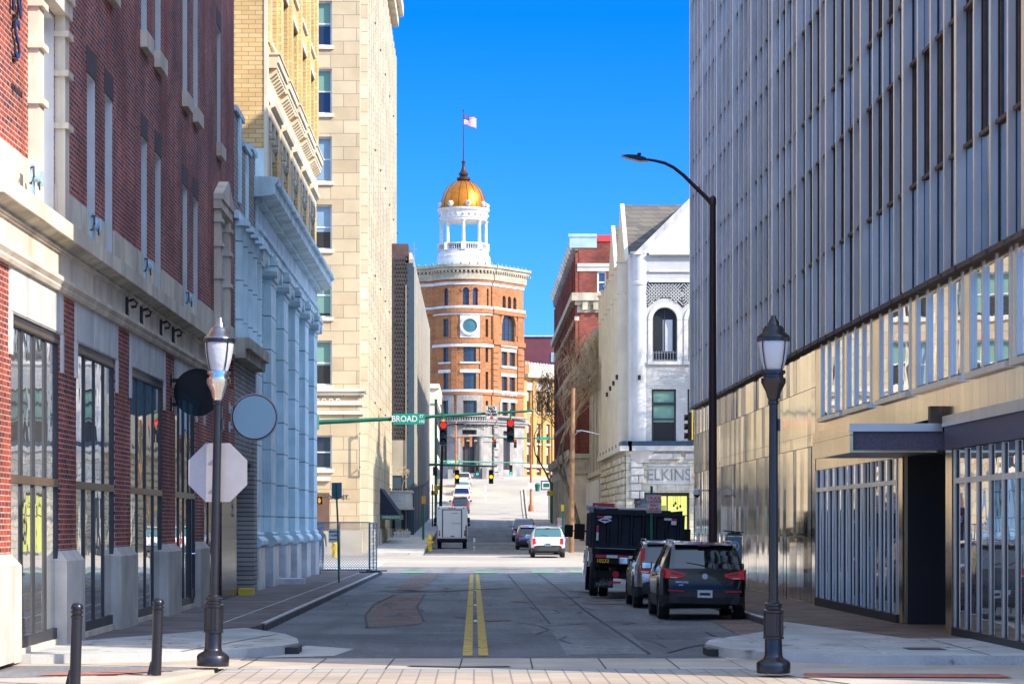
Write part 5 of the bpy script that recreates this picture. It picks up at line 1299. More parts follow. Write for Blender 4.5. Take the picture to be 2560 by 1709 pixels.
MB().fb(FB, uth(1060), uth(1093), g0, hz(985), -.85, -.75).build('doorway', 'frame_dark', dm); MB().fb(FB, uth(1014), uth(1026), hz(1060), hz(990), -.7, -.6).build('side_window', 'frame_dark', dm); MB().fb(FW, 2.2, 3.9, hz(1075), hz(985), -.4, -.3).build('doorway', 'frame_dark', dm)
mb = MB()
for x in (1069, 1079): mb.fb(FB, uth(x) - .05, uth(x) + .05, g0, hz(1000), -.75, -.68)
mb.build('door_frame', 'bronze_frame', dm)
text('name_lettering', 'DOME BUILDING', 'frame_dark', dm, FB.p(uth(1077), hz(976), .16), .72, (R(90), 0, R(12)), .03, sx=.9)
mb = MB()
for k in range(9): mb.box((1040 - CX) * S, (1105 - CX) * S, 326.2 + k * .36, 331, 7.0 + k * .17, 7.168 + k * .17)
mb.box((1106 - CX) * S, (1116 - CX) * S, 326.3, 331, 7, 9.3); mb.box((1028 - CX) * S, (1039 - CX) * S, 326.3, 331, 7, 9.0); mb.build('entrance_steps', 'stone_grey', dm)
# cupola
cx_, cy_ = (1063 - CX) * S, 334.5
ks = lambda px: px * S
mb = MB(); mb.lathe((cx_, cy_, 0), [(ks(64), hz(608)), (ks(64), hz(592)), (ks(62.5), hz(590)), (ks(62), hz(582)), (ks(60), hz(580)), (ks(58.5), hz(575)), (ks(58.5), hz(571)), (ks(56), hz(570)), (ks(56), hz(569)), (.1, hz(569))], 40)
mb.build('drum', 'white_trim', dm, True)
mb = MB()
mb.lathe((cx_, cy_, 0), [(ks(54), hz(555.5)), (ks(57.5), hz(555.5)), (ks(57.5), hz(552)), (ks(54), hz(552))], 40); mb.lathe((cx_, cy_, 0), [(ks(54), hz(569)), (ks(57), hz(569)), (ks(57), hz(566.5)), (ks(54), hz(566.5))], 40)
for i in range(64):
    a = 2 * math.pi * i / 64
    mb.lathe((cx_ + ks(55.6) * math.cos(a), cy_ + ks(55.6) * math.sin(a), 0), [(.05, hz(566.4)), (.1, hz(563)), (.04, hz(560.5)), (.1, hz(558)), (.05, hz(555.6))], 5)
for i in range(8):
    a = R(-90 + i * 45); x, y = cx_ + ks(55) * math.cos(a), cy_ + ks(55) * math.sin(a); mb.box(x - .32, x + .32, y - .32, y + .32, hz(569), hz(552) + .002)
mb.build('balustrade', 'white_trim', dm)
for i in range(8):
    a = R(-90 + i * 45); x, y = cx_ + ks(51.5) * math.cos(a), cy_ + ks(51.5) * math.sin(a); mb = MB()
    mb.lathe((x, y, 0), [(.34, hz(552.2)), (.34, hz(550)), (.25, hz(549)), (.21, hz(504)), (.25, hz(503.4)), (.36, hz(499.6)), (.36, hz(498.6))], 12); mb.build('cupola_column', 'white_trim', dm, True)
mb = MB(); mb.lathe((cx_, cy_, 0), [(ks(44), hz(499)), (ks(54.5), hz(499)), (ks(54.5), hz(494)), (ks(56), hz(493)), (ks(56), hz(480)), (ks(59), hz(477)), (ks(61), hz(474)), (ks(61), hz(471)), (ks(54), hz(470))], 48)
mb.build('cupola_ring', 'white_trim', dm, True)
mb = MB()
for i in range(24):
    a = R(-90 + i * 15); x, y = cx_ + ks(56) * math.cos(a), cy_ + ks(56) * math.sin(a); mb.ball((x, y, hz(486)), .20, 5)
mb.build('ring_medallion', 'limestone_grey', dm)
prof = [(ks(53.8) * math.cos(t) ** .92 if t < 1.55 else .4, hz(472) + (hz(403) - hz(472)) * math.sin(t)) for t in [1.5708 * i / 18 for i in range(18)]] + [(ks(13), hz(403.3)), (.02, hz(402))]
prof = [(max(r, ks(9)) if z < hz(402.5) else r, z) for r, z in prof]
mb = MB(); mb.lathe((cx_, cy_, 0), prof, 64); mb.build('dome', 'copper_dome', dm, True)
mb = MB()
for i in range(16):
    a = R(-90 + 11 + i * 22.5)
    mb.tube([(cx_ + (r + .02) * math.cos(a), cy_ + (r + .02) * math.sin(a), z) for r, z in prof[:17]], .035, 5)
mb.build('dome_rib', 'iron_dark', dm)
for i in range(8):
    a = R(-90 + 12 + i * 45); d_ = Vector((math.cos(a), math.sin(a), 0)); c = Vector((cx_, cy_, hz(462))) + d_ * (ks(52.8))
    mb = MB(); mb.ball(c + d_ * .1, .40, 8); dv = mb.build('dome_oculus', 'stone_white', dm, True)
    mb = MB(); mb.ball(c + d_ * .36 + Vector((0, 0, .05)), .22, 7); mb.build('lens', 'blind_blue', dv, True)
mb = MB(); mb.lathe((cx_, cy_, 0), [(ks(13), hz(404)), (ks(16), hz(402)), (ks(16), hz(397.5)), (ks(12), hz(396)), (ks(8.5), hz(394)), (ks(11.5), hz(390)), (ks(11.5), hz(387)), (ks(8), hz(383)), (ks(4.5), hz(375)), (ks(3), hz(365)), (ks(4.6), hz(362)), (ks(4.6), hz(359)), (ks(2), hz(357)), (.02, hz(356))], 20); mb.build('finial', 'iron_dark', dm, True)
mb = MB(); mb.tube([(cx_, cy_, hz(358)), (cx_, cy_, hz(241))], [.085, .045], 8); mb.ball((cx_, cy_, hz(240.5)), .12, 6); mb.build('flagpole', 'iron_dark', dm, True)
# flag
fg = thing('flag', 'striped red white and blue flag with stars flying from the pole on the dome', 'flag', (cx_, cy_, hz(265)))
nx_, nz_ = 30, 26; fw_, fh_ = 1.85, 1.35
ripple = lambda u, v: (cx_ + .05 + u * fw_ * .9, cy_ + .22 * math.sin(u * 7 + v * 1.2) * u, hz(250) - v * fh_ - (.30 * u + .26 * u * u) * 1.0 + .07 * math.sin(u * 9))
mbs = {'red': MB(), 'white': MB(), 'blue': MB()}
mk('flag_red', (.55, .04, .07), .8, var=.05); mk('flag_white', (.75, .75, .76), .8, var=.03); mk('flag_blue', (.03, .05, .22), .8, var=.05)
for i in range(nx_):
    for j in range(nz_):
        ua, ub, va, vb = i / nx_, (i + 1) / nx_, j / nz_, (j + 1) / nz_
        k = 'blue' if ua < .42 and j < 14 else ('red' if (j // 2) % 2 == 0 else 'white')
        mbs[k].face([ripple(ua, va), ripple(ub, va), ripple(ub, vb), ripple(ua, vb)])
mbs['red'].build('red_stripes', 'flag_red', fg); mbs['white'].build('white_stripes', 'flag_white', fg); mbs['blue'].build('blue_field', 'flag_blue', fg)
mb = MB()
for r_ in range(9):
    for c in range(6 - r_ % 2):
        u = .035 + c * .068 + (r_ % 2) * .034; v = .05 + r_ * .055; p = Vector(ripple(u, v)) + Vector((0, -.012, 0))
        mb.face([p + Vector((.022 * (1 if k % 2 == 0 else .42) * math.sin(k * math.pi / 5), 0, .022 * (1 if k % 2 == 0 else .42) * math.cos(k * math.pi / 5))) for k in range(10)])
mb.build('stars', 'flag_white', fg)

# ================================================================== golden brick building and maroon block behind
gd = thing('golden_building', 'golden brick building with rows of narrow windows right of the domed building', 'building', (8, 345, 8))
gs = FW.p(wlen + .8, 0, -.4); FGd = Flat((gs.x, gs.y, 0), WD, WN)
gy = gs.y; gz = lambda y: WZ(y, gy + 4)
gl_ = 24.0; HG0, HG1 = 6.5, gz(855)
gh_ = [(.75 + k * 2.55, 1.75 + k * 2.55, z, z + h) for k in range(9) for z, h in ((gz(945), gz(898) - gz(945)), (gz(1010) - .4, 2.7), (gz(1062) - .2, 2.6))]
gh2 = [(.75 + k * 2.55, 2.0 + k * 2.55, gz(1090), gz(1075)) for k in range(9)]
mb = MB(); wall(mb, FGd, 0, gl_, HG0, HG1, gh_ + gh2, .35); q = FGd.p(0, 0, -16); mb.face([FGd.p(0, HG0, 0), FGd.p(0, HG0, -16), FGd.p(0, HG1, -16), FGd.p(0, HG1, 0)]); mb.face([FGd.p(0, HG1, 0), FGd.p(0, HG1, -16), FGd.p(gl_, HG1, -16), FGd.p(gl_, HG1, 0)]); mb.build('wall', 'brick_gold', gd)
for h_ in gh_ + gh2: window(gd, FGd, *h_, .3, 1, 2, 'frame_brown', 'glass', .14, blind=('blind_white', .5))
mb = MB()
for k in range(10): mb.fb(FGd, -.55 + k * 2.55, .35 + k * 2.55, gz(1070), gz(875), -.05, .28)
mb.build('pier', 'brick_gold', gd)
mb = MB()
for h_ in gh_: mb.fb(FGd, h_[0] - .1, h_[1] + .1, h_[2] - .25, h_[2] - .003, -.1, .1)
for k in range(9): mb.fb(FGd, .45 + k * 2.55, 2.05 + k * 2.55, gz(897), gz(880), -.1, .14)
mb.fb(FGd, -.3, gl_, gz(1072), gz(1066), -.1, .3); mb.build('stone_trim', 'stone_white', gd)
mb = MB(); mb.fb(FGd, -.4, gl_, gz(868), gz(861), -.3, 1.0); mb.fb(FGd, -.4, gl_, gz(860.8), gz(840), -.3, .35); mb.build('cornice', 'stone_cream', gd)
mb = MB(); k = 0
while k < gl_: mb.ball(FGd.p(k, gz(838), .2), .28, 5); k += .8
mb.build('roof_bead', 'stone_white', gd)
mb = MB(); mb.fb(FGd, -.4, .9, gz(862), gz(832), -2, .38); mb.build('parapet_block', 'brick_orange', gd)
mr = thing('maroon_building', 'plain dark maroon block rising behind the golden brick building', 'building', (10, 420, 9))
mb = MB(); y = 425.; mb.box(WX(1150, y), WX(1300, y), y, y + 30, 5, WZ(772, y)); mb.build('wall', 'purple_brick', mr)
mb = MB(); mb.box(WX(1149, y), WX(1301, y), y - .3, y + 30, WZ(772, y) + .003, WZ(769, y)); mb.build('coping', 'fixture_blue', mr)
mb = MB(); mb.box(WX(1264, y), WX(1277, y), y - .12, y - .003, WZ(830, y), WZ(808, y)); mb.build('window', 'blind_blue', mr)
# ================================================================== acorn street lamps
mk('lamp_cap', (.22, .22, .24), .25, .85, var=.15)
def acorn():
    t = thing('street_lamp', 'bronze acorn street lamp carrying the pale back of an octagonal sign', 'street lamp', (0, 0, 0), 'acorn street lamps')
    mb = MB(); mb.lathe((0, 0, 0), [(.215, 0), (.22, .02), (.22, .13), (.20, .16), (.13, .20), (.115, .24), (.11, .45), (.135, .455), (.135, .48), (.12, .49), (.12, .79), (.135, .80), (.135, .83), (.105, .85), (.105, .88), (.115, .89), (.115, .92), (.085, .94), (.075, .96)], 20); mb.build('base', 'bronze_pole', t, True)
    mb = MB()
    for i in range(10):
        a = 2 * math.pi * i / 10; mb.box(.121 * math.cos(a) - .008, .121 * math.cos(a) + .008, .121 * math.sin(a) - .008, .121 * math.sin(a) + .008, .49, .79)
    mb.build('flute', 'bronze_pole', t)
    mb = MB(); mb.lathe((0, 0, 0), [(.062, .95), (.060, 2.0), (.056, 3.55), (.068, 3.56), (.068, 3.60), (.055, 3.61)], 16); mb.build('pole', 'bronze_pole', t, True)
    mb = MB(); mb.box(.055, .085, -.04, .04, 3.2, 3.36); mb.build('hatch', 'bronze_pole', t)
    mb = MB(); mb.lathe((0, 0, 0), [(.056, 3.60), (.08, 3.64), (.10, 3.72), (.15, 3.82), (.16, 3.84), (.16, 3.90), (.13, 3.91), (.13, 3.95), (.155, 3.96), (.155, 4.0), (.12, 4.01)], 20); mb.build('fitter', 'chrome', t, True)
    mb = MB(); mb.lathe((0, 0, 0), [(.11, 4.0), (.135, 4.03), (.165, 4.15), (.188, 4.28), (.195, 4.36), (.192, 4.40)], 20); mb.build('globe', 'lamp_glass', t, True)
    mb = MB()
    for i in range(4):
        a = R(40 + i * 90); mb.tube([(r * math.cos(a), r * math.sin(a), z) for r, z in ((.14, 4.0), (.172, 4.12), (.2, 4.28), (.208, 4.4))], .008, 5)
    mb.lathe((0, 0, 0), [(.20, 4.385), (.215, 4.39), (.215, 4.435), (.2, 4.44)], 20); mb.build('cage', 'black_metal', t)
    mb = MB(); mb.lathe((0, 0, 0), [(.21, 4.44), (.205, 4.46), (.16, 4.50), (.135, 4.56), (.115, 4.59), (.075, 4.60), (.06, 4.66), (.035, 4.70), (.03, 4.73), (.001, 4.74)], 20); mb.build('cap', 'lamp_cap', t, True)
    return t
lampL = acorn(); lampR = copy_tree(lampL)
lampL.location = (-3.53, 33.6, gh(33.6) + .06); lampL.scale = (1, 1, .995); lampL.rotation_euler = (0, R(1.15), 0)
lampR.location = (3.87, 32.1, gh(32) + .05); lampR.scale = (1, 1, .975); lampR['label'] = 'bronze acorn street lamp before the metal panelled wall and its entrance canopy'
for ch in lampR.children:
    if ch.name.startswith(('cap', 'fitter')): ch.data = ch.data.copy(); ch.data.materials[0] = M['bronze_pole']
# octagonal sign seen from behind
t = thing('stop_sign', 'pale metal back of an octagonal sign strapped to the left lamp post', 'sign', (-3.47, 33.75, 2.8))
cxs, czs, r = WX(499.5, 33.75), WZ(1083, 33.75), .432
mb = MB(); pts = [(cxs + r * math.sin(R(22.5 + 45 * i)), czs + r * math.cos(R(22.5 + 45 * i))) for i in range(8)]
mb.prism([(x, 33.76, z) for x, z in pts], [(x, 33.766, z) for x, z in pts]); mb.build('plate', 'sign_back', t)
mb = MB(); mb.box(cxs - .03, cxs + .03, 33.70, 33.759, czs + .18, czs + .21); mb.box(cxs - .03, cxs + .03, 33.70, 33.759, czs - .21, czs - .18); mb.build('strap', 'galvanised', t)
mb = MB(); mb.prism([(x, 33.767, z) for x, z in pts], [(x, 33.77, z) for x, z in pts]); mb.build('front_face', 'red_sign', t)
# bollards
def bollard(): 
    t = thing('bollard', 'dark metal bollard nearest the left edge of the picture', 'bollard', (0, 0, 0), 'bollards on the near left corner')
    mb = MB(); mb.lathe((0, 0, 0), [(.068, 0), (.068, .80), (.075, .805), (.075, .83), (.06, .84), (.06, .855), (.075, .86), (.075, .885), (.06, .89), (.06, .905), (.075, .91), (.075, .935), (.066, .965), (.04, .985), (.001, .99)], 18); mb.build('post', 'bronze_pole', t, True)
    mb = MB(); mb.prism([(-.07, -.02, 0), (-.07, .02, 0), (-.07, .02, .18), (-.07, -.02, .18)], [(-.115, -.015, 0), (-.115, .015, 0), (-.08, .015, .16), (-.08, -.015, .16)]); mb.build('hinge', 'bronze_pole', t)
    return t
b1 = bollard(); b2 = copy_tree(b1); b1.location = (WX(172, 30), 30, gh(30) + .03); b1.rotation_euler = (0, R(1.6), 0)
b2.location = (WX(358, 32), 32, gh(32) + .03); b2.rotation_euler = (0, R(1.8), 0); b2['label'] = 'dark metal bollard between the other bollard and the left lamp post'
# ================================================================== cobra street light on the right
t = thing('street_light', 'tall brown street light with an arm curving over the road to a flat lamp head', 'street lamp', (6.0, 62.4, 0))
y = 62.4; x0 = WX(1635, y); g = gh(y) + .13
mb = MB(); mb.lathe((x0, y, 0), [(.115, g), (.105, 4), (.075, WZ(456, y))], 12); mb.build('pole', 'brown_pole', t, True)
mb = MB(); mb.lathe((x0, y, 0), [(.09, WZ(470, y)), (.09, WZ(455, y)), (.05, WZ(450, y)), (.01, WZ(448, y))], 10); mb.build('pole_cap', 'brown_pole', t, True)
mb = MB(); mb.tube([(WX(px, y), y, WZ(py, y)) for px, py in ((1634, 468), (1615, 448), (1590, 424), (1568, 402), (1545, 384), (1525, 374), (1500, 368), (1484, 366))], [.06, .055, .05, .045, .042, .04, .036, .034], 8); mb.build('arm', 'brown_pole', t, True)
mb = MB(); q = lambda px, py: (WX(px, y), WZ(py, y))
for w_, pts in ((.16, ((1488, 371), (1480, 363), (1462, 357), (1440, 356), (1424, 358), (1440, 364), (1468, 371))),):
    P = [q(*p) for p in pts]; mb.prism([(a, y - w_, b) for a, b in P], [(a, y + w_, b) for a, b in P])
mb.build('lamp_head', 'black_metal', t)
mb = MB(); mb.lathe((WX(1466, y), y, 0), [(.05, WZ(357, y)), (.05, WZ(351, y)), (.03, WZ(350, y))], 8); mb.build('sensor', 'black_metal', t, True)
# ================================================================== traffic lights and mast arms
RED_ON = lamp_mat('lens_red_on', (1, .015, .01), .62, (.3, .02, .02)); lamp_mat('lens_yellow_on', (1, .42, .0), .75, (.3, .2, .02)); lamp_mat('lens_green_on', (.0, .85, .62), .5, (.02, .3, .2))
mk('lens_red', (.10, .02, .015), .35, var=0); mk('lens_yellow', (.24, .12, .025), .35, var=0); mk('lens_green', (.0, .10, .07), .35, var=0); mk('lens_grey', (.07, .07, .075), .4, var=0)
def signal(label, loc, lit=0, h=1.07, housing='black_metal', lenses=None, facing=0, hanger='yellow_enamel'):
    t = thing('traffic_light', label, 'traffic light', (loc[0], loc[1], loc[2]))
    x, y, z = loc; w_ = h * .165
    mb = MB(); mb.bevbox(x - w_, x + w_, y - .0, y + .2, z - h / 2, z + h / 2, .02); mb.build('housing', housing, t)
    mb = MB(); mb.tube([(x, y + .1, z + h / 2), (x, y + .1, z + h / 2 + .32)], .035, 6); mb.box(x - .06, x + .06, y + .04, y + .16, z + h / 2, z + h / 2 + .10); mb.build('hanger', hanger, t)
    for i, c in enumerate(('red', 'yellow', 'green')):
        zz = z + (1 - i) * h / 3
        mat = (lenses[i] if lenses else 'lens_' + c) if i != lit else 'lens_%s_on' % c
        mb = MB(); mb.lathe((x, y - .012, zz), [(.001, -.045), (h * .08, -.035), (h * .125, 0), (h * .125, .012)], 16, 'y'); mb.build('lens', mat, t, True)
        mb = MB(); mb.lathe((x, y - .22, zz), [(h * .130, .22), (h * .135, 0), (h * .128, 0), (h * .122, .22)], 14, 'y', R(-25), R(205)); mb.build('visor', housing, t)
    return t
YA = 108.5; za = lambda y: WZ(y, YA); xa = lambda x: WX(x, YA)
t = thing('mast_arm', 'green signal mast arm reaching over the near side of the wide cross avenue', 'mast arm', (-7.6, YA, 0))
mb = MB(); mb.lathe((-7.5, YA, 0), [(.17, gh(YA) + .1), (.15, 3), (.12, 7.6)], 12); mb.build('pole', 'green_metal', t, True)
mb = MB(); mb.tube([(-7.5, YA, za(970)), (xa(730), YA, za(968)), (xa(900), YA, za(960)), (xa(1060), YA, za(951)), (xa(1222), YA, za(942))], [.12, .11, .085, .065, .05], 10); mb.build('arm', 'green_metal', t, True)
mb = MB(); mb.box(xa(725), xa(732), YA - .14, YA + .14, za(985), za(950)); mb.lathe((xa(1222), YA, za(942)), [(.06, -.04), (.06, .04)], 8, 'x'); mb.build('clamp', 'pale_green_metal', t)
mb = MB(); 
for x in (1017, 1171): mb.box(xa(x) - .035, xa(x) + .035, YA - .08, YA + .08, za(960), za(938))
mb.build('bracket', 'green_metal', t)
signal('red traffic light hanging from the mast arm left of the NO TURN ON RED sign', (xa(1017), YA - .1, za(993)), 0, 1.03, lenses=('lens_red', 'lens_grey', 'lens_grey'))
signal('red traffic light hanging from the mast arm right of the NO TURN ON RED sign', (xa(1171), YA - .1, za(988)), 0, 1.0)
def street_sign(name, label, cat, x0, x1, z0, z1, y, face, back='sign_back', border=None):
    t = thing(name, label, cat, ((x0 + x1) / 2, y, z0))
    mb = MB(); mb.box(x0, x1, y, y + .02, z0, z1); mb.build('plate', face, t)
    if border:
        b = border[1]; mb = MB()
        i = border[2]
        for q in ((x0 + i, x1 - i, z0 + i, z0 + i + b), (x0 + i, x1 - i, z1 - i - b, z1 - i), (x0 + i, x0 + i + b, z0 + i + b, z1 - i - b), (x1 - i - b, x1 - i, z0 + i + b, z1 - i - b)): mb.box(q[0], q[1], y - .004, y - .0005, q[2], q[3])
        mb.build('border', border[0], t)
    return t
def stext(t, s, x, z, size, y, mat, sx=1, bold=.004, rot=0): return text('lettering', s, mat, t, (x, y - .008, z), size, (R(90), 0, 0), .004, sx=sx, bold=bold)
y = YA - .16
t = street_sign('street_sign', 'green BROAD ST street name sign on the mast arm', 'street sign', xa(903), xa(975), za(973), za(948.5), y, 'green_sign')
stext(t, 'BROAD', xa(928), za(961), .37, y, 'white_sign', .9, .008); stext(t, 'ST', xa(967), za(955), .17, y, 'white_sign'); stext(t, '100', xa(967), za(967), .17, y, 'white_sign')
t = street_sign('no_turn_sign', 'white NO TURN ON RED sign with a red dot on the mast arm', 'traffic sign', xa(1114), xa(1141.5), za(963), za(930), y, 'white_sign', border=('black_ink', .012, .02))
for s, yy, sz in (('NO', 936.5, .19), ('TURN', 944, .145), ('ON RED', 951, .135)): stext(t, s, xa(1127.7), za(yy), sz, y, 'black_ink', 1, .006)
mb = MB(); mb.lathe((xa(1128), y - .006, za(958)), [(.001, 0), (.075, 0), (.075, .004), (.001, .004)], 16, 'y'); mb.build('red_dot', 'red_sign', t)
# Market
YM = 255.0; zm = lambda y: WZ(y, YM); xm = lambda x: WX(x, YM)
t = thing('mast_arm', 'green signal mast arm at the second crossing carrying the MARKET sign', 'mast arm', (-9.2, YM, 0))
mb = MB(); mb.lathe((-9.2, YM, 0), [(.18, gh(YM)), (.14, zm(1055))], 10); mb.build('pole', 'green_metal', t, True)
mb = MB(); mb.tube([(-9.2, YM, zm(1067)), (xm(1000), YM, zm(1065)), (xm(1095), YM, zm(1068)), (xm(1140), YM, zm(1069))], [.16, .13, .10, .08], 8); mb.build('arm', 'green_metal', t, True)
y = YM - .2
t = street_sign('street_sign', 'green MARKET street name sign beside the beige tower', 'street sign', xm(899), xm(941), zm(1072), zm(1060.5), y, 'green_sign'); stext(t, 'MARKET', xm(918), zm(1066.3), .42, y, 'white_sign', .9, .01)
for lab, x in (('amber traffic light hanging over the far road left of centre', 1048.5), ('amber traffic light hanging over the far road right of centre', 1126.5)):
    signal(lab, (xm(x), YM - .1, zm(1093)), 1, 1.42)
# Cherry
YC = 300.; zc_ = lambda y: WZ(y, YC); xc = lambda x: WX(x, YC)
t = thing('mast_arm', 'thin pale green mast arm at the third crossing carrying the CHERRY sign', 'mast arm', (xc(999), YC, 5))
mb = MB(); mb.lathe((xc(999), YC, 0), [(.12, gh(YC)), (.09, zc_(915))], 8); mb.build('pole', 'pale_green_metal', t, True)
mb = MB(); mb.tube([(xc(999), YC, zc_(1057)), (xc(1100), YC, zc_(1059)), (xc(1215), YC, zc_(1061))], [.10, .08, .06], 8); mb.build('arm', 'pale_green_metal', t, True)
t = street_sign('street_sign', 'green CHERRY street name sign in front of the domed building', 'street sign', xc(1025), xc(1055), zc_(1064), zc_(1054), YC - .2, 'green_sign'); stext(t, 'CHERRY', xc(1039), zc_(1059), .40, YC - .2, 'white_sign', .9, .01)
for lab, x, yy, lit in (('green traffic light in front of the domed building steps', 1095, 1081, 2), ('green traffic light at the right end of the third crossing arm', 1172, 1079, 2)): signal(lab, (xc(x), YC - .1, zc_(yy - 2)), lit, 1.15)
YG = 318.; zg = lambda y: WZ(y, YG); xg = lambda x: WX(x, YG)
t = thing('mast_arm', 'dark green mast arm coming in from the right before the golden brick building', 'mast arm', (xg(1300), YG, 8))
mb = MB(); mb.tube([(xg(1300), YG, zg(1006)), (xg(1120), YG, zg(1003))], [.1, .06], 8); mb.build('arm', 'green_metal', t, True)
mb = MB(); mb.lathe((xg(1300), YG, 0), [(.15, gh(YG)), (.12, zg(995))], 8); mb.build('pole', 'green_metal', t, True)
for lab, x, yy in (('small far red traffic light left of the nearer hanging one', 1135, 1016), ('small far red traffic light right of the nearer hanging one', 1182, 1017)): signal(lab, (xg(x), YG - .1, zg(yy)), 0, 1.1)
t = street_sign('street_sign', 'small blank green street name sign before the golden brick building', 'street sign', xg(1232), xg(1257), zg(1008.5), zg(1002), YG - .2, 'green_sign')
# orange bracket pole with backs of traffic lights
y = 296.0; X_ = lambda x: WX(x, y); Z_ = lambda q: WZ(q, y)
t = thing('utility_pole', 'tall rust coloured metal pole standing left of the domed building steps', 'pole', (X_(1045), y, 4))
mb = MB(); mb.lathe((X_(1046), y, 0), [(.30, gh(y)), (.30, gh(y) + .5), (.13, gh(y) + .6), (.10, Z_(965))], 10); mb.build('shaft', 'rust_pole', t, True)
for lab, x in (('orange backed traffic light facing away left of the far doorway', 1062), ('orange backed traffic light facing away in front of the far doorway', 1080)):
    tt = thing('traffic_light', lab, 'traffic light', (X_(x), y, Z_(1014)))
    mb = MB(); mb.bevbox(X_(x) - .14, X_(x) + .14, y - .2, y, Z_(1024), Z_(1003), .03); mb.build('housing', 'rust_pole', tt)
    mb = MB(); mb.box(X_(x) + .15, X_(x) + .42, y - .1, y + .1, Z_(1023), Z_(1004)); mb.build('visor', 'black_metal', tt)
mb = MB(); mb.tube([(X_(1038), y, Z_(1001)), (X_(1085), y, Z_(1001))], .08, 6); mb.build('cross_arm', 'rust_pole', t)
# dark tall lamp pole by the van
y = 205.0; X_ = lambda x: WX(x, y); Z_ = lambda q: WZ(q, y)
t = thing('street_light', 'tall black street light pole rising behind the white box van', 'street lamp', (X_(1011), y, 0))
mb = MB(); mb.tube([(X_(1008.5), y, gh(y) + .1), (X_(1015.5), y, Z_(980))], [.16, .09], 8); mb.build('pole', 'black_metal', t, True)
mb = MB(); mb.tube([(X_(1015.5), y, Z_(983)), (X_(1022), y, Z_(977)), (X_(1034), y, Z_(973)), (X_(1048), y, Z_(972))], [.07, .06, .05, .05], 6); mb.box(X_(1046), X_(1064), y - .15, y + .15, Z_(975), Z_(971)); mb.build('arm', 'black_metal', t, True)
t = street_sign('lane_sign', 'dark back lit lane arrow sign above the roof of the white box van', 'traffic sign', WX(999, 200), WX(1018, 200), WZ(1173, 200), WZ(1161.5, 200), 200, 'blue_galv')
bpy.context.view_layer.update()
# green posts on the left far side
def post(label, x, yb, yt, d, mat, r=.06, name='post', cat='post'):
    t = thing(name, label, cat, (WX(x, d), d, gh(d))); mb = MB(); mb.lathe((WX(x, d), d, 0), [(r, gh(d)), (r * .85, WZ(yt, d))], 8); mb.build('shaft', mat, t, True); return t
p = post('green post carrying an amber pedestrian signal box seen side on', 971, 1255, 1150, 178, 'green_metal', .09, 'signal_post')
mb = MB(); y = 178.; mb.bevbox(WX(967, y), WX(976, y), y - .15, y + .15, WZ(1155, y), WZ(1138, y), .03); mb.build('signal_box', 'orange_enamel', p)
p = post('tall pale green signal pole with orange signal boxes left of the box van', 1000, 1150, 915, 232, 'pale_green_metal', .14, 'signal_post')
y = 231.8; mb = MB()
for x, z in ((1000, 1118), (1008, 1118), (993, 1130), (1001, 1128)): mb.bevbox(WX(x - 4, y), WX(x + 4, y), y - .15, y + .12, WZ(z + 5, y), WZ(z - 5, y), .03)
mb.build('signal_box', 'yellow_enamel', p)
mb = MB(); mb.box(WX(993, y), WX(1003, y), y - .2, y, WZ(1090, y), WZ(1070, y)); mb.build('signal_head', 'black_metal', p)
p = post('thin dark post on the left pavement beside the dark ribbed tower', 992, 1200, 1110, 222, 'black_metal', .06)
p = post('green post with an amber push button box right of the parked white estate car', 1285 + 6, 1235, 1150, 150, 'green_metal', .07, 'signal_post')
y = 150.; mb = MB(); mb.bevbox(WX(1287, y), WX(1294, y), y - .12, y + .1, WZ(1172, y), WZ(1157, y), .02); mb.build('signal_box', 'yellow_enamel', p)
t = street_sign('parking_sign', 'small white sign with red lettering behind the parked white estate car', 'traffic sign', WX(1279, 152), WX(1293 + 1, 152), WZ(1209, 152), WZ(1187, 152), 152, 'white_sign', border=('red_sign', .015, .02))
for s, yy in (('TRUCK', 1191.5), ('LOADING', 1196.5), ('ONLY', 1201.5)): stext(t, s, WX(1286.5, 152), WZ(yy, 152), .10, 152, 'red_sign')
mb = MB(); mb.lathe((WX(1286.5, 152), 152.06, 0), [(.03, gh(152) + .1), (.03, WZ(1188, 152))], 6); mb.build('post', 'galvanised', t)
# truck loading sign
y = 66.5
t = street_sign('loading_sign', 'white TRUCK LOADING ONLY sign with red letters above the dump truck', 'traffic sign', WX(1483, y), WX(1517, y), WZ(1175.5, y), WZ(1134, y), y, 'white_sign', border=('red_sign', .010, .012))
for s, yy, sz in (('TRUCK', 1142, .115), ('LOADING', 1150, .105), ('ONLY', 1158.5, .10), ('30 MIN. LIMIT', 1166, .052), ('WHILE LOADING', 1171, .050)): stext(t, s, WX(1500, y), WZ(yy, y), sz, y, 'red_sign', .88, .003)
mb = MB(); mb.lathe((WX(1495, y), y + .06, 0), [(.035, gh(y) + .1), (.035, WZ(1114, y))], 8); mb.build('post', 'green_metal', t)
# sign post near the fence, seen from behind
y = 84.0
t = thing('sign_post', 'green perforated post with the grey back of a small sign at the left kerb', 'sign post', (WX(777, y), y, 0))
mb = MB(); mb.tube([(WX(777.5, y), y, gh(y) + .1), (WX(775, y), y, WZ(1200, y)), (WX(770.5, y), y, WZ(1108, y))], .035, 6); mb.build('post', 'green_metal', t)
mb = MB(); mb.bevbox(WX(760.5, y), WX(784, y), y + .04, y + .05, WZ(1143, y), WZ(1106, y), .004); mb.build('plate', 'blue_galv', t)
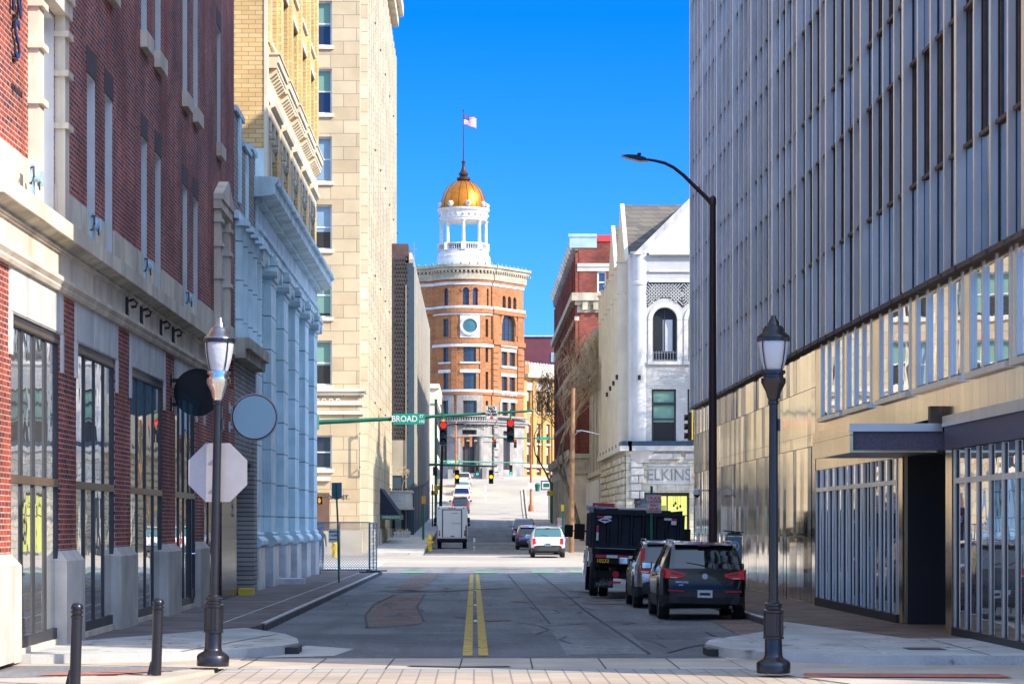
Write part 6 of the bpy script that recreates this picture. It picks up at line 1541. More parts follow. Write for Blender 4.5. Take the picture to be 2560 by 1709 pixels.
# right green post and shielded signal partly hidden by metal building corner
y = 112.
t = thing('traffic_light', 'yellow edged traffic light peeking out from behind the corner of the metal building', 'traffic light', (WX(1586, y), y, 5))
mb = MB(); mb.bevbox(WX(1577, y), WX(1586, y), y - .2, y + .2, WZ(1010, y), WZ(945, y), .03); mb.build('housing', 'black_metal', t)
mb = MB(); mb.box(WX(1586, y) + .003, WX(1589, y), y - .18, y + .18, WZ(1008, y), WZ(940, y)); mb.build('back_plate', 'yellow_enamel', t)
mb = MB()
for k in range(3): mb.lathe((WX(1577, y) - .16, y, WZ(957 + k * 21, y)), [(.15, 0), (.14, .18)], 12, 'x')
mb.build('visor', 'black_metal', t)
# pedestrian signal with orange hand
y = 107.2
t = thing('pedestrian_signal', 'yellow pedestrian signal showing an orange hand beside the pale blue building', 'pedestrian signal', (WX(733, y), y, 2.9))
x0, x1, z0, z1 = WX(724.5, y), WX(741, y), WZ(1157, y), WZ(1136, y)
mb = MB(); mb.bevbox(x0, x1, y, y + .2, z0, z1, .02); mb.build('housing', 'yellow_enamel', t)
mb = MB(); mb.box(x0 + .03, x1 - .03, y - .012, y - .002, z0 + .04, z1 - .04); mb.build('screen', 'black_ink', t)
lamp_mat('hand_orange', (1, .16, .01), .9); mb = MB(); xm_, zm_ = (x0 + x1) / 2, (z0 + z1) / 2; mb.box(xm_ - .045, xm_ + .035, y - .018, y - .013, zm_ - .11, zm_ + .01)
for k in range(4): mb.box(xm_ - .045 + k * .021, xm_ - .030 + k * .021, y - .018, y - .013, zm_ + .012, zm_ + .075 + .02 * (k in (1, 2)))
mb.hexa([(xm_ + .036, y - .018, zm_ - .06), (xm_ + .075, y - .018, zm_ - .0), (xm_ + .075, y - .013, zm_ - .0), (xm_ + .036, y - .013, zm_ - .06), (xm_ + .036, y - .018, zm_ - .03), (xm_ + .065, y - .018, zm_ + .02), (xm_ + .065, y - .013, zm_ + .02), (xm_ + .036, y - .013, zm_ - .03)]); mb.build('hand_symbol', 'hand_orange', t)
mb = MB(); mb.lathe((x0 - .06, y + .1, 0), [(.07, gh(y)), (.06, z1 + .4)], 8); mb.box(x0 - .06, x0 + .02, y + .05, y + .15, z0 + .1, z0 + .2); mb.build('post', 'pale_green_metal', t)
# ================================================================== chain link fence panels at the pavement end
def tubepath(mb, pts, r=.024): mb.tube(pts, r, 6)
y = 103.5; gf = gh(y) + .14
def fence(label, A, B, h=2.15, s=.11, wr=.011):
    t = thing('fence_panel', label, 'fence', (A[0], A[1], gf), 'temporary chain link fence panels')
    A, B = Vector((A[0], A[1], gf)), Vector((B[0], B[1], gf)); D = (B - A); L = D.length; D.normalize(); Pn = Vector((-D.y, D.x, 0))
    P = lambda u, v, n=0: A + D * u + Vector((0, 0, v)) + Pn * n
    mb = MB()
    for q in ((P(0, .06), P(0, h)), (P(L, .06), P(L, h)), (P(0, h - .02), P(L, h - .02)), (P(0, .12), P(L, .12)), (P(L * .5, .12), P(L * .5, h))): mb.tube(q, .026, 6)
    mb.build('frame', 'blue_galv', t)
    mb = MB(); n = int((L + h) / s)
    for i in range(n + 1):
        c = i * s
        for sg_ in (1, -1):
            ua, va, ub, vb = (c, .12, c - (h - .14), h - .02) if sg_ > 0 else (c - (h - .14), .12, c, h - .02)
            du = ub - ua
            t0, t1 = 0, 1
            for bound in ((0, 1), (L, -1)):
                pass
            lo, hi = 0, L
            ta, tb = (lo - ua) / du, (hi - ua) / du
            if ta > tb: ta, tb = tb, ta
            t0, t1 = max(0, ta), min(1, tb)
            if t1 - t0 < .02: continue
            a = P(ua + du * t0, va + (vb - va) * t0, .004 * sg_); b = P(ua + du * t1, va + (vb - va) * t1, .004 * sg_)
            mb.tube([a, b], wr, 3)
    mb.build('wire_mesh', 'blue_galv', t)
    mb = MB()
    for u in (0, L): mb.tube([P(u, .03, -.45), P(u, .03, .45)], .03, 6)
    mb.build('foot', 'frame_dark', t); return t
fence('chain link fence panel facing the street at the end of the left pavement', (WX(712, y), y), (WX(846, y), y + .3), 2.12)
fence('chain link fence panel seen edge on at the kerb end of the fence', (WX(848, y), y + .2), (WX(864, 106.5), 106.5), 2.1, .3, .006)
fence('chain link fence panel set back beside the pale blue building corner', (WX(716, y), y - 1.2), (WX(741, 108.5), 108.5), 2.1, .3, .006)
t = street_sign('closed_sign', 'white SIDEWALK CLOSED USE OTHER SIDE sign hung on the chain link fence', 'sign', WX(754, y), WX(781, y), WZ(1243, y), WZ(1213, y), y - .06, 'white_sign', border=('black_ink', .01, .015))
for s, yy in (('SIDEWALK', 1219), ('CLOSED', 1227), ('USE OTHER SIDE', 1236.5)): stext(t, s, WX(767.5, y), WZ(yy, y), .095 if len(s) < 9 else .06, y - .06, 'black_ink', .95)
# ================================================================== fire hydrants
def hydrant():
    t = thing('fire_hydrant', 'yellow fire hydrant standing behind the chain link fence', 'fire hydrant', (0, 0, 0), 'yellow fire hydrants along the street')
    mb = MB(); mb.lathe((0, 0, 0), [(.17, 0), (.17, .05), (.11, .06), (.11, .12), (.13, .13), (.13, .17), (.105, .18), (.105, .60), (.14, .61), (.14, .66), (.13, .67), (.12, .74), (.08, .82), (.04, .85), (.04, .92), (.001, .92)], 14); mb.build('barrel', 'yellow_enamel', t, True)
    mb = MB(); mb.lathe((0, 0, .47), [(.055, -.2), (.07, -.2), (.07, -.16), (.05, -.15), (.05, .15), (.07, .16), (.07, .2), (.055, .2)], 10, 'x'); mb.build('side_nozzle', 'yellow_enamel', t, True)
    mb = MB(); mb.lathe((0, -.16, .45), [(.09, -.05), (.09, 0), (.07, .01), (.07, .1)], 10, 'y'); mb.build('front_nozzle', 'yellow_enamel', t, True)
    return t
h1 = hydrant(); spots = [(768, 150.0, 1.18, None), (986, 158., 1.15, 'yellow fire hydrant on the kerb left of the white box van'), (1220, 225, 1.35, 'small far yellow fire hydrant beyond the parked cars on the right')]
for x, d, s, lab in spots:
    o = h1 if lab is None else copy_tree(h1); o.location = (WX(x, d), d, gh(d) + (.14 if lab is None or d < 200 else .1)); o.scale = (s,) * 3
    if lab: o['label'] = lab
h1.location = (WX(768, 140), 140, gh(140) + .02)
# ================================================================== parking kiosk
y = 60.5
t = thing('parking_kiosk', 'dark grey parking pay kiosk with a white P behind the black car', 'kiosk', (6.3, y, 0))
x0, x1, g = WX(1667, y), WX(1702, y), gh(y) + .14
mb = MB(); mb.bevbox(x0, x1, y, y + .3, g, WZ(1230, y), .02); mb.build('cabinet', 'blue_galv', t)
mb = MB(); mb.prism([(x0 - .03, y - .02, WZ(1228, y)), (x1 + .02, y - .02, WZ(1228, y)), (x1 - .05, y, WZ(1221, y)), (x0 + .05, y, WZ(1221, y))], [(x0 - .03, y + .32, WZ(1228, y)), (x1 + .02, y + .32, WZ(1228, y)), (x1 - .05, y + .3, WZ(1221, y)), (x0 + .05, y + .3, WZ(1221, y))])
mb.prism([(x0 - .08, y - .06, WZ(1218, y)), (x1 + .05, y - .06, WZ(1222, y)), (x1 + .05, y + .36, WZ(1222, y)), (x0 - .08, y + .36, WZ(1218, y))], [(x0 - .06, y - .04, WZ(1215, y)), (x1 + .03, y - .04, WZ(1219, y)), (x1 + .03, y + .34, WZ(1219, y)), (x0 - .06, y + .34, WZ(1215, y))]); mb.box(x0 + .12, x0 + .2, y + .1, y + .2, WZ(1222, y), WZ(1217, y)); mb.build('solar_panel', 'black_metal', t)
mb = MB()
F0 = Flat((0, y, 0), (1, 0, 0), (0, -1, 0)); ring(mb, F0, (x0 + x1) / 2, WZ(1252, y), .105, .12, .001, .008, 0, 6.2832, 24); mb.build('ring_symbol', 'white_sign', t)
text('letter', 'P', 'white_sign', t, ((x0 + x1) / 2, y - .004, WZ(1252, y)), .17, (R(90), 0, 0), .004, bold=.004)
# far street furniture on the hill at the right
t = street_sign('billboard', 'small white billboard with a red corner at the top of the hill on the right', 'billboard', WX(1240, 262), WX(1274, 262), WZ(1124, 262), WZ(1101, 262), 262, 'white_sign', border=('flag_blue', .12, .03))
mb = MB(); mb.box(WX(1247, 262), WX(1260, 262), 261.97, 261.99, WZ(1116, 262), WZ(1108, 262)); mb.build('picture', 'green_metal', t)
mb = MB(); mb.prism([(WX(1266, 262), 261.96, WZ(1103, 262)), (WX(1273, 262), 261.96, WZ(1103, 262)), (WX(1273, 262), 261.96, WZ(1112, 262))], [(WX(1266, 262), 261.98, WZ(1103, 262)), (WX(1273, 262), 261.98, WZ(1103, 262)), (WX(1273, 262), 261.98, WZ(1112, 262))]); mb.build('red_corner', 'red_sign', t)
mb = MB(); mb.lathe((WX(1260, 262), 262.1, 0), [(.1, gh(262)), (.1, WZ(1110, 262))], 8); mb.build('post', 'galvanised', t)
y = 268.
t = thing('utility_pole', 'tall slim rust coloured pole on a cone base beside the far road on the right', 'pole', (WX(1218, y), y, gh(y)))
mb = MB(); mb.lathe((WX(1218, y), y, 0), [(.32, WZ(1172, y)), (.26, WZ(1160, y)), (.14, WZ(1155, y)), (.12, WZ(1100, y)), (.07, WZ(955, y))], 10); mb.build('shaft', 'rust_pole', t, True)
mb = MB(); mb.tube([(WX(1218, y), y, WZ(975, y)), (WX(1208, y), y, WZ(966, y)), (WX(1196, y), y, WZ(961, y))], .05, 6); mb.box(WX(1192, y), WX(1200, y), y - .12, y + .12, WZ(963, y), WZ(960, y)); mb.build('lamp_arm', 'galvanised', t)
t = street_sign('traffic_sign', 'small white sign on the slim rust coloured pole', 'traffic sign', WX(1211, y), WX(1226, y), WZ(1121, y), WZ(1107, y), y - .2, 'white_sign')
t = thing('litter_bin', 'dark green litter bin left of the far billboard', 'litter bin', (WX(1233, 270), 270, 0)); mb = MB(); mb.lathe((WX(1233, 270), 270, 0), [(.22, WZ(1126, 270)), (.3, WZ(1112, 270)), (.33, WZ(1111, 270)), (.1, WZ(1107, 270))], 12); mb.build('bin', 'green_metal', t, True)
p = post('green signal post with yellow boxes at the foot of the far billboard', 1266, 1240, 1105, 235, 'green_metal', .09, 'signal_post')
y = 235.; mb = MB()
for x in (1260, 1268): mb.bevbox(WX(x - 5, y), WX(x + 4, y), y - .15, y + .1, WZ(1136, y), WZ(1125, y), .03)
mb.build('signal_box', 'yellow_enamel', p)
t = thing('utility_pole', 'brown wooden utility pole in front of the pale stone ground floor on the right', 'pole', (WX(1313, 148), 148, 0))
y = 148.; mb = MB(); mb.tube([(WX(1310.5, y), y, gh(y)), (WX(1315, y), y, WZ(890, y))], [.17, .12], 10); mb.build('shaft', 'wood_pole', t, True)
mb = MB(); mb.tube([(WX(1315, y), y, WZ(1000, y)), (WX(1330, y), y, WZ(986, y)), (WX(1350, y), y, WZ(990, y)), (WX(1375, y), y, WZ(996, y))], .03, 6); mb.box(WX(1322, y), WX(1332, y), y - .12, y + .12, WZ(990, y), WZ(986, y)); mb.build('lamp_arm', 'galvanised', t)

# ================================================================== bare trees
def bare_tree(label, base, h, spread, seed, mat='bark', depth=6, maxr=99, lean=(0, 0), r0=.2, trunk_h=.25, twig='bark_pale', name='bare_tree', nfork=(2, 3)):
    r_ = random.Random(seed); t = thing(name, label, 'tree', base)
    tr = MB(); cr = MB()
    def grow(p, d, ln, rad, lv):
        mb = tr if lv < 2 else cr
        k = 3; pts = [p]; q = p.copy(); dd = d.copy()
        for i in range(k):
            off = Vector((base[0] - q.x, base[1] - q.y, 0)); pull = max(0, off.length / maxr - .45) * .55; dd = (dd + Vector((r_.gauss(0, .14), r_.gauss(0, .14), r_.gauss(.02, .10))) + (off.normalized() * pull if pull > 0 else Vector())).normalized(); q = q + dd * ln / k; pts.append(q.copy())
        mb.tube(pts, [rad * (1 - .38 * i / k) for i in range(k + 1)], 6 if lv < 3 else 3)
        if lv >= depth: return
        for i in range(r_.randint(*nfork) + (1 if lv > 2 else 0)):
            a = r_.uniform(0, 6.283); s = r_.uniform(.35, .85) * spread
            side = Vector((math.cos(a), math.sin(a), r_.uniform(-.1, .5)))
            nd = (dd * .9 + side * s).normalized()
            at = pts[-1] if i < 2 else pts[r_.randint(1, k)]
            grow(at.copy(), nd, ln * r_.uniform(.62, .86), max(.012, rad * .62 * r_.uniform(.75, 1)), lv + 1)
    grow(Vector(base), Vector((lean[0], lean[1], 1)).normalized(), h * trunk_h, r0, 0)
    tr.build('trunk', mat, t, True); cr.build('crown', twig, t, False); return t
bare_tree('tall bare tree with tangled twigs before the red brick block', (7.7, 174, gh(172) + .1), 18.5, .62, 12, depth=7, r0=.2, lean=(.0, 0), trunk_h=.26, maxr=2.5, nfork=(2, 3))
bare_tree('thin bare tree behind the first one at the far end of the red brick block', (7.6, 242, gh(238)), 15, .4, 4, depth=6, maxr=1.6, trunk_h=.34, r0=.22, twig='bark')
bare_tree('bare street tree on the avenue median beyond the metal building', (17.6, 142.0, 0), 21, .62, 21, depth=7, r0=.32, maxr=4.6, name='bare_tree')
bare_tree('bare street tree further along the avenue beyond the metal building', (22.5, 140, 0), 22, .6, 8, depth=7, r0=.3, maxr=5.5)
bare_tree('small bare shrub standing on the theatre marquee', (WX(922, 189), 189, WZ(1124, 189)), 3.2, .9, 31, depth=5, r0=.06, trunk_h=.2, name='bare_shrub')
bare_tree('small twiggy shrub at the side of the theatre marquee', (WX(944, 188), 188, WZ(1165, 188)), 2.2, 1.1, 33, depth=5, r0=.05, trunk_h=.2, name='bare_shrub')

# ================================================================== pedestrian behind the fence
def person(label, x, d, h=1.74):
    t = thing('person', label, 'person', (x, d, gh(d)))
    me = bpy.data.meshes.new('body'); bm = bmesh.new()
    J = {'pel': (0, 0, .95, .135), 'chest': (0, -.02, 1.25, .155), 'sh': (0, .0, 1.42, .13), 'neck': (0, -.02, 1.52, .06), 'head': (0, -.03, 1.64, .10), 'top': (0, -.02, 1.72, .07),
         'lh': (-.09, 0, .90, .095), 'lk': (-.10, -.05, .50, .07), 'la': (-.10, .02, .09, .048), 'lt': (-.11, -.14, .04, .04),
         'rh': (.09, 0, .90, .095), 'rk': (.10, -.10, .51, .07), 'ra': (.10, .12, .10, .048), 'rt': (.10, -.03, .04, .04),
         'ls': (-.19, 0, 1.40, .065), 'le': (-.25, .02, 1.12, .048), 'lw': (-.25, -.08, .88, .034), 'lp': (-.25, -.11, .80, .036),
         'rs': (.19, 0, 1.40, .065), 're': (.24, .05, 1.12, .048), 'rw': (.24, -.02, .87, .034), 'rp': (.24, -.04, .79, .036)}
    E = [('pel', 'chest'), ('chest', 'sh'), ('sh', 'neck'), ('neck', 'head'), ('head', 'top'), ('pel', 'lh'), ('lh', 'lk'), ('lk', 'la'), ('la', 'lt'), ('pel', 'rh'), ('rh', 'rk'), ('rk', 'ra'), ('ra', 'rt'), ('sh', 'ls'), ('ls', 'le'), ('le', 'lw'), ('lw', 'lp'), ('sh', 'rs'), ('rs', 're'), ('re', 'rw'), ('rw', 'rp')]
    for s, w_ in (('l', 'lp'), ('r', 'rp')):
        b = J[w_]
        for k in range(4): J['%sf%d' % (s, k)] = (b[0] + (.008 if s == 'l' else -.008), b[1] - .035 + .022 * k, b[2] - .075 + .008 * abs(k - 1.5), .009); E.append((w_, '%sf%d' % (s, k)))
        J[s + 'th'] = (b[0], b[1] - .06, b[2] - .02, .010); E.append((w_, s + 'th'))
    names = list(J); vs = [bm.verts.new(J[n][:3]) for n in names]
    for a, b in E: bm.edges.new((vs[names.index(a)], vs[names.index(b)]))
    bm.to_mesh(me); bm.free()
    o = bpy.data.objects.new('body', me); COL.objects.link(o)
    m = o.modifiers.new('skin', 'SKIN'); o.modifiers.new('sub', 'SUBSURF').levels = 1
    for i, n in enumerate(names): me.skin_vertices[0].data[i].radius = (J[n][3],) * 2; me.skin_vertices[0].data[i].use_root = (n == 'pel')
    dg = bpy.context.evaluated_depsgraph_get(); m2 = bpy.data.meshes.new_from_object(o.evaluated_get(dg)); bpy.data.objects.remove(o)
    for k in ('skin', 'coat_dark', 'jeans', 'black_ink'): m2.materials.append(M[k])
    for p in m2.polygons:
        c = p.center; p.use_smooth = True
        p.material_index = 3 if c.z < .10 else 2 if c.z < .98 and abs(c.x) < .21 else (1 if c.z < 1.53 and c.z > .86 else 0)
    o = bpy.data.objects.new('body', m2); COL.objects.link(o); o.parent = t
    mb = MB(); mb.lathe((0, 0, 0), [(.10, 1.66), (.108, 1.72), (.09, 1.77), (.04, 1.795), (.001, 1.80)], 14); mb.lathe((0, .03, 0), [(.06, 1.58), (.095, 1.66), (.10, 1.7)], 12)
    me = bpy.data.meshes.new('hair'); mb.bm.to_mesh(me); mb.bm.free(); me.materials.append(M['hair_dark']); hh = bpy.data.objects.new('hair', me); COL.objects.link(hh); hh.parent = t
    mb = MB(); mb.ball((0, -.135, 1.635), .016, 5); mb.box(-.05, -.02, -.128, -.120, 1.655, 1.667); mb.box(.02, .05, -.128, -.120, 1.655, 1.667); mb.box(-.025, .025, -.126, -.118, 1.59, 1.598)
    me = bpy.data.meshes.new('face'); mb.bm.to_mesh(me); mb.bm.free(); me.materials.append(M['skin']); hh = bpy.data.objects.new('face', me); COL.objects.link(hh); hh.parent = t
    t.scale = (h / 1.78,) * 3; return t
pp = person('person in dark coat and jeans walking behind the chain link fence', WX(736, 128), 128.0, 1.85); pp.rotation_euler = (0, 0, R(170)); pp.location.z = gh(128) + .02
# ================================================================== vehicles
def paint(name, c, metal=.3, rough=.25, coat=1):
    m, nt, b = _nt(name); b.inputs['Specular IOR Level'].default_value = .25 if max(c) < .05 else .5; b.inputs['Base Color'].default_value = c4(c); b.inputs['Metallic'].default_value = metal; b.inputs['Roughness'].default_value = rough
    b.inputs['Coat Weight'].default_value = coat; b.inputs['Coat Roughness'].default_value = .02
paint('paint_black', (.003, .0035, .004), .0, .25, .22); paint('van_white', (.86, .87, .88), 0, .4, .3); paint('paint_silver', (.40, .37, .34), .7, .32); paint('paint_white', (.72, .72, .70), .0, .35); paint('paint_blue', (.02, .10, .26), .3, .3); paint('paint_dark', (.025, .03, .04), .4, .3); paint('paint_maroon', (.07, .02, .022), .4, .3); paint('paint_tan', (.5, .47, .42), .3, .4)
mk('tyre', (.016, .016, .017), .8, var=.2, vs=20); mk('rim', (.45, .45, .47), .25, .9, var=.1); mk('rim_dark', (.10, .10, .10), .35, .7, var=.1); mk('cladding', (.016, .018, .020), .6, var=.15, vs=5); mk('under', (.01, .01, .01), .9, var=0)
mk('tail_red', (.62, .012, .018), .3, var=.05, spec=.3); mk('tail_dark', (.20, .008, .010), .3, var=.05, spec=.3); mk('tail_clear', (.55, .5, .5), .15, var=.05); mk('plate_white', (.55, .60, .62), .4, var=.1, vs=30); mk('truck_black', (.012, .016, .026), .55, var=.3, vs=3, spec=.3); mk('tape_red', (.5, .02, .06), .4, var=.1); mk('amber', (.7, .25, .02), .3, var=.1)
def lerp_t(tab, y):
    if y <= tab[0][0]: return tab[0][1]
    for (a, va), (b, vb) in zip(tab, tab[1:]):
        if y <= b: return va + (vb - va) * (y - a) / max(1e-6, b - a)
    return tab[-1][1]
SUV = dict(L=4.45, W=1.855, H=1.64, wheel=.355, ax=(.90, 3.55), clad=.52,
    top=[(0, .66), (.015, .78), (.05, .92), (.09, 1.06), (.13, 1.10), (.20, 1.20), (.40, 1.46), (.50, 1.555), (.58, 1.60), (1.2, 1.64), (2.0, 1.645), (2.5, 1.61), (2.75, 1.55), (3.35, 1.16), (3.45, 1.10), (4.1, .98), (4.3, .88), (4.40, .72), (4.45, .60)],
    belt=[(0, .66), (.05, .90), (.13, 1.06), (.6, 1.08), (2.8, 1.0), (3.4, .98), (4.1, .90), (4.4, .70), (4.45, .58)], rearg=(.12, .54), wind=(2.62, 3.42), glass=[(.62, 1.02), (1.10, 1.95), (2.03, 2.95)],
    plan=[(0, .80), (.05, .865), (.15, .925), (.5, .985), (1.2, 1), (3.3, 1), (3.9, .96), (4.25, .86), (4.45, .68)])
SEDAN = dict(L=4.7, W=1.82, H=1.46, wheel=.33, ax=(1.0, 3.75), clad=.30,
    top=[(0, .66), (.02, .86), (.06, 1.0), (.12, 1.03), (.55, 1.07), (.62, 1.10), (1.25, 1.40), (1.6, 1.45), (2.3, 1.46), (2.6, 1.42), (3.35, 1.03), (3.5, .98), (4.3, .86), (4.6, .70), (4.7, .5)],
    belt=[(0, .64), (.06, .94), (.6, .98), (3.3, .92), (4.3, .82), (4.7, .5)], rearg=(.62, 1.25), wind=(2.6, 3.4), glass=[(1.1, 1.9), (1.98, 2.9)],
    plan=[(0, .82), (.1, .90), (.5, .97), (1.2, 1), (3.5, 1), (4.2, .95), (4.7, .7)])
PICK = dict(L=5.6, W=1.98, H=1.88, wheel=.40, ax=(1.15, 4.6), clad=.40,
    top=[(0, 1.08), (.04, 1.12), (1.75, 1.14), (1.82, 1.16), (1.95, 1.76), (2.2, 1.86), (3.0, 1.88), (3.4, 1.83), (4.05, 1.26), (4.2, 1.20), (5.2, 1.12), (5.5, 1.0), (5.6, .8)],
    belt=[(0, 1.07), (1.8, 1.13), (4.1, 1.12), (5.2, 1.05), (5.6, .75)], rearg=(1.82, 1.96), wind=(3.4, 4.1), glass=[(2.1, 2.75), (2.85, 3.6)],
    plan=[(0, .95), (.3, .98), (1.2, 1), (4.5, 1), (5.2, .96), (5.6, .84)])
def car(name, label, cat, S, paintm, group=None, rim='rim', clad='cladding', lowclad=None, lights='suv', rails=True, antenna=False, badge=None, plate='plate_white', glassm='glass_car', detail=True, H=None):
    t = thing(name, label, cat, (0, 0, 0), group); L, W = S['L'], S['W']; hw0 = W / 2; rw = S['wheel']
    ys = sorted({0, L} | {p[0] for p in S['top']} | {g for a in S['glass'] for g in a} | {S['rearg'][0], S['rearg'][1], S['wind'][0], S['wind'][1]} | {L * i / 40 for i in range(41)} | {round(ax + (rw + .06) * math.cos(R(a)), 4) for ax in S['ax'] for a in range(0, 181, 15)})
    ys = [y for i, y in enumerate(ys) if i == 0 or y - ys[i - 1] > .006]
    def section(y):
        zt, zb = lerp_t(S['top'], y), lerp_t(S['belt'], y); zb = min(zb, zt - .005); w_ = hw0 * lerp_t(S['plan'], y)
        z0 = .26 + .10 * max(0, (.35 - y) / .35) + .05 * max(0, (y - L + .5) / .5)
        for ax in S['ax']:
            q = (rw + .06) ** 2 - (y - ax) ** 2
            if q > 0: z0 = max(z0, rw + math.sqrt(q))
        tt = max(0, min(1, (zt - zb) / (S['H'] - 1.05 if S['H'] > 1.5 else .48)))
        wr = w_ * (.93 - .19 * tt)
        z1 = max(z0 + .01, min(zb - .10, S['clad']))
        zm = max(z1 + .008, z1 + (zb - z1) * .5); zc = max(zm + .006, zb - .06)
        cr = .045 + .03 * tt
        P = [(0, z0), (w_ * .80, z0), (w_ * .955, z0 + .004), (w_ * .985, max(z0 + .006, z0 + (z1 - z0) * .6)), (w_ * .988, z1), (w_ * 1.0, zm), (w_ * .985, zc), (w_ * .955, zb),
             ((w_ * .955 + wr) / 2 + .012 * tt, (zb + zt - cr) / 2), (wr, zt - cr), (wr - .035, zt - cr * .45), (wr * .82, zt - cr * .12), (wr * .45, zt + .0), (0, zt + .006)]
        return P, tt
    secs = [section(y) for y in ys]; n = len(secs[0][0])
    full = [[(-x, z) for x, z in s[0][::-1]][:-1][::1] for s in secs]
    rows = []
    for y, (P, tt) in zip(ys, secs):
        rows.append([(-x, y, z) for x, z in P] + [(x, y, z) for x, z in P[::-1]][1:])
    m = len(rows[0])            # left bottom centre ... left top ... right top ... right bottom
    body = MB(); rg, ws, sg_ = MB(), MB(), [MB() for _ in S['glass']]
    bv = [[body.bm.verts.new(p) for p in r] for r in rows]
    for i in range(len(ys) - 1):
        ya, yb = ys[i], ys[i + 1]; ym = (ya + yb) / 2
        for j in range(m - 1):
            jj = j if j < n - 1 else m - 2 - j       # symmetric band number 0..n-2
            quad = (rows[i][j], rows[i + 1][j], rows[i + 1][j + 1], rows[i][j + 1])
            if jj in (10, 11, 12) and S['rearg'][0] < ym < S['rearg'][1]: rg.face(quad); continue
            if jj in (10, 11, 12) and S['wind'][0] < ym < S['wind'][1]: ws.face(quad); continue
            if jj in (7, 8) and secs[i][1] > .45 and secs[i + 1][1] > .45:
                k = [k for k, g in enumerate(S['glass']) if g[0] - .001 < ym < g[1] + .001]
                if k: sg_[k[0]].face(quad); continue
            f = body.bm.faces.new((bv[i][j], bv[i + 1][j], bv[i + 1][j + 1], bv[i][j + 1])); f.material_index = 1 if jj <= 3 else 0
            if jj <= 0: f.material_index = 2
    for r in (bv[0], bv[-1]): body.bm.faces.new(r).material_index = 1 if lowclad else 0
    body.build('body', [paintm, clad, 'under'], t, True)
    rg.build('rear_window', glassm, t, True); ws.build('windscreen', glassm, t, True)
    for g in sg_: g.build('side_window', glassm, t, True)
    # wheels
    for k, ax in enumerate(S['ax']):
        for s in (-1, 1):
            mb = MB(); xo = s * (hw0 - .02); xi = s * (hw0 - .25)
            mb.lathe((0, ax, rw), [(rw * .62, xi), (rw * .95, xi), (rw, xi + s * .03), (rw, xo - s * .03), (rw * .95, xo), (rw * .66, xo - s * .005), (rw * .62, xo - s * .02)], 28, 'x'); wl_ = mb.build('wheel', 'tyre', t, True)
            mb = MB(); mb.lathe((0, ax, rw), [(rw * .64, xo - s * .02), (rw * .60, xo - s * .03), (rw * .58, xo - s * .08), (rw * .58, xi)], 24, 'x'); mb.lathe((0, ax, rw), [(.001, xo - s * .02), (rw * .18, xo - s * .02), (rw * .2, xo - s * .05), (.001, xo - s * .06)], 14, 'x')
            for q in range(10):
                a = 2 * math.pi * q / 10; ca, sa = math.cos(a), math.sin(a); w2 = .020
                pts = [(rw * .15, -w2), (rw * .61, -w2 * .8), (rw * .61, w2 * .8), (rw * .15, w2)]
                pr = [(ax + u * ca - v * sa, rw + u * sa + v * ca) for u, v in pts]
                mb.prism([(xo - s * .022, y, z) for y, z in pr], [(xo - s * .06, y, z) for y, z in pr])
            mb.build('rim', rim, wl_, False)
            mb = MB(); mb.lathe((0, ax, rw), [(.001, xo - s * .10), (rw * .57, xo - s * .10)], 16, 'x'); mb.build('brake_disc', 'under', wl_)
    def ysurf(z):
        for (a, va), (b, vb) in zip(S['top'], S['top'][1:]):
            if vb >= z: return a + (b - a) * max(0, (z - va)) / max(1e-6, vb - va)
        return .1
    def wat(y): return hw0 * lerp_t(S['plan'], y)
    zl = lerp_t(S['belt'], .13)
    def rearpoly(name, pts, mat, d=.03, side=True, parent=t):
        mb = MB(); 
        A = [(x, ysurf(z) - d, z) for x, z in pts]; B = [(x, ysurf(z) + .06, z) for x, z in pts]
        mb.prism(A, B); return mb.build(name, mat, parent)
    for s in (-1, 1):
        if lights == 'suv':
            w1 = wat(.12) * .985
            o = rearpoly('tail_light', [(s * (w1 - .02), 1.07), (s * (w1 - .42), .985), (s * (w1 - .40), .92), (s * (w1 - .26), .875), (s * w1, .88)], 'tail_red', .025)
            rearpoly('light_lens', [(s * (w1 - .12), 1.02), (s * (w1 - .36), .965), (s * (w1 - .34), .945), (s * (w1 - .12), .975)], 'tail_dark', .030, parent=o)
            rearpoly('light_lens', [(s * (w1 - .10), .905), (s * (w1 - .25), .905), (s * (w1 - .24), .89), (s * (w1 - .10), .89)], 'tail_clear', .030, parent=o)
            mb = MB(); A = [(y, z) for y, z in ((.05, .88), (.10, 1.07), (.36, 1.085), (.30, .99), (.16, .90))]
            mb.prism([(s * (wat(y) * 1.0 + .006), y, z) for y, z in A], [(s * (wat(y) - .05), y, z) for y, z in A]); mb.build('side_light', 'tail_red', o)
            rearpoly('reflector', [(s * (w1 - .06), .64), (s * (w1 - .40), .625), (s * (w1 - .40), .60), (s * (w1 - .06), .612)], 'tail_red', .022)
        elif lights == 'tall':
            w1 = wat(.2) * .93
            mb = MB(); zz = (1.05, 1.15, 1.25, 1.35, 1.45)
            A = [(s * w1 * (1 - .12 * (z - 1.05)), ysurf(z) - .02, z) for z in zz]; B = [(s * (w1 * (1 - .12 * (z - 1.05)) - .10), ysurf(z) - .015, z) for z in zz[::-1]]
            mb.prism(A + B, [(x, y + .07, z) for x, y, z in A + B]); o = mb.build('tail_light', 'tail_red', t)
            rearpoly('tail_light', [(s * (wat(.1) - .01), .97), (s * (wat(.1) - .30), .95), (s * (wat(.1) - .28), .84), (s * (wat(.1) - .01), .87)], 'tail_red', .02)
            rearpoly('light_lens', [(s * (wat(.1) - .05), .90), (s * (wat(.1) - .24), .895), (s * (wat(.1) - .23), .86), (s * (wat(.1) - .05), .87)], 'tail_clear', .026, parent=o)
        else:
            w1 = wat(.1) - .01; z1_ = zl - .03
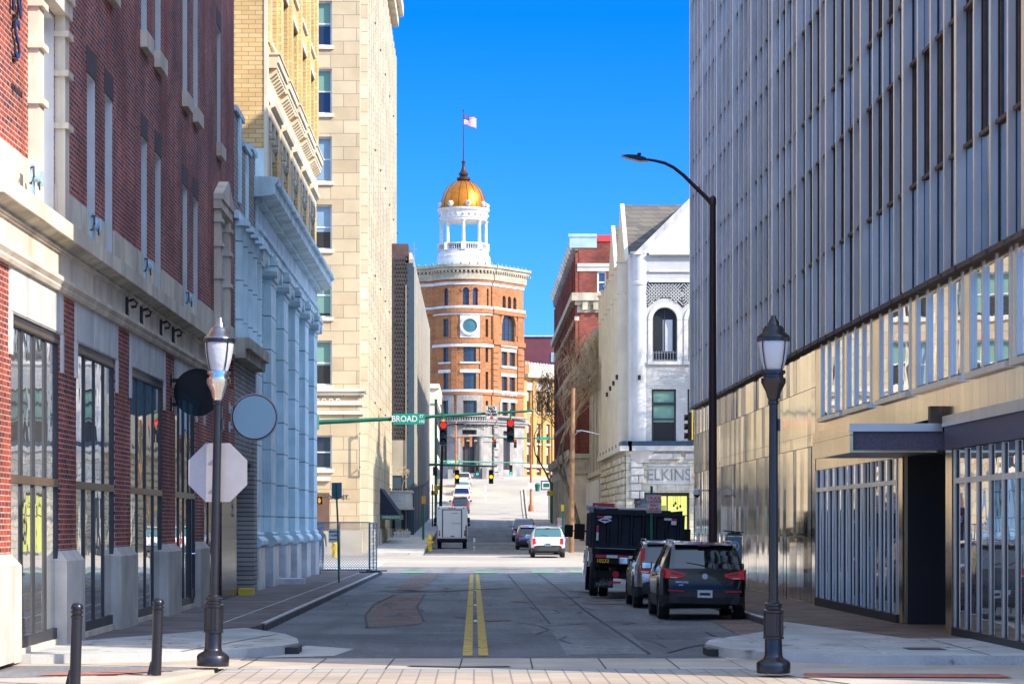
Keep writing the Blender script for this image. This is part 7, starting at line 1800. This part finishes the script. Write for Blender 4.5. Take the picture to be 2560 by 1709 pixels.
            rearpoly('tail_light', [(s * w1, z1_), (s * (w1 - .17), z1_), (s * (w1 - .19), z1_ - .30), (s * w1, z1_ - .32)], 'tail_red', .02)
    # rear bumper, plate, trim
    zp = .70 if lights != 'suv' else .565
    if S is PICK: zp = .72
    mb = MB(); w1 = wat(0) 
    pts = [(-w1 - .03, .16), (-w1, .03), (-w1 * .6, -.035), (0, -.05), (w1 * .6, -.035), (w1, .03), (w1 + .03, .16)]
    lo = [(x, y + .02, .36) for x, y in pts]; hi = [(x, y, .50) for x, y in pts]; h2 = [(x, y + .01, .585) for x, y in pts]
    for a, b in ((lo, hi), (hi, h2)):
        for i in range(6): mb.face([a[i], a[i + 1], b[i + 1], b[i]])
    for i in range(6): mb.face([h2[i], h2[i + 1], (h2[i + 1][0] * .97, .2, .60), (h2[i][0] * .97, .2, .60)])
    mb.build('bumper', lowclad or paintm, t, True)
    mb = MB(); mb.box(-.155, .155, -.062 if zp < .6 else ysurf(zp) - .03, .05, zp - .078, zp + .078); o = mb.build('number_plate', plate, t)
    mb = MB(); yp = (-.066 if zp < .6 else ysurf(zp) - .034); mb.box(-.11, .11, yp, yp + .003, zp - .03, zp + .025); mb.build('plate_characters', 'cladding', o)
    if S['H'] > 1.55 and S is not PICK:
        zt = lerp_t(S['top'], .58)
        mb = MB(); wq = hw0 * .66; mb.prism([(-wq, .44, zt - .055), (wq, .44, zt - .055), (wq, .42, zt - .015), (-wq, .42, zt - .015)], [(-wq, .75, zt - .02), (wq, .75, zt - .02), (wq, .75, zt + .012), (-wq, .75, zt + .012)]); mb.build('spoiler', paintm, t)
        mb = MB(); mb.tube([(0, .15, 1.145), (-.1, .17, 1.165), (-.38, .21, 1.21)], .011, 5); mb.build('wiper', 'under', t)
        mb = MB(); mb.box(-.12, .12, .405, .425, zt - .045, zt - .025); mb.build('brake_light', 'tail_dark', t)
    if rails:
        mb = MB()
        for s in (-1, 1):
            x = s * hw0 * .67; mb.tube([(x, .75, S['H'] - .03), (x, .85, S['H'] + .03), (x, 2.4, S['H'] + .03), (x, 2.55, S['H'] - .03)], .016, 6)
        mb.build('roof_rail', 'rim', t)
    if antenna: mb = MB(); mb.tube([(.0, .9, 1.62), (.0, .86, 1.72), (0, .80, 1.84)], [.014, .008, .004], 5); mb.build('antenna', 'under', t)
    for s in (-1, 1):
        ym = S['wind'][1] - .45; zmr = lerp_t(S['belt'], ym) + .10; mb = MB(); x = s * (hw0 * .97)
        mb.bevbox(min(x, x + s * .24), max(x, x + s * .24), ym, ym + .12, zmr - .08, zmr + .09, .03); o = mb.build('wing_mirror', paintm, t)
        mb = MB(); mb.box(min(x + s * .03, x + s * .215), max(x + s * .03, x + s * .215), ym - .006, ym - .001, zmr - .055, zmr + .065); mb.build('mirror_glass', 'chrome', o)
        if detail:
            mb = MB()
            for g in S['glass'][-2:]: 
                y = g[0] + .10; z = lerp_t(S['belt'], y) - .12; mb.box(min(s * (wat(y) - .0), s * (wat(y) + .03)), max(s * (wat(y) - .0), s * (wat(y) + .03)), y, y + .2, z - .015, z + .02)
            mb.build('door_handle', paintm, t)
    if badge:
        text('badge', badge[0], 'rim', t, (-.48, ysurf(.80) - .012, .80), .055, (R(80), 0, 0), .004); text('badge', badge[1], 'rim', t, (-.50, ysurf(.74) - .012, .74), .04, (R(80), 0, 0), .004)
        mb = MB(); mb.lathe((0, ysurf(.93) - .01, .93), [(.001, -.008), (.06, -.008), (.06, .03)], 16, 'y'); mb.build('emblem', 'rim', t)
    mb = MB(); mb.lathe((.55, .02, .30), [(.035, -.02), (.035, .3)], 8, 'y'); mb.build('exhaust', 'rim_dark', t)
    return t
def park(t, x, y, rz=0, sc_=1, roll=0): t.location = (x, y, gh(y + 1.5) + .006); t.rotation_euler = (math.atan((gh(y + 3.5) - gh(y + .9)) / 2.6), R(roll), R(rz)); t.scale = (sc_,) * 3
park(car('parked_car', 'black crossover car parked nearest the camera behind the silver one', 'car', SUV, 'paint_black', 'cars parked at the right kerb', lowclad='cladding', antenna=True, badge=('SPORTAGE', 'AWD')), 4.82, 52.0, 0, roll=1.2)
park(car('parked_car', 'silver crossover car parked between the black car and the dump truck', 'car', SUV, 'paint_silver', 'cars parked at the right kerb', lights='tall', lowclad='cladding'), 4.80, 60.0, 0, roll=1.0)
park(car('parked_car', 'white estate car with a dark bumper parked beyond the wide avenue on the right', 'car', SUV, 'paint_white', 'cars parked along the far right kerb', lights='box', lowclad='rim_dark', rim='rim_dark', glassm='glass_teal', plate='blind_blue'), WX(1257, 139), 139.0, -.8, 1.06)
park(car('parked_car', 'bright blue crossover car parked ahead of the white estate car', 'car', SUV, 'paint_blue', 'cars parked along the far right kerb', lowclad='cladding'), WX(1214, 176), 176, 0)
park(car('parked_car', 'dark blue saloon car seen over the roof of the blue crossover', 'car', SUV, 'paint_dark', 'cars parked along the far right kerb', lights='box'), WX(1212, 190), 190, 0)
park(car('pickup_truck', 'dark maroon pickup truck furthest away in the right hand row', 'pickup truck', PICK, 'paint_maroon', 'cars parked along the far right kerb', lights='box', rails=False, detail=False), WX(1203, 205), 205, 0)
park(car('parked_car', 'tan car mostly hidden in front of the white estate car', 'car', SEDAN, 'paint_tan', 'cars parked along the far right kerb', lights='box', rails=False), WX(1251, 150), 151, 0)
park(car('parked_car', 'white saloon car directly ahead of the box van', 'car', SEDAN, 'paint_white', 'cars climbing the hill', lights='box', rails=False, glassm='glass_teal'), WX(1052, 256), 256, 0, 1.05)
park(car('parked_car', 'dark sport utility car second ahead of the box van', 'car', SUV, 'paint_dark', 'cars climbing the hill', lights='box'), WX(1056, 269), 269, 0, 1.1)
park(car('pickup_truck', 'white pickup truck in the middle of the line of cars on the hill', 'pickup truck', PICK, 'paint_white', 'cars climbing the hill', lights='box', rails=False), WX(1059, 282), 282, 0, 1.0)
park(car('parked_car', 'white car just above the white pickup truck on the hill', 'car', SEDAN, 'paint_white', 'cars climbing the hill', lights='box', rails=False, glassm='glass_teal'), WX(1062, 295), 295, 0, 1.0)
park(car('parked_car', 'white hatchback highest up the hill in the line of cars', 'car', SUV, 'paint_white', 'cars climbing the hill', lights='suv', rails=False), WX(1064, 306), 306, 0, 1.0)
# white box van
t = thing('box_van', 'white step van with a roll up rear door parked on the left beyond the avenue', 'van', (0, 0, 0))
w_, h0, h1 = 1.13, .72, 3.12
mb = MB(); mb.bevbox(-w_, w_, 0, 5.6, h0, h1, .10); mb.build('body', 'van_white', t)
mb = MB(); mb.box(-w_ + .02, w_ - .02, -.10, .25, h0 - .22, h0 - .004); mb.build('bumper', 'under', t)
mb = MB()
for k in range(9): mb.box(-.66, .66, -.012, .06, h0 + .14 + k * .215, h0 + .14 + k * .215 + .208)
d_ = mb.build('roller_door', 'van_white', t)
mb = MB(); mb.box(-.74, -.665, -.02, .05, h0 + .1, h0 + 2.12); mb.box(.665, .74, -.02, .05, h0 + .1, h0 + 2.12); mb.box(-.74, .74, -.022, .05, h0 + 2.122, h0 + 2.18); mb.build('door_frame', 'frame_dark', d_)
mb = MB(); mb.box(-.1, .15, -.03, -.013, h0 + .17, h0 + .24); mb.build('handle', 'frame_dark', d_)
text('lettering', 'Carousel', 'frame_dark', d_, (.30, -.016, h0 + 1.15), .17, (R(90), 0, 0), .003)
mb = MB(); mb.tube([(-.1, -.018, h0 + 1.86), (.1, -.018, h0 + 1.90), (.42, -.018, h0 + 1.90)], .018, 4); mb.build('stripe', 'green_paint', d_)
for s in (-1, 1):
    for z, m_ in ((1.28, 'tail_red'), (1.13, 'tail_dark'), (1.0, 'cladding')):
        mb = MB(); mb.lathe((s * .93, -.02, z), [(.001, 0), (.06, 0), (.06, .04)], 12, 'y'); mb.build('tail_light', m_, t)
    mb = MB(); mb.lathe((0, .95, .42), [(.2, s * .78), (.42, s * .78), (.42, s * 1.08), (.2, s * 1.06)], 20, 'x'); mb.build('wheel', 'tyre', t); mb = MB(); mb.lathe((0, 4.4, .42), [(.2, s * .82), (.42, s * .82), (.42, s * 1.08), (.2, s * 1.06)], 20, 'x'); mb.build('wheel', 'tyre', t)
    mb = MB(); mb.bevbox(min(s * 1.16, s * 1.36), max(s * 1.16, s * 1.36), 5.2, 5.3, 1.9, 2.3, .02); mb.lathe((s * 1.27, 5.2, 1.75), [(.001, 0), (.12, 0), (.12, .05)], 10, 'y'); mb.build('wing_mirror', 'under', t)
mb = MB()
for x in (-.95, -.2, 0, .2, .85): mb.box(x - .06, x + .06, -.015, .03, h1 - .16, h1 - .10)
mb.build('marker_light', 'tail_dark', t)
mb = MB(); mb.box(w_ - .14, w_ - .05, -.05, .02, h0 + .1, h0 + 1.0); mb.box(-w_ + .03, -w_ + .06, -.05, .02, h0 + .1, h0 + 1.0); mb.build('grab_rail', 'frame_dark', t)
mb = MB(); mb.box(-w_ + .1, w_ - .1, .3, 5.5, .45, h0 - .003); mb.build('chassis', 'under', t)
t.location = (WX(1037, 183), 183, gh(183) + .005); t.rotation_euler = (0, 0, R(.6))
# black dump truck
t = thing('dump_truck', 'black dump truck with a ribbed tailgate and white cab parked at the kerb', 'truck', (0, 0, 0))
W2 = 1.22; zb0, zb1 = 1.38, 2.44
mb = MB(); mb.box(-W2 + .06, W2 - .06, .06, .12, zb0, zb1); mb.build('tailgate', 'truck_black', t)
tg = t.children[0]
mb = MB()
for k in range(8):
    x = -W2 + .10 + (2 * W2 - .2) * k / 7
    mb.prism([(x - .05, .058, zb0 + .1), (x + .05, .058, zb0 + .1), (x + .025, -.04, zb0 + .1), (x - .025, -.04, zb0 + .1)], [(x - .05, .058, zb1 - .14), (x + .05, .058, zb1 - .14), (x + .025, -.04, zb1 - .14), (x - .025, -.04, zb1 - .14)])
mb.box(-W2 + .06, W2 - .06, -.05, .058, zb1 - .138, zb1 + .0); mb.box(-W2 + .06, W2 - .06, -.05, .058, zb0 - .0, zb0 + .098); mb.build('tailgate_rib', 'truck_black', tg)
mb = MB()
for s in (-1, 1):
    mb.box(min(s * W2, s * (W2 - .058)), max(s * W2, s * (W2 - .058)), -.08, 6.1, zb0 - .15, zb1 + .03)
    for k in range(10): mb.box(min(s * (W2 + .003), s * (W2 + .07)), max(s * (W2 + .003), s * (W2 + .07)), -.06 + k * .66, .04 + k * .66, zb0, zb1 - .1)
mb.box(-W2 + .06, W2 - .06, .12, 6.1, zb0 - .1, zb0 - .02); mb.box(-W2, W2, 6.1, 6.2, zb0, zb1 + .07); mb.build('dump_bed', 'truck_black', t)
bed = t.children[1]
mb = MB(); mb.box(-W2 + .08, W2 - .08, -.10, .06, zb0 - .30, zb0 - .16); mb.box(-W2 + .02, -W2 + .2, -.08, .1, .85, zb0 - .02); mb.box(W2 - .2, W2 - .02, -.08, .1, .85, zb0 - .02); mb.box(-W2 + .1, W2 - .1, .12, 4.0, .85, zb0 - .12); mb.box(-.5, .5, .3, 6.5, .62, .85); mb.box(-W2 + .1, W2 - .1, .1, .5, .55, .70); mb.build('chassis', 'under', t)
mb = MB(); red_ = True; k = 0; x = -W2 + .1
class _T:
    def __init__(s, m): s.m = m
    def box(s, *a): MB().box(*a).build('tape_strip', s.m, t)
mbr, mbw = _T('tape_red'), _T('white_sign')
while x < W2 - .15:
    (mbr if k % 2 == 0 else mbw).box(x, x + .30, -.106, -.101, zb0 - .27, zb0 - .19); x += .302; k += 1
for (a, b, c, d, r) in ((-W2 + .1, -W2 + .3, zb1 - .24, zb1 - .18, 0), (-W2 + .3, -W2 + .5, zb1 - .24, zb1 - .18, 1), (-W2 + .10, -W2 + .16, zb0 + .42, zb0 + .62, 0), (-W2 + .10, -W2 + .16, zb0 + .20, zb0 + .42, 1), (W2 - .5, W2 - .3, zb1 - .24, zb1 - .18, 1), (W2 - .3, W2 - .15, zb1 - .24, zb1 - .18, 0), (W2 - .3, W2 - .16, zb1 - .36, zb1 - .25, 1)):
    (mbw if r else mbr).box(a, b, -.058, -.052, c, d)
mbr.box(-.75, -.4, -.03, -.02, .42, .47); mbw.box(-.4, -.1, -.03, -.02, .42, .47)
mb = MB(); xl, zl_ = -W2 + .32, zb1 - .30
mb.prism([(xl - .2, -.056, zl_), (xl, -.056, zl_ + .085), (xl + .2, -.056, zl_), (xl, -.056, zl_ - .085)], [(xl - .2, -.05, zl_), (xl, -.05, zl_ + .085), (xl + .2, -.05, zl_), (xl, -.05, zl_ - .085)]); mb.build('maker_badge', 'white_sign', t)
mb = MB(); mb.box(xl - .1, xl + .1, -.06, -.057, zl_ - .02, zl_ + .02); mb.build('badge_mark', 'flag_blue', t)
text('fleet_number', '10232', 'gold_ink', t, (-W2 + .30, -.106, zb0 - .36), .14, (R(90), 0, 0), .004, bold=.004)
mb = MB(); mb.box(-W2 + .03, W2 - .03, -.098, -.07, zb0 - .43, zb0 - .302); mb.build('light_bar', 'under', t)
mb = MB(); mb.lathe((-.55, -.06, .66), [(.001, 0), (.09, 0), (.1, .03), (.1, .1)], 14, 'y'); mb.build('tail_light', 'tail_red', t)
mb = MB(); mb.box(-W2 + .1, -W2 + .62, .35, .38, .28, .75); mb.box(W2 - .62, W2 - .1, .35, .38, .28, .75); o = mb.build('mud_flap', 'cladding', t)
text('flap_lettering', 'TRUCK\nSERVICE\nEQUIPMENT', 'limestone_grey', o, (-W2 + .42, .345, .45), .10, (R(90), 0, 0), .003, ysp=.75)
for s in (-1, 1):
    for a, b in ((.70, .95), (.98, 1.22)):
        mb = MB(); mb.lathe((0, 1.75, .48), [(.25, s * a), (.45, s * a), (.48, s * (a + .03)), (.48, s * (b - .03)), (.45, s * b), (.25, s * (b - .03))], 24, 'x'); mb.build('wheel', 'tyre', t, True)
    mb = MB(); mb.lathe((0, 5.9, .46), [(.25, s * .95), (.43, s * .95), (.46, s * .98), (.46, s * 1.2), (.43, s * 1.22), (.25, s * 1.2)], 24, 'x'); o = mb.build('wheel', 'tyre', t, True)
    mb = MB(); mb.lathe((0, 5.9, .46), [(.001, s * 1.21), (.1, s * 1.21), (.26, s * 1.15)], 16, 'x'); mb.build('rim', 'rim', o)
mb = MB(); mb.prism([(-1.12, 4.45, .75), (1.12, 4.45, .75), (1.05, 4.5, 2.35), (-1.05, 4.5, 2.35)], [(-1.12, 6.1, .75), (1.12, 6.1, .75), (1.0, 5.75, 2.3), (-1.0, 5.75, 2.3)]); mb.bevbox(-1.1, 1.1, 6.1, 7.3, .6, 1.45, .12); mb.prism([(-1.16, 4.5, .5), (-1.12, 4.5, 1.3), (-1.12, 6.4, 1.3), (-1.16, 6.4, .5)], [(-1.24, 4.6, .5), (-1.2, 4.6, 1.25), (-1.2, 6.3, 1.25), (-1.24, 6.3, .5)]); cab = mb.build('cab', 'paint_white', t)
mb = MB()
for s in (-1, 1): mb.prism([(s * 1.11, 4.9, 1.45), (s * 1.11, 5.75, 1.45), (s * 1.055, 5.6, 2.2), (s * 1.055, 4.9, 2.2)], [(s * 1.125, 4.9, 1.45), (s * 1.125, 5.75, 1.45), (s * 1.07, 5.6, 2.2), (s * 1.07, 4.9, 2.2)])
mb.build('side_window', 'glass_car', cab)
for s in (-1, 1):
    mb = MB(); x = s * 1.35; mb.tube([(s * 1.1, 5.5, 1.8), (s * 1.35, 5.45, 1.8)], .03, 6); mb.bevbox(min(s * 1.22, s * 1.52), max(s * 1.22, s * 1.52), 5.4, 5.5, 1.55, 2.02, .03); mb.build('wing_mirror', 'under', cab)
    mb = MB(); mb.bevbox(min(s * 1.55, s * 1.80), max(s * 1.55, s * 1.80), 5.65, 5.75, 1.6, 1.98, .03); mb.tube([(s * 1.3, 5.6, 1.8), (s * 1.6, 5.7, 1.8)], .02, 5); mb.build('tow_mirror', 'under', cab)
mb = MB(); mb.box(-W2, -W2 + .75, 4.15, 4.33, zb1 + .074, zb1 + .11); mb.box(-W2 - .08, -W2 + .5, 4.05, 4.19, zb1 - .02, zb1 + .05); mb.build('light_bracket', 'galvanised', t)
mb = MB(); mb.box(-W2 + .1, -W2 + .75, 4.16, 4.30, zb1 + .112, zb1 + .22); mb.build('beacon', 'red_sign', t)
for k in range(3):
    mb = MB(); mb.lathe((-W2 - .05 + k * .13, 4.0, zb1 + .1), [(.001, 0), (.05, 0), (.06, .08), (.02, .1)], 8, 'y'); mb.build('work_lamp', 'galvanised', t)
mb = MB(); mb.box(-.3, .5, 1.2, 2.0, zb1 - .02, zb1 + .06); mb.tube([(-.5, 1, zb1 + .02), (.2, 1.1, zb1 + .05), (.7, 1.0, zb1 - .0)], .04, 6); mb.build('load', 'panel_white', t)
for o in [o for c in t.children for o in [c] + list(c.children)]:
    nm = o.name.split('.')[0]
    front = nm in ('cab', 'side_window', 'wing_mirror', 'tow_mirror', 'light_bracket', 'beacon', 'work_lamp', 'rim') or (nm == 'wheel' and o.data.vertices[0].co.y > 4)
    if front:
        for v in o.data.vertices:
            v.co.y += 1.9
            if nm in ('cab', 'side_window', 'wing_mirror', 'tow_mirror'): v.co.x *= 1.07
t.location = (4.42, 68.3, gh(70) + .01); t.rotation_euler = (0, R(-2.2) * -1, R(-1.5))
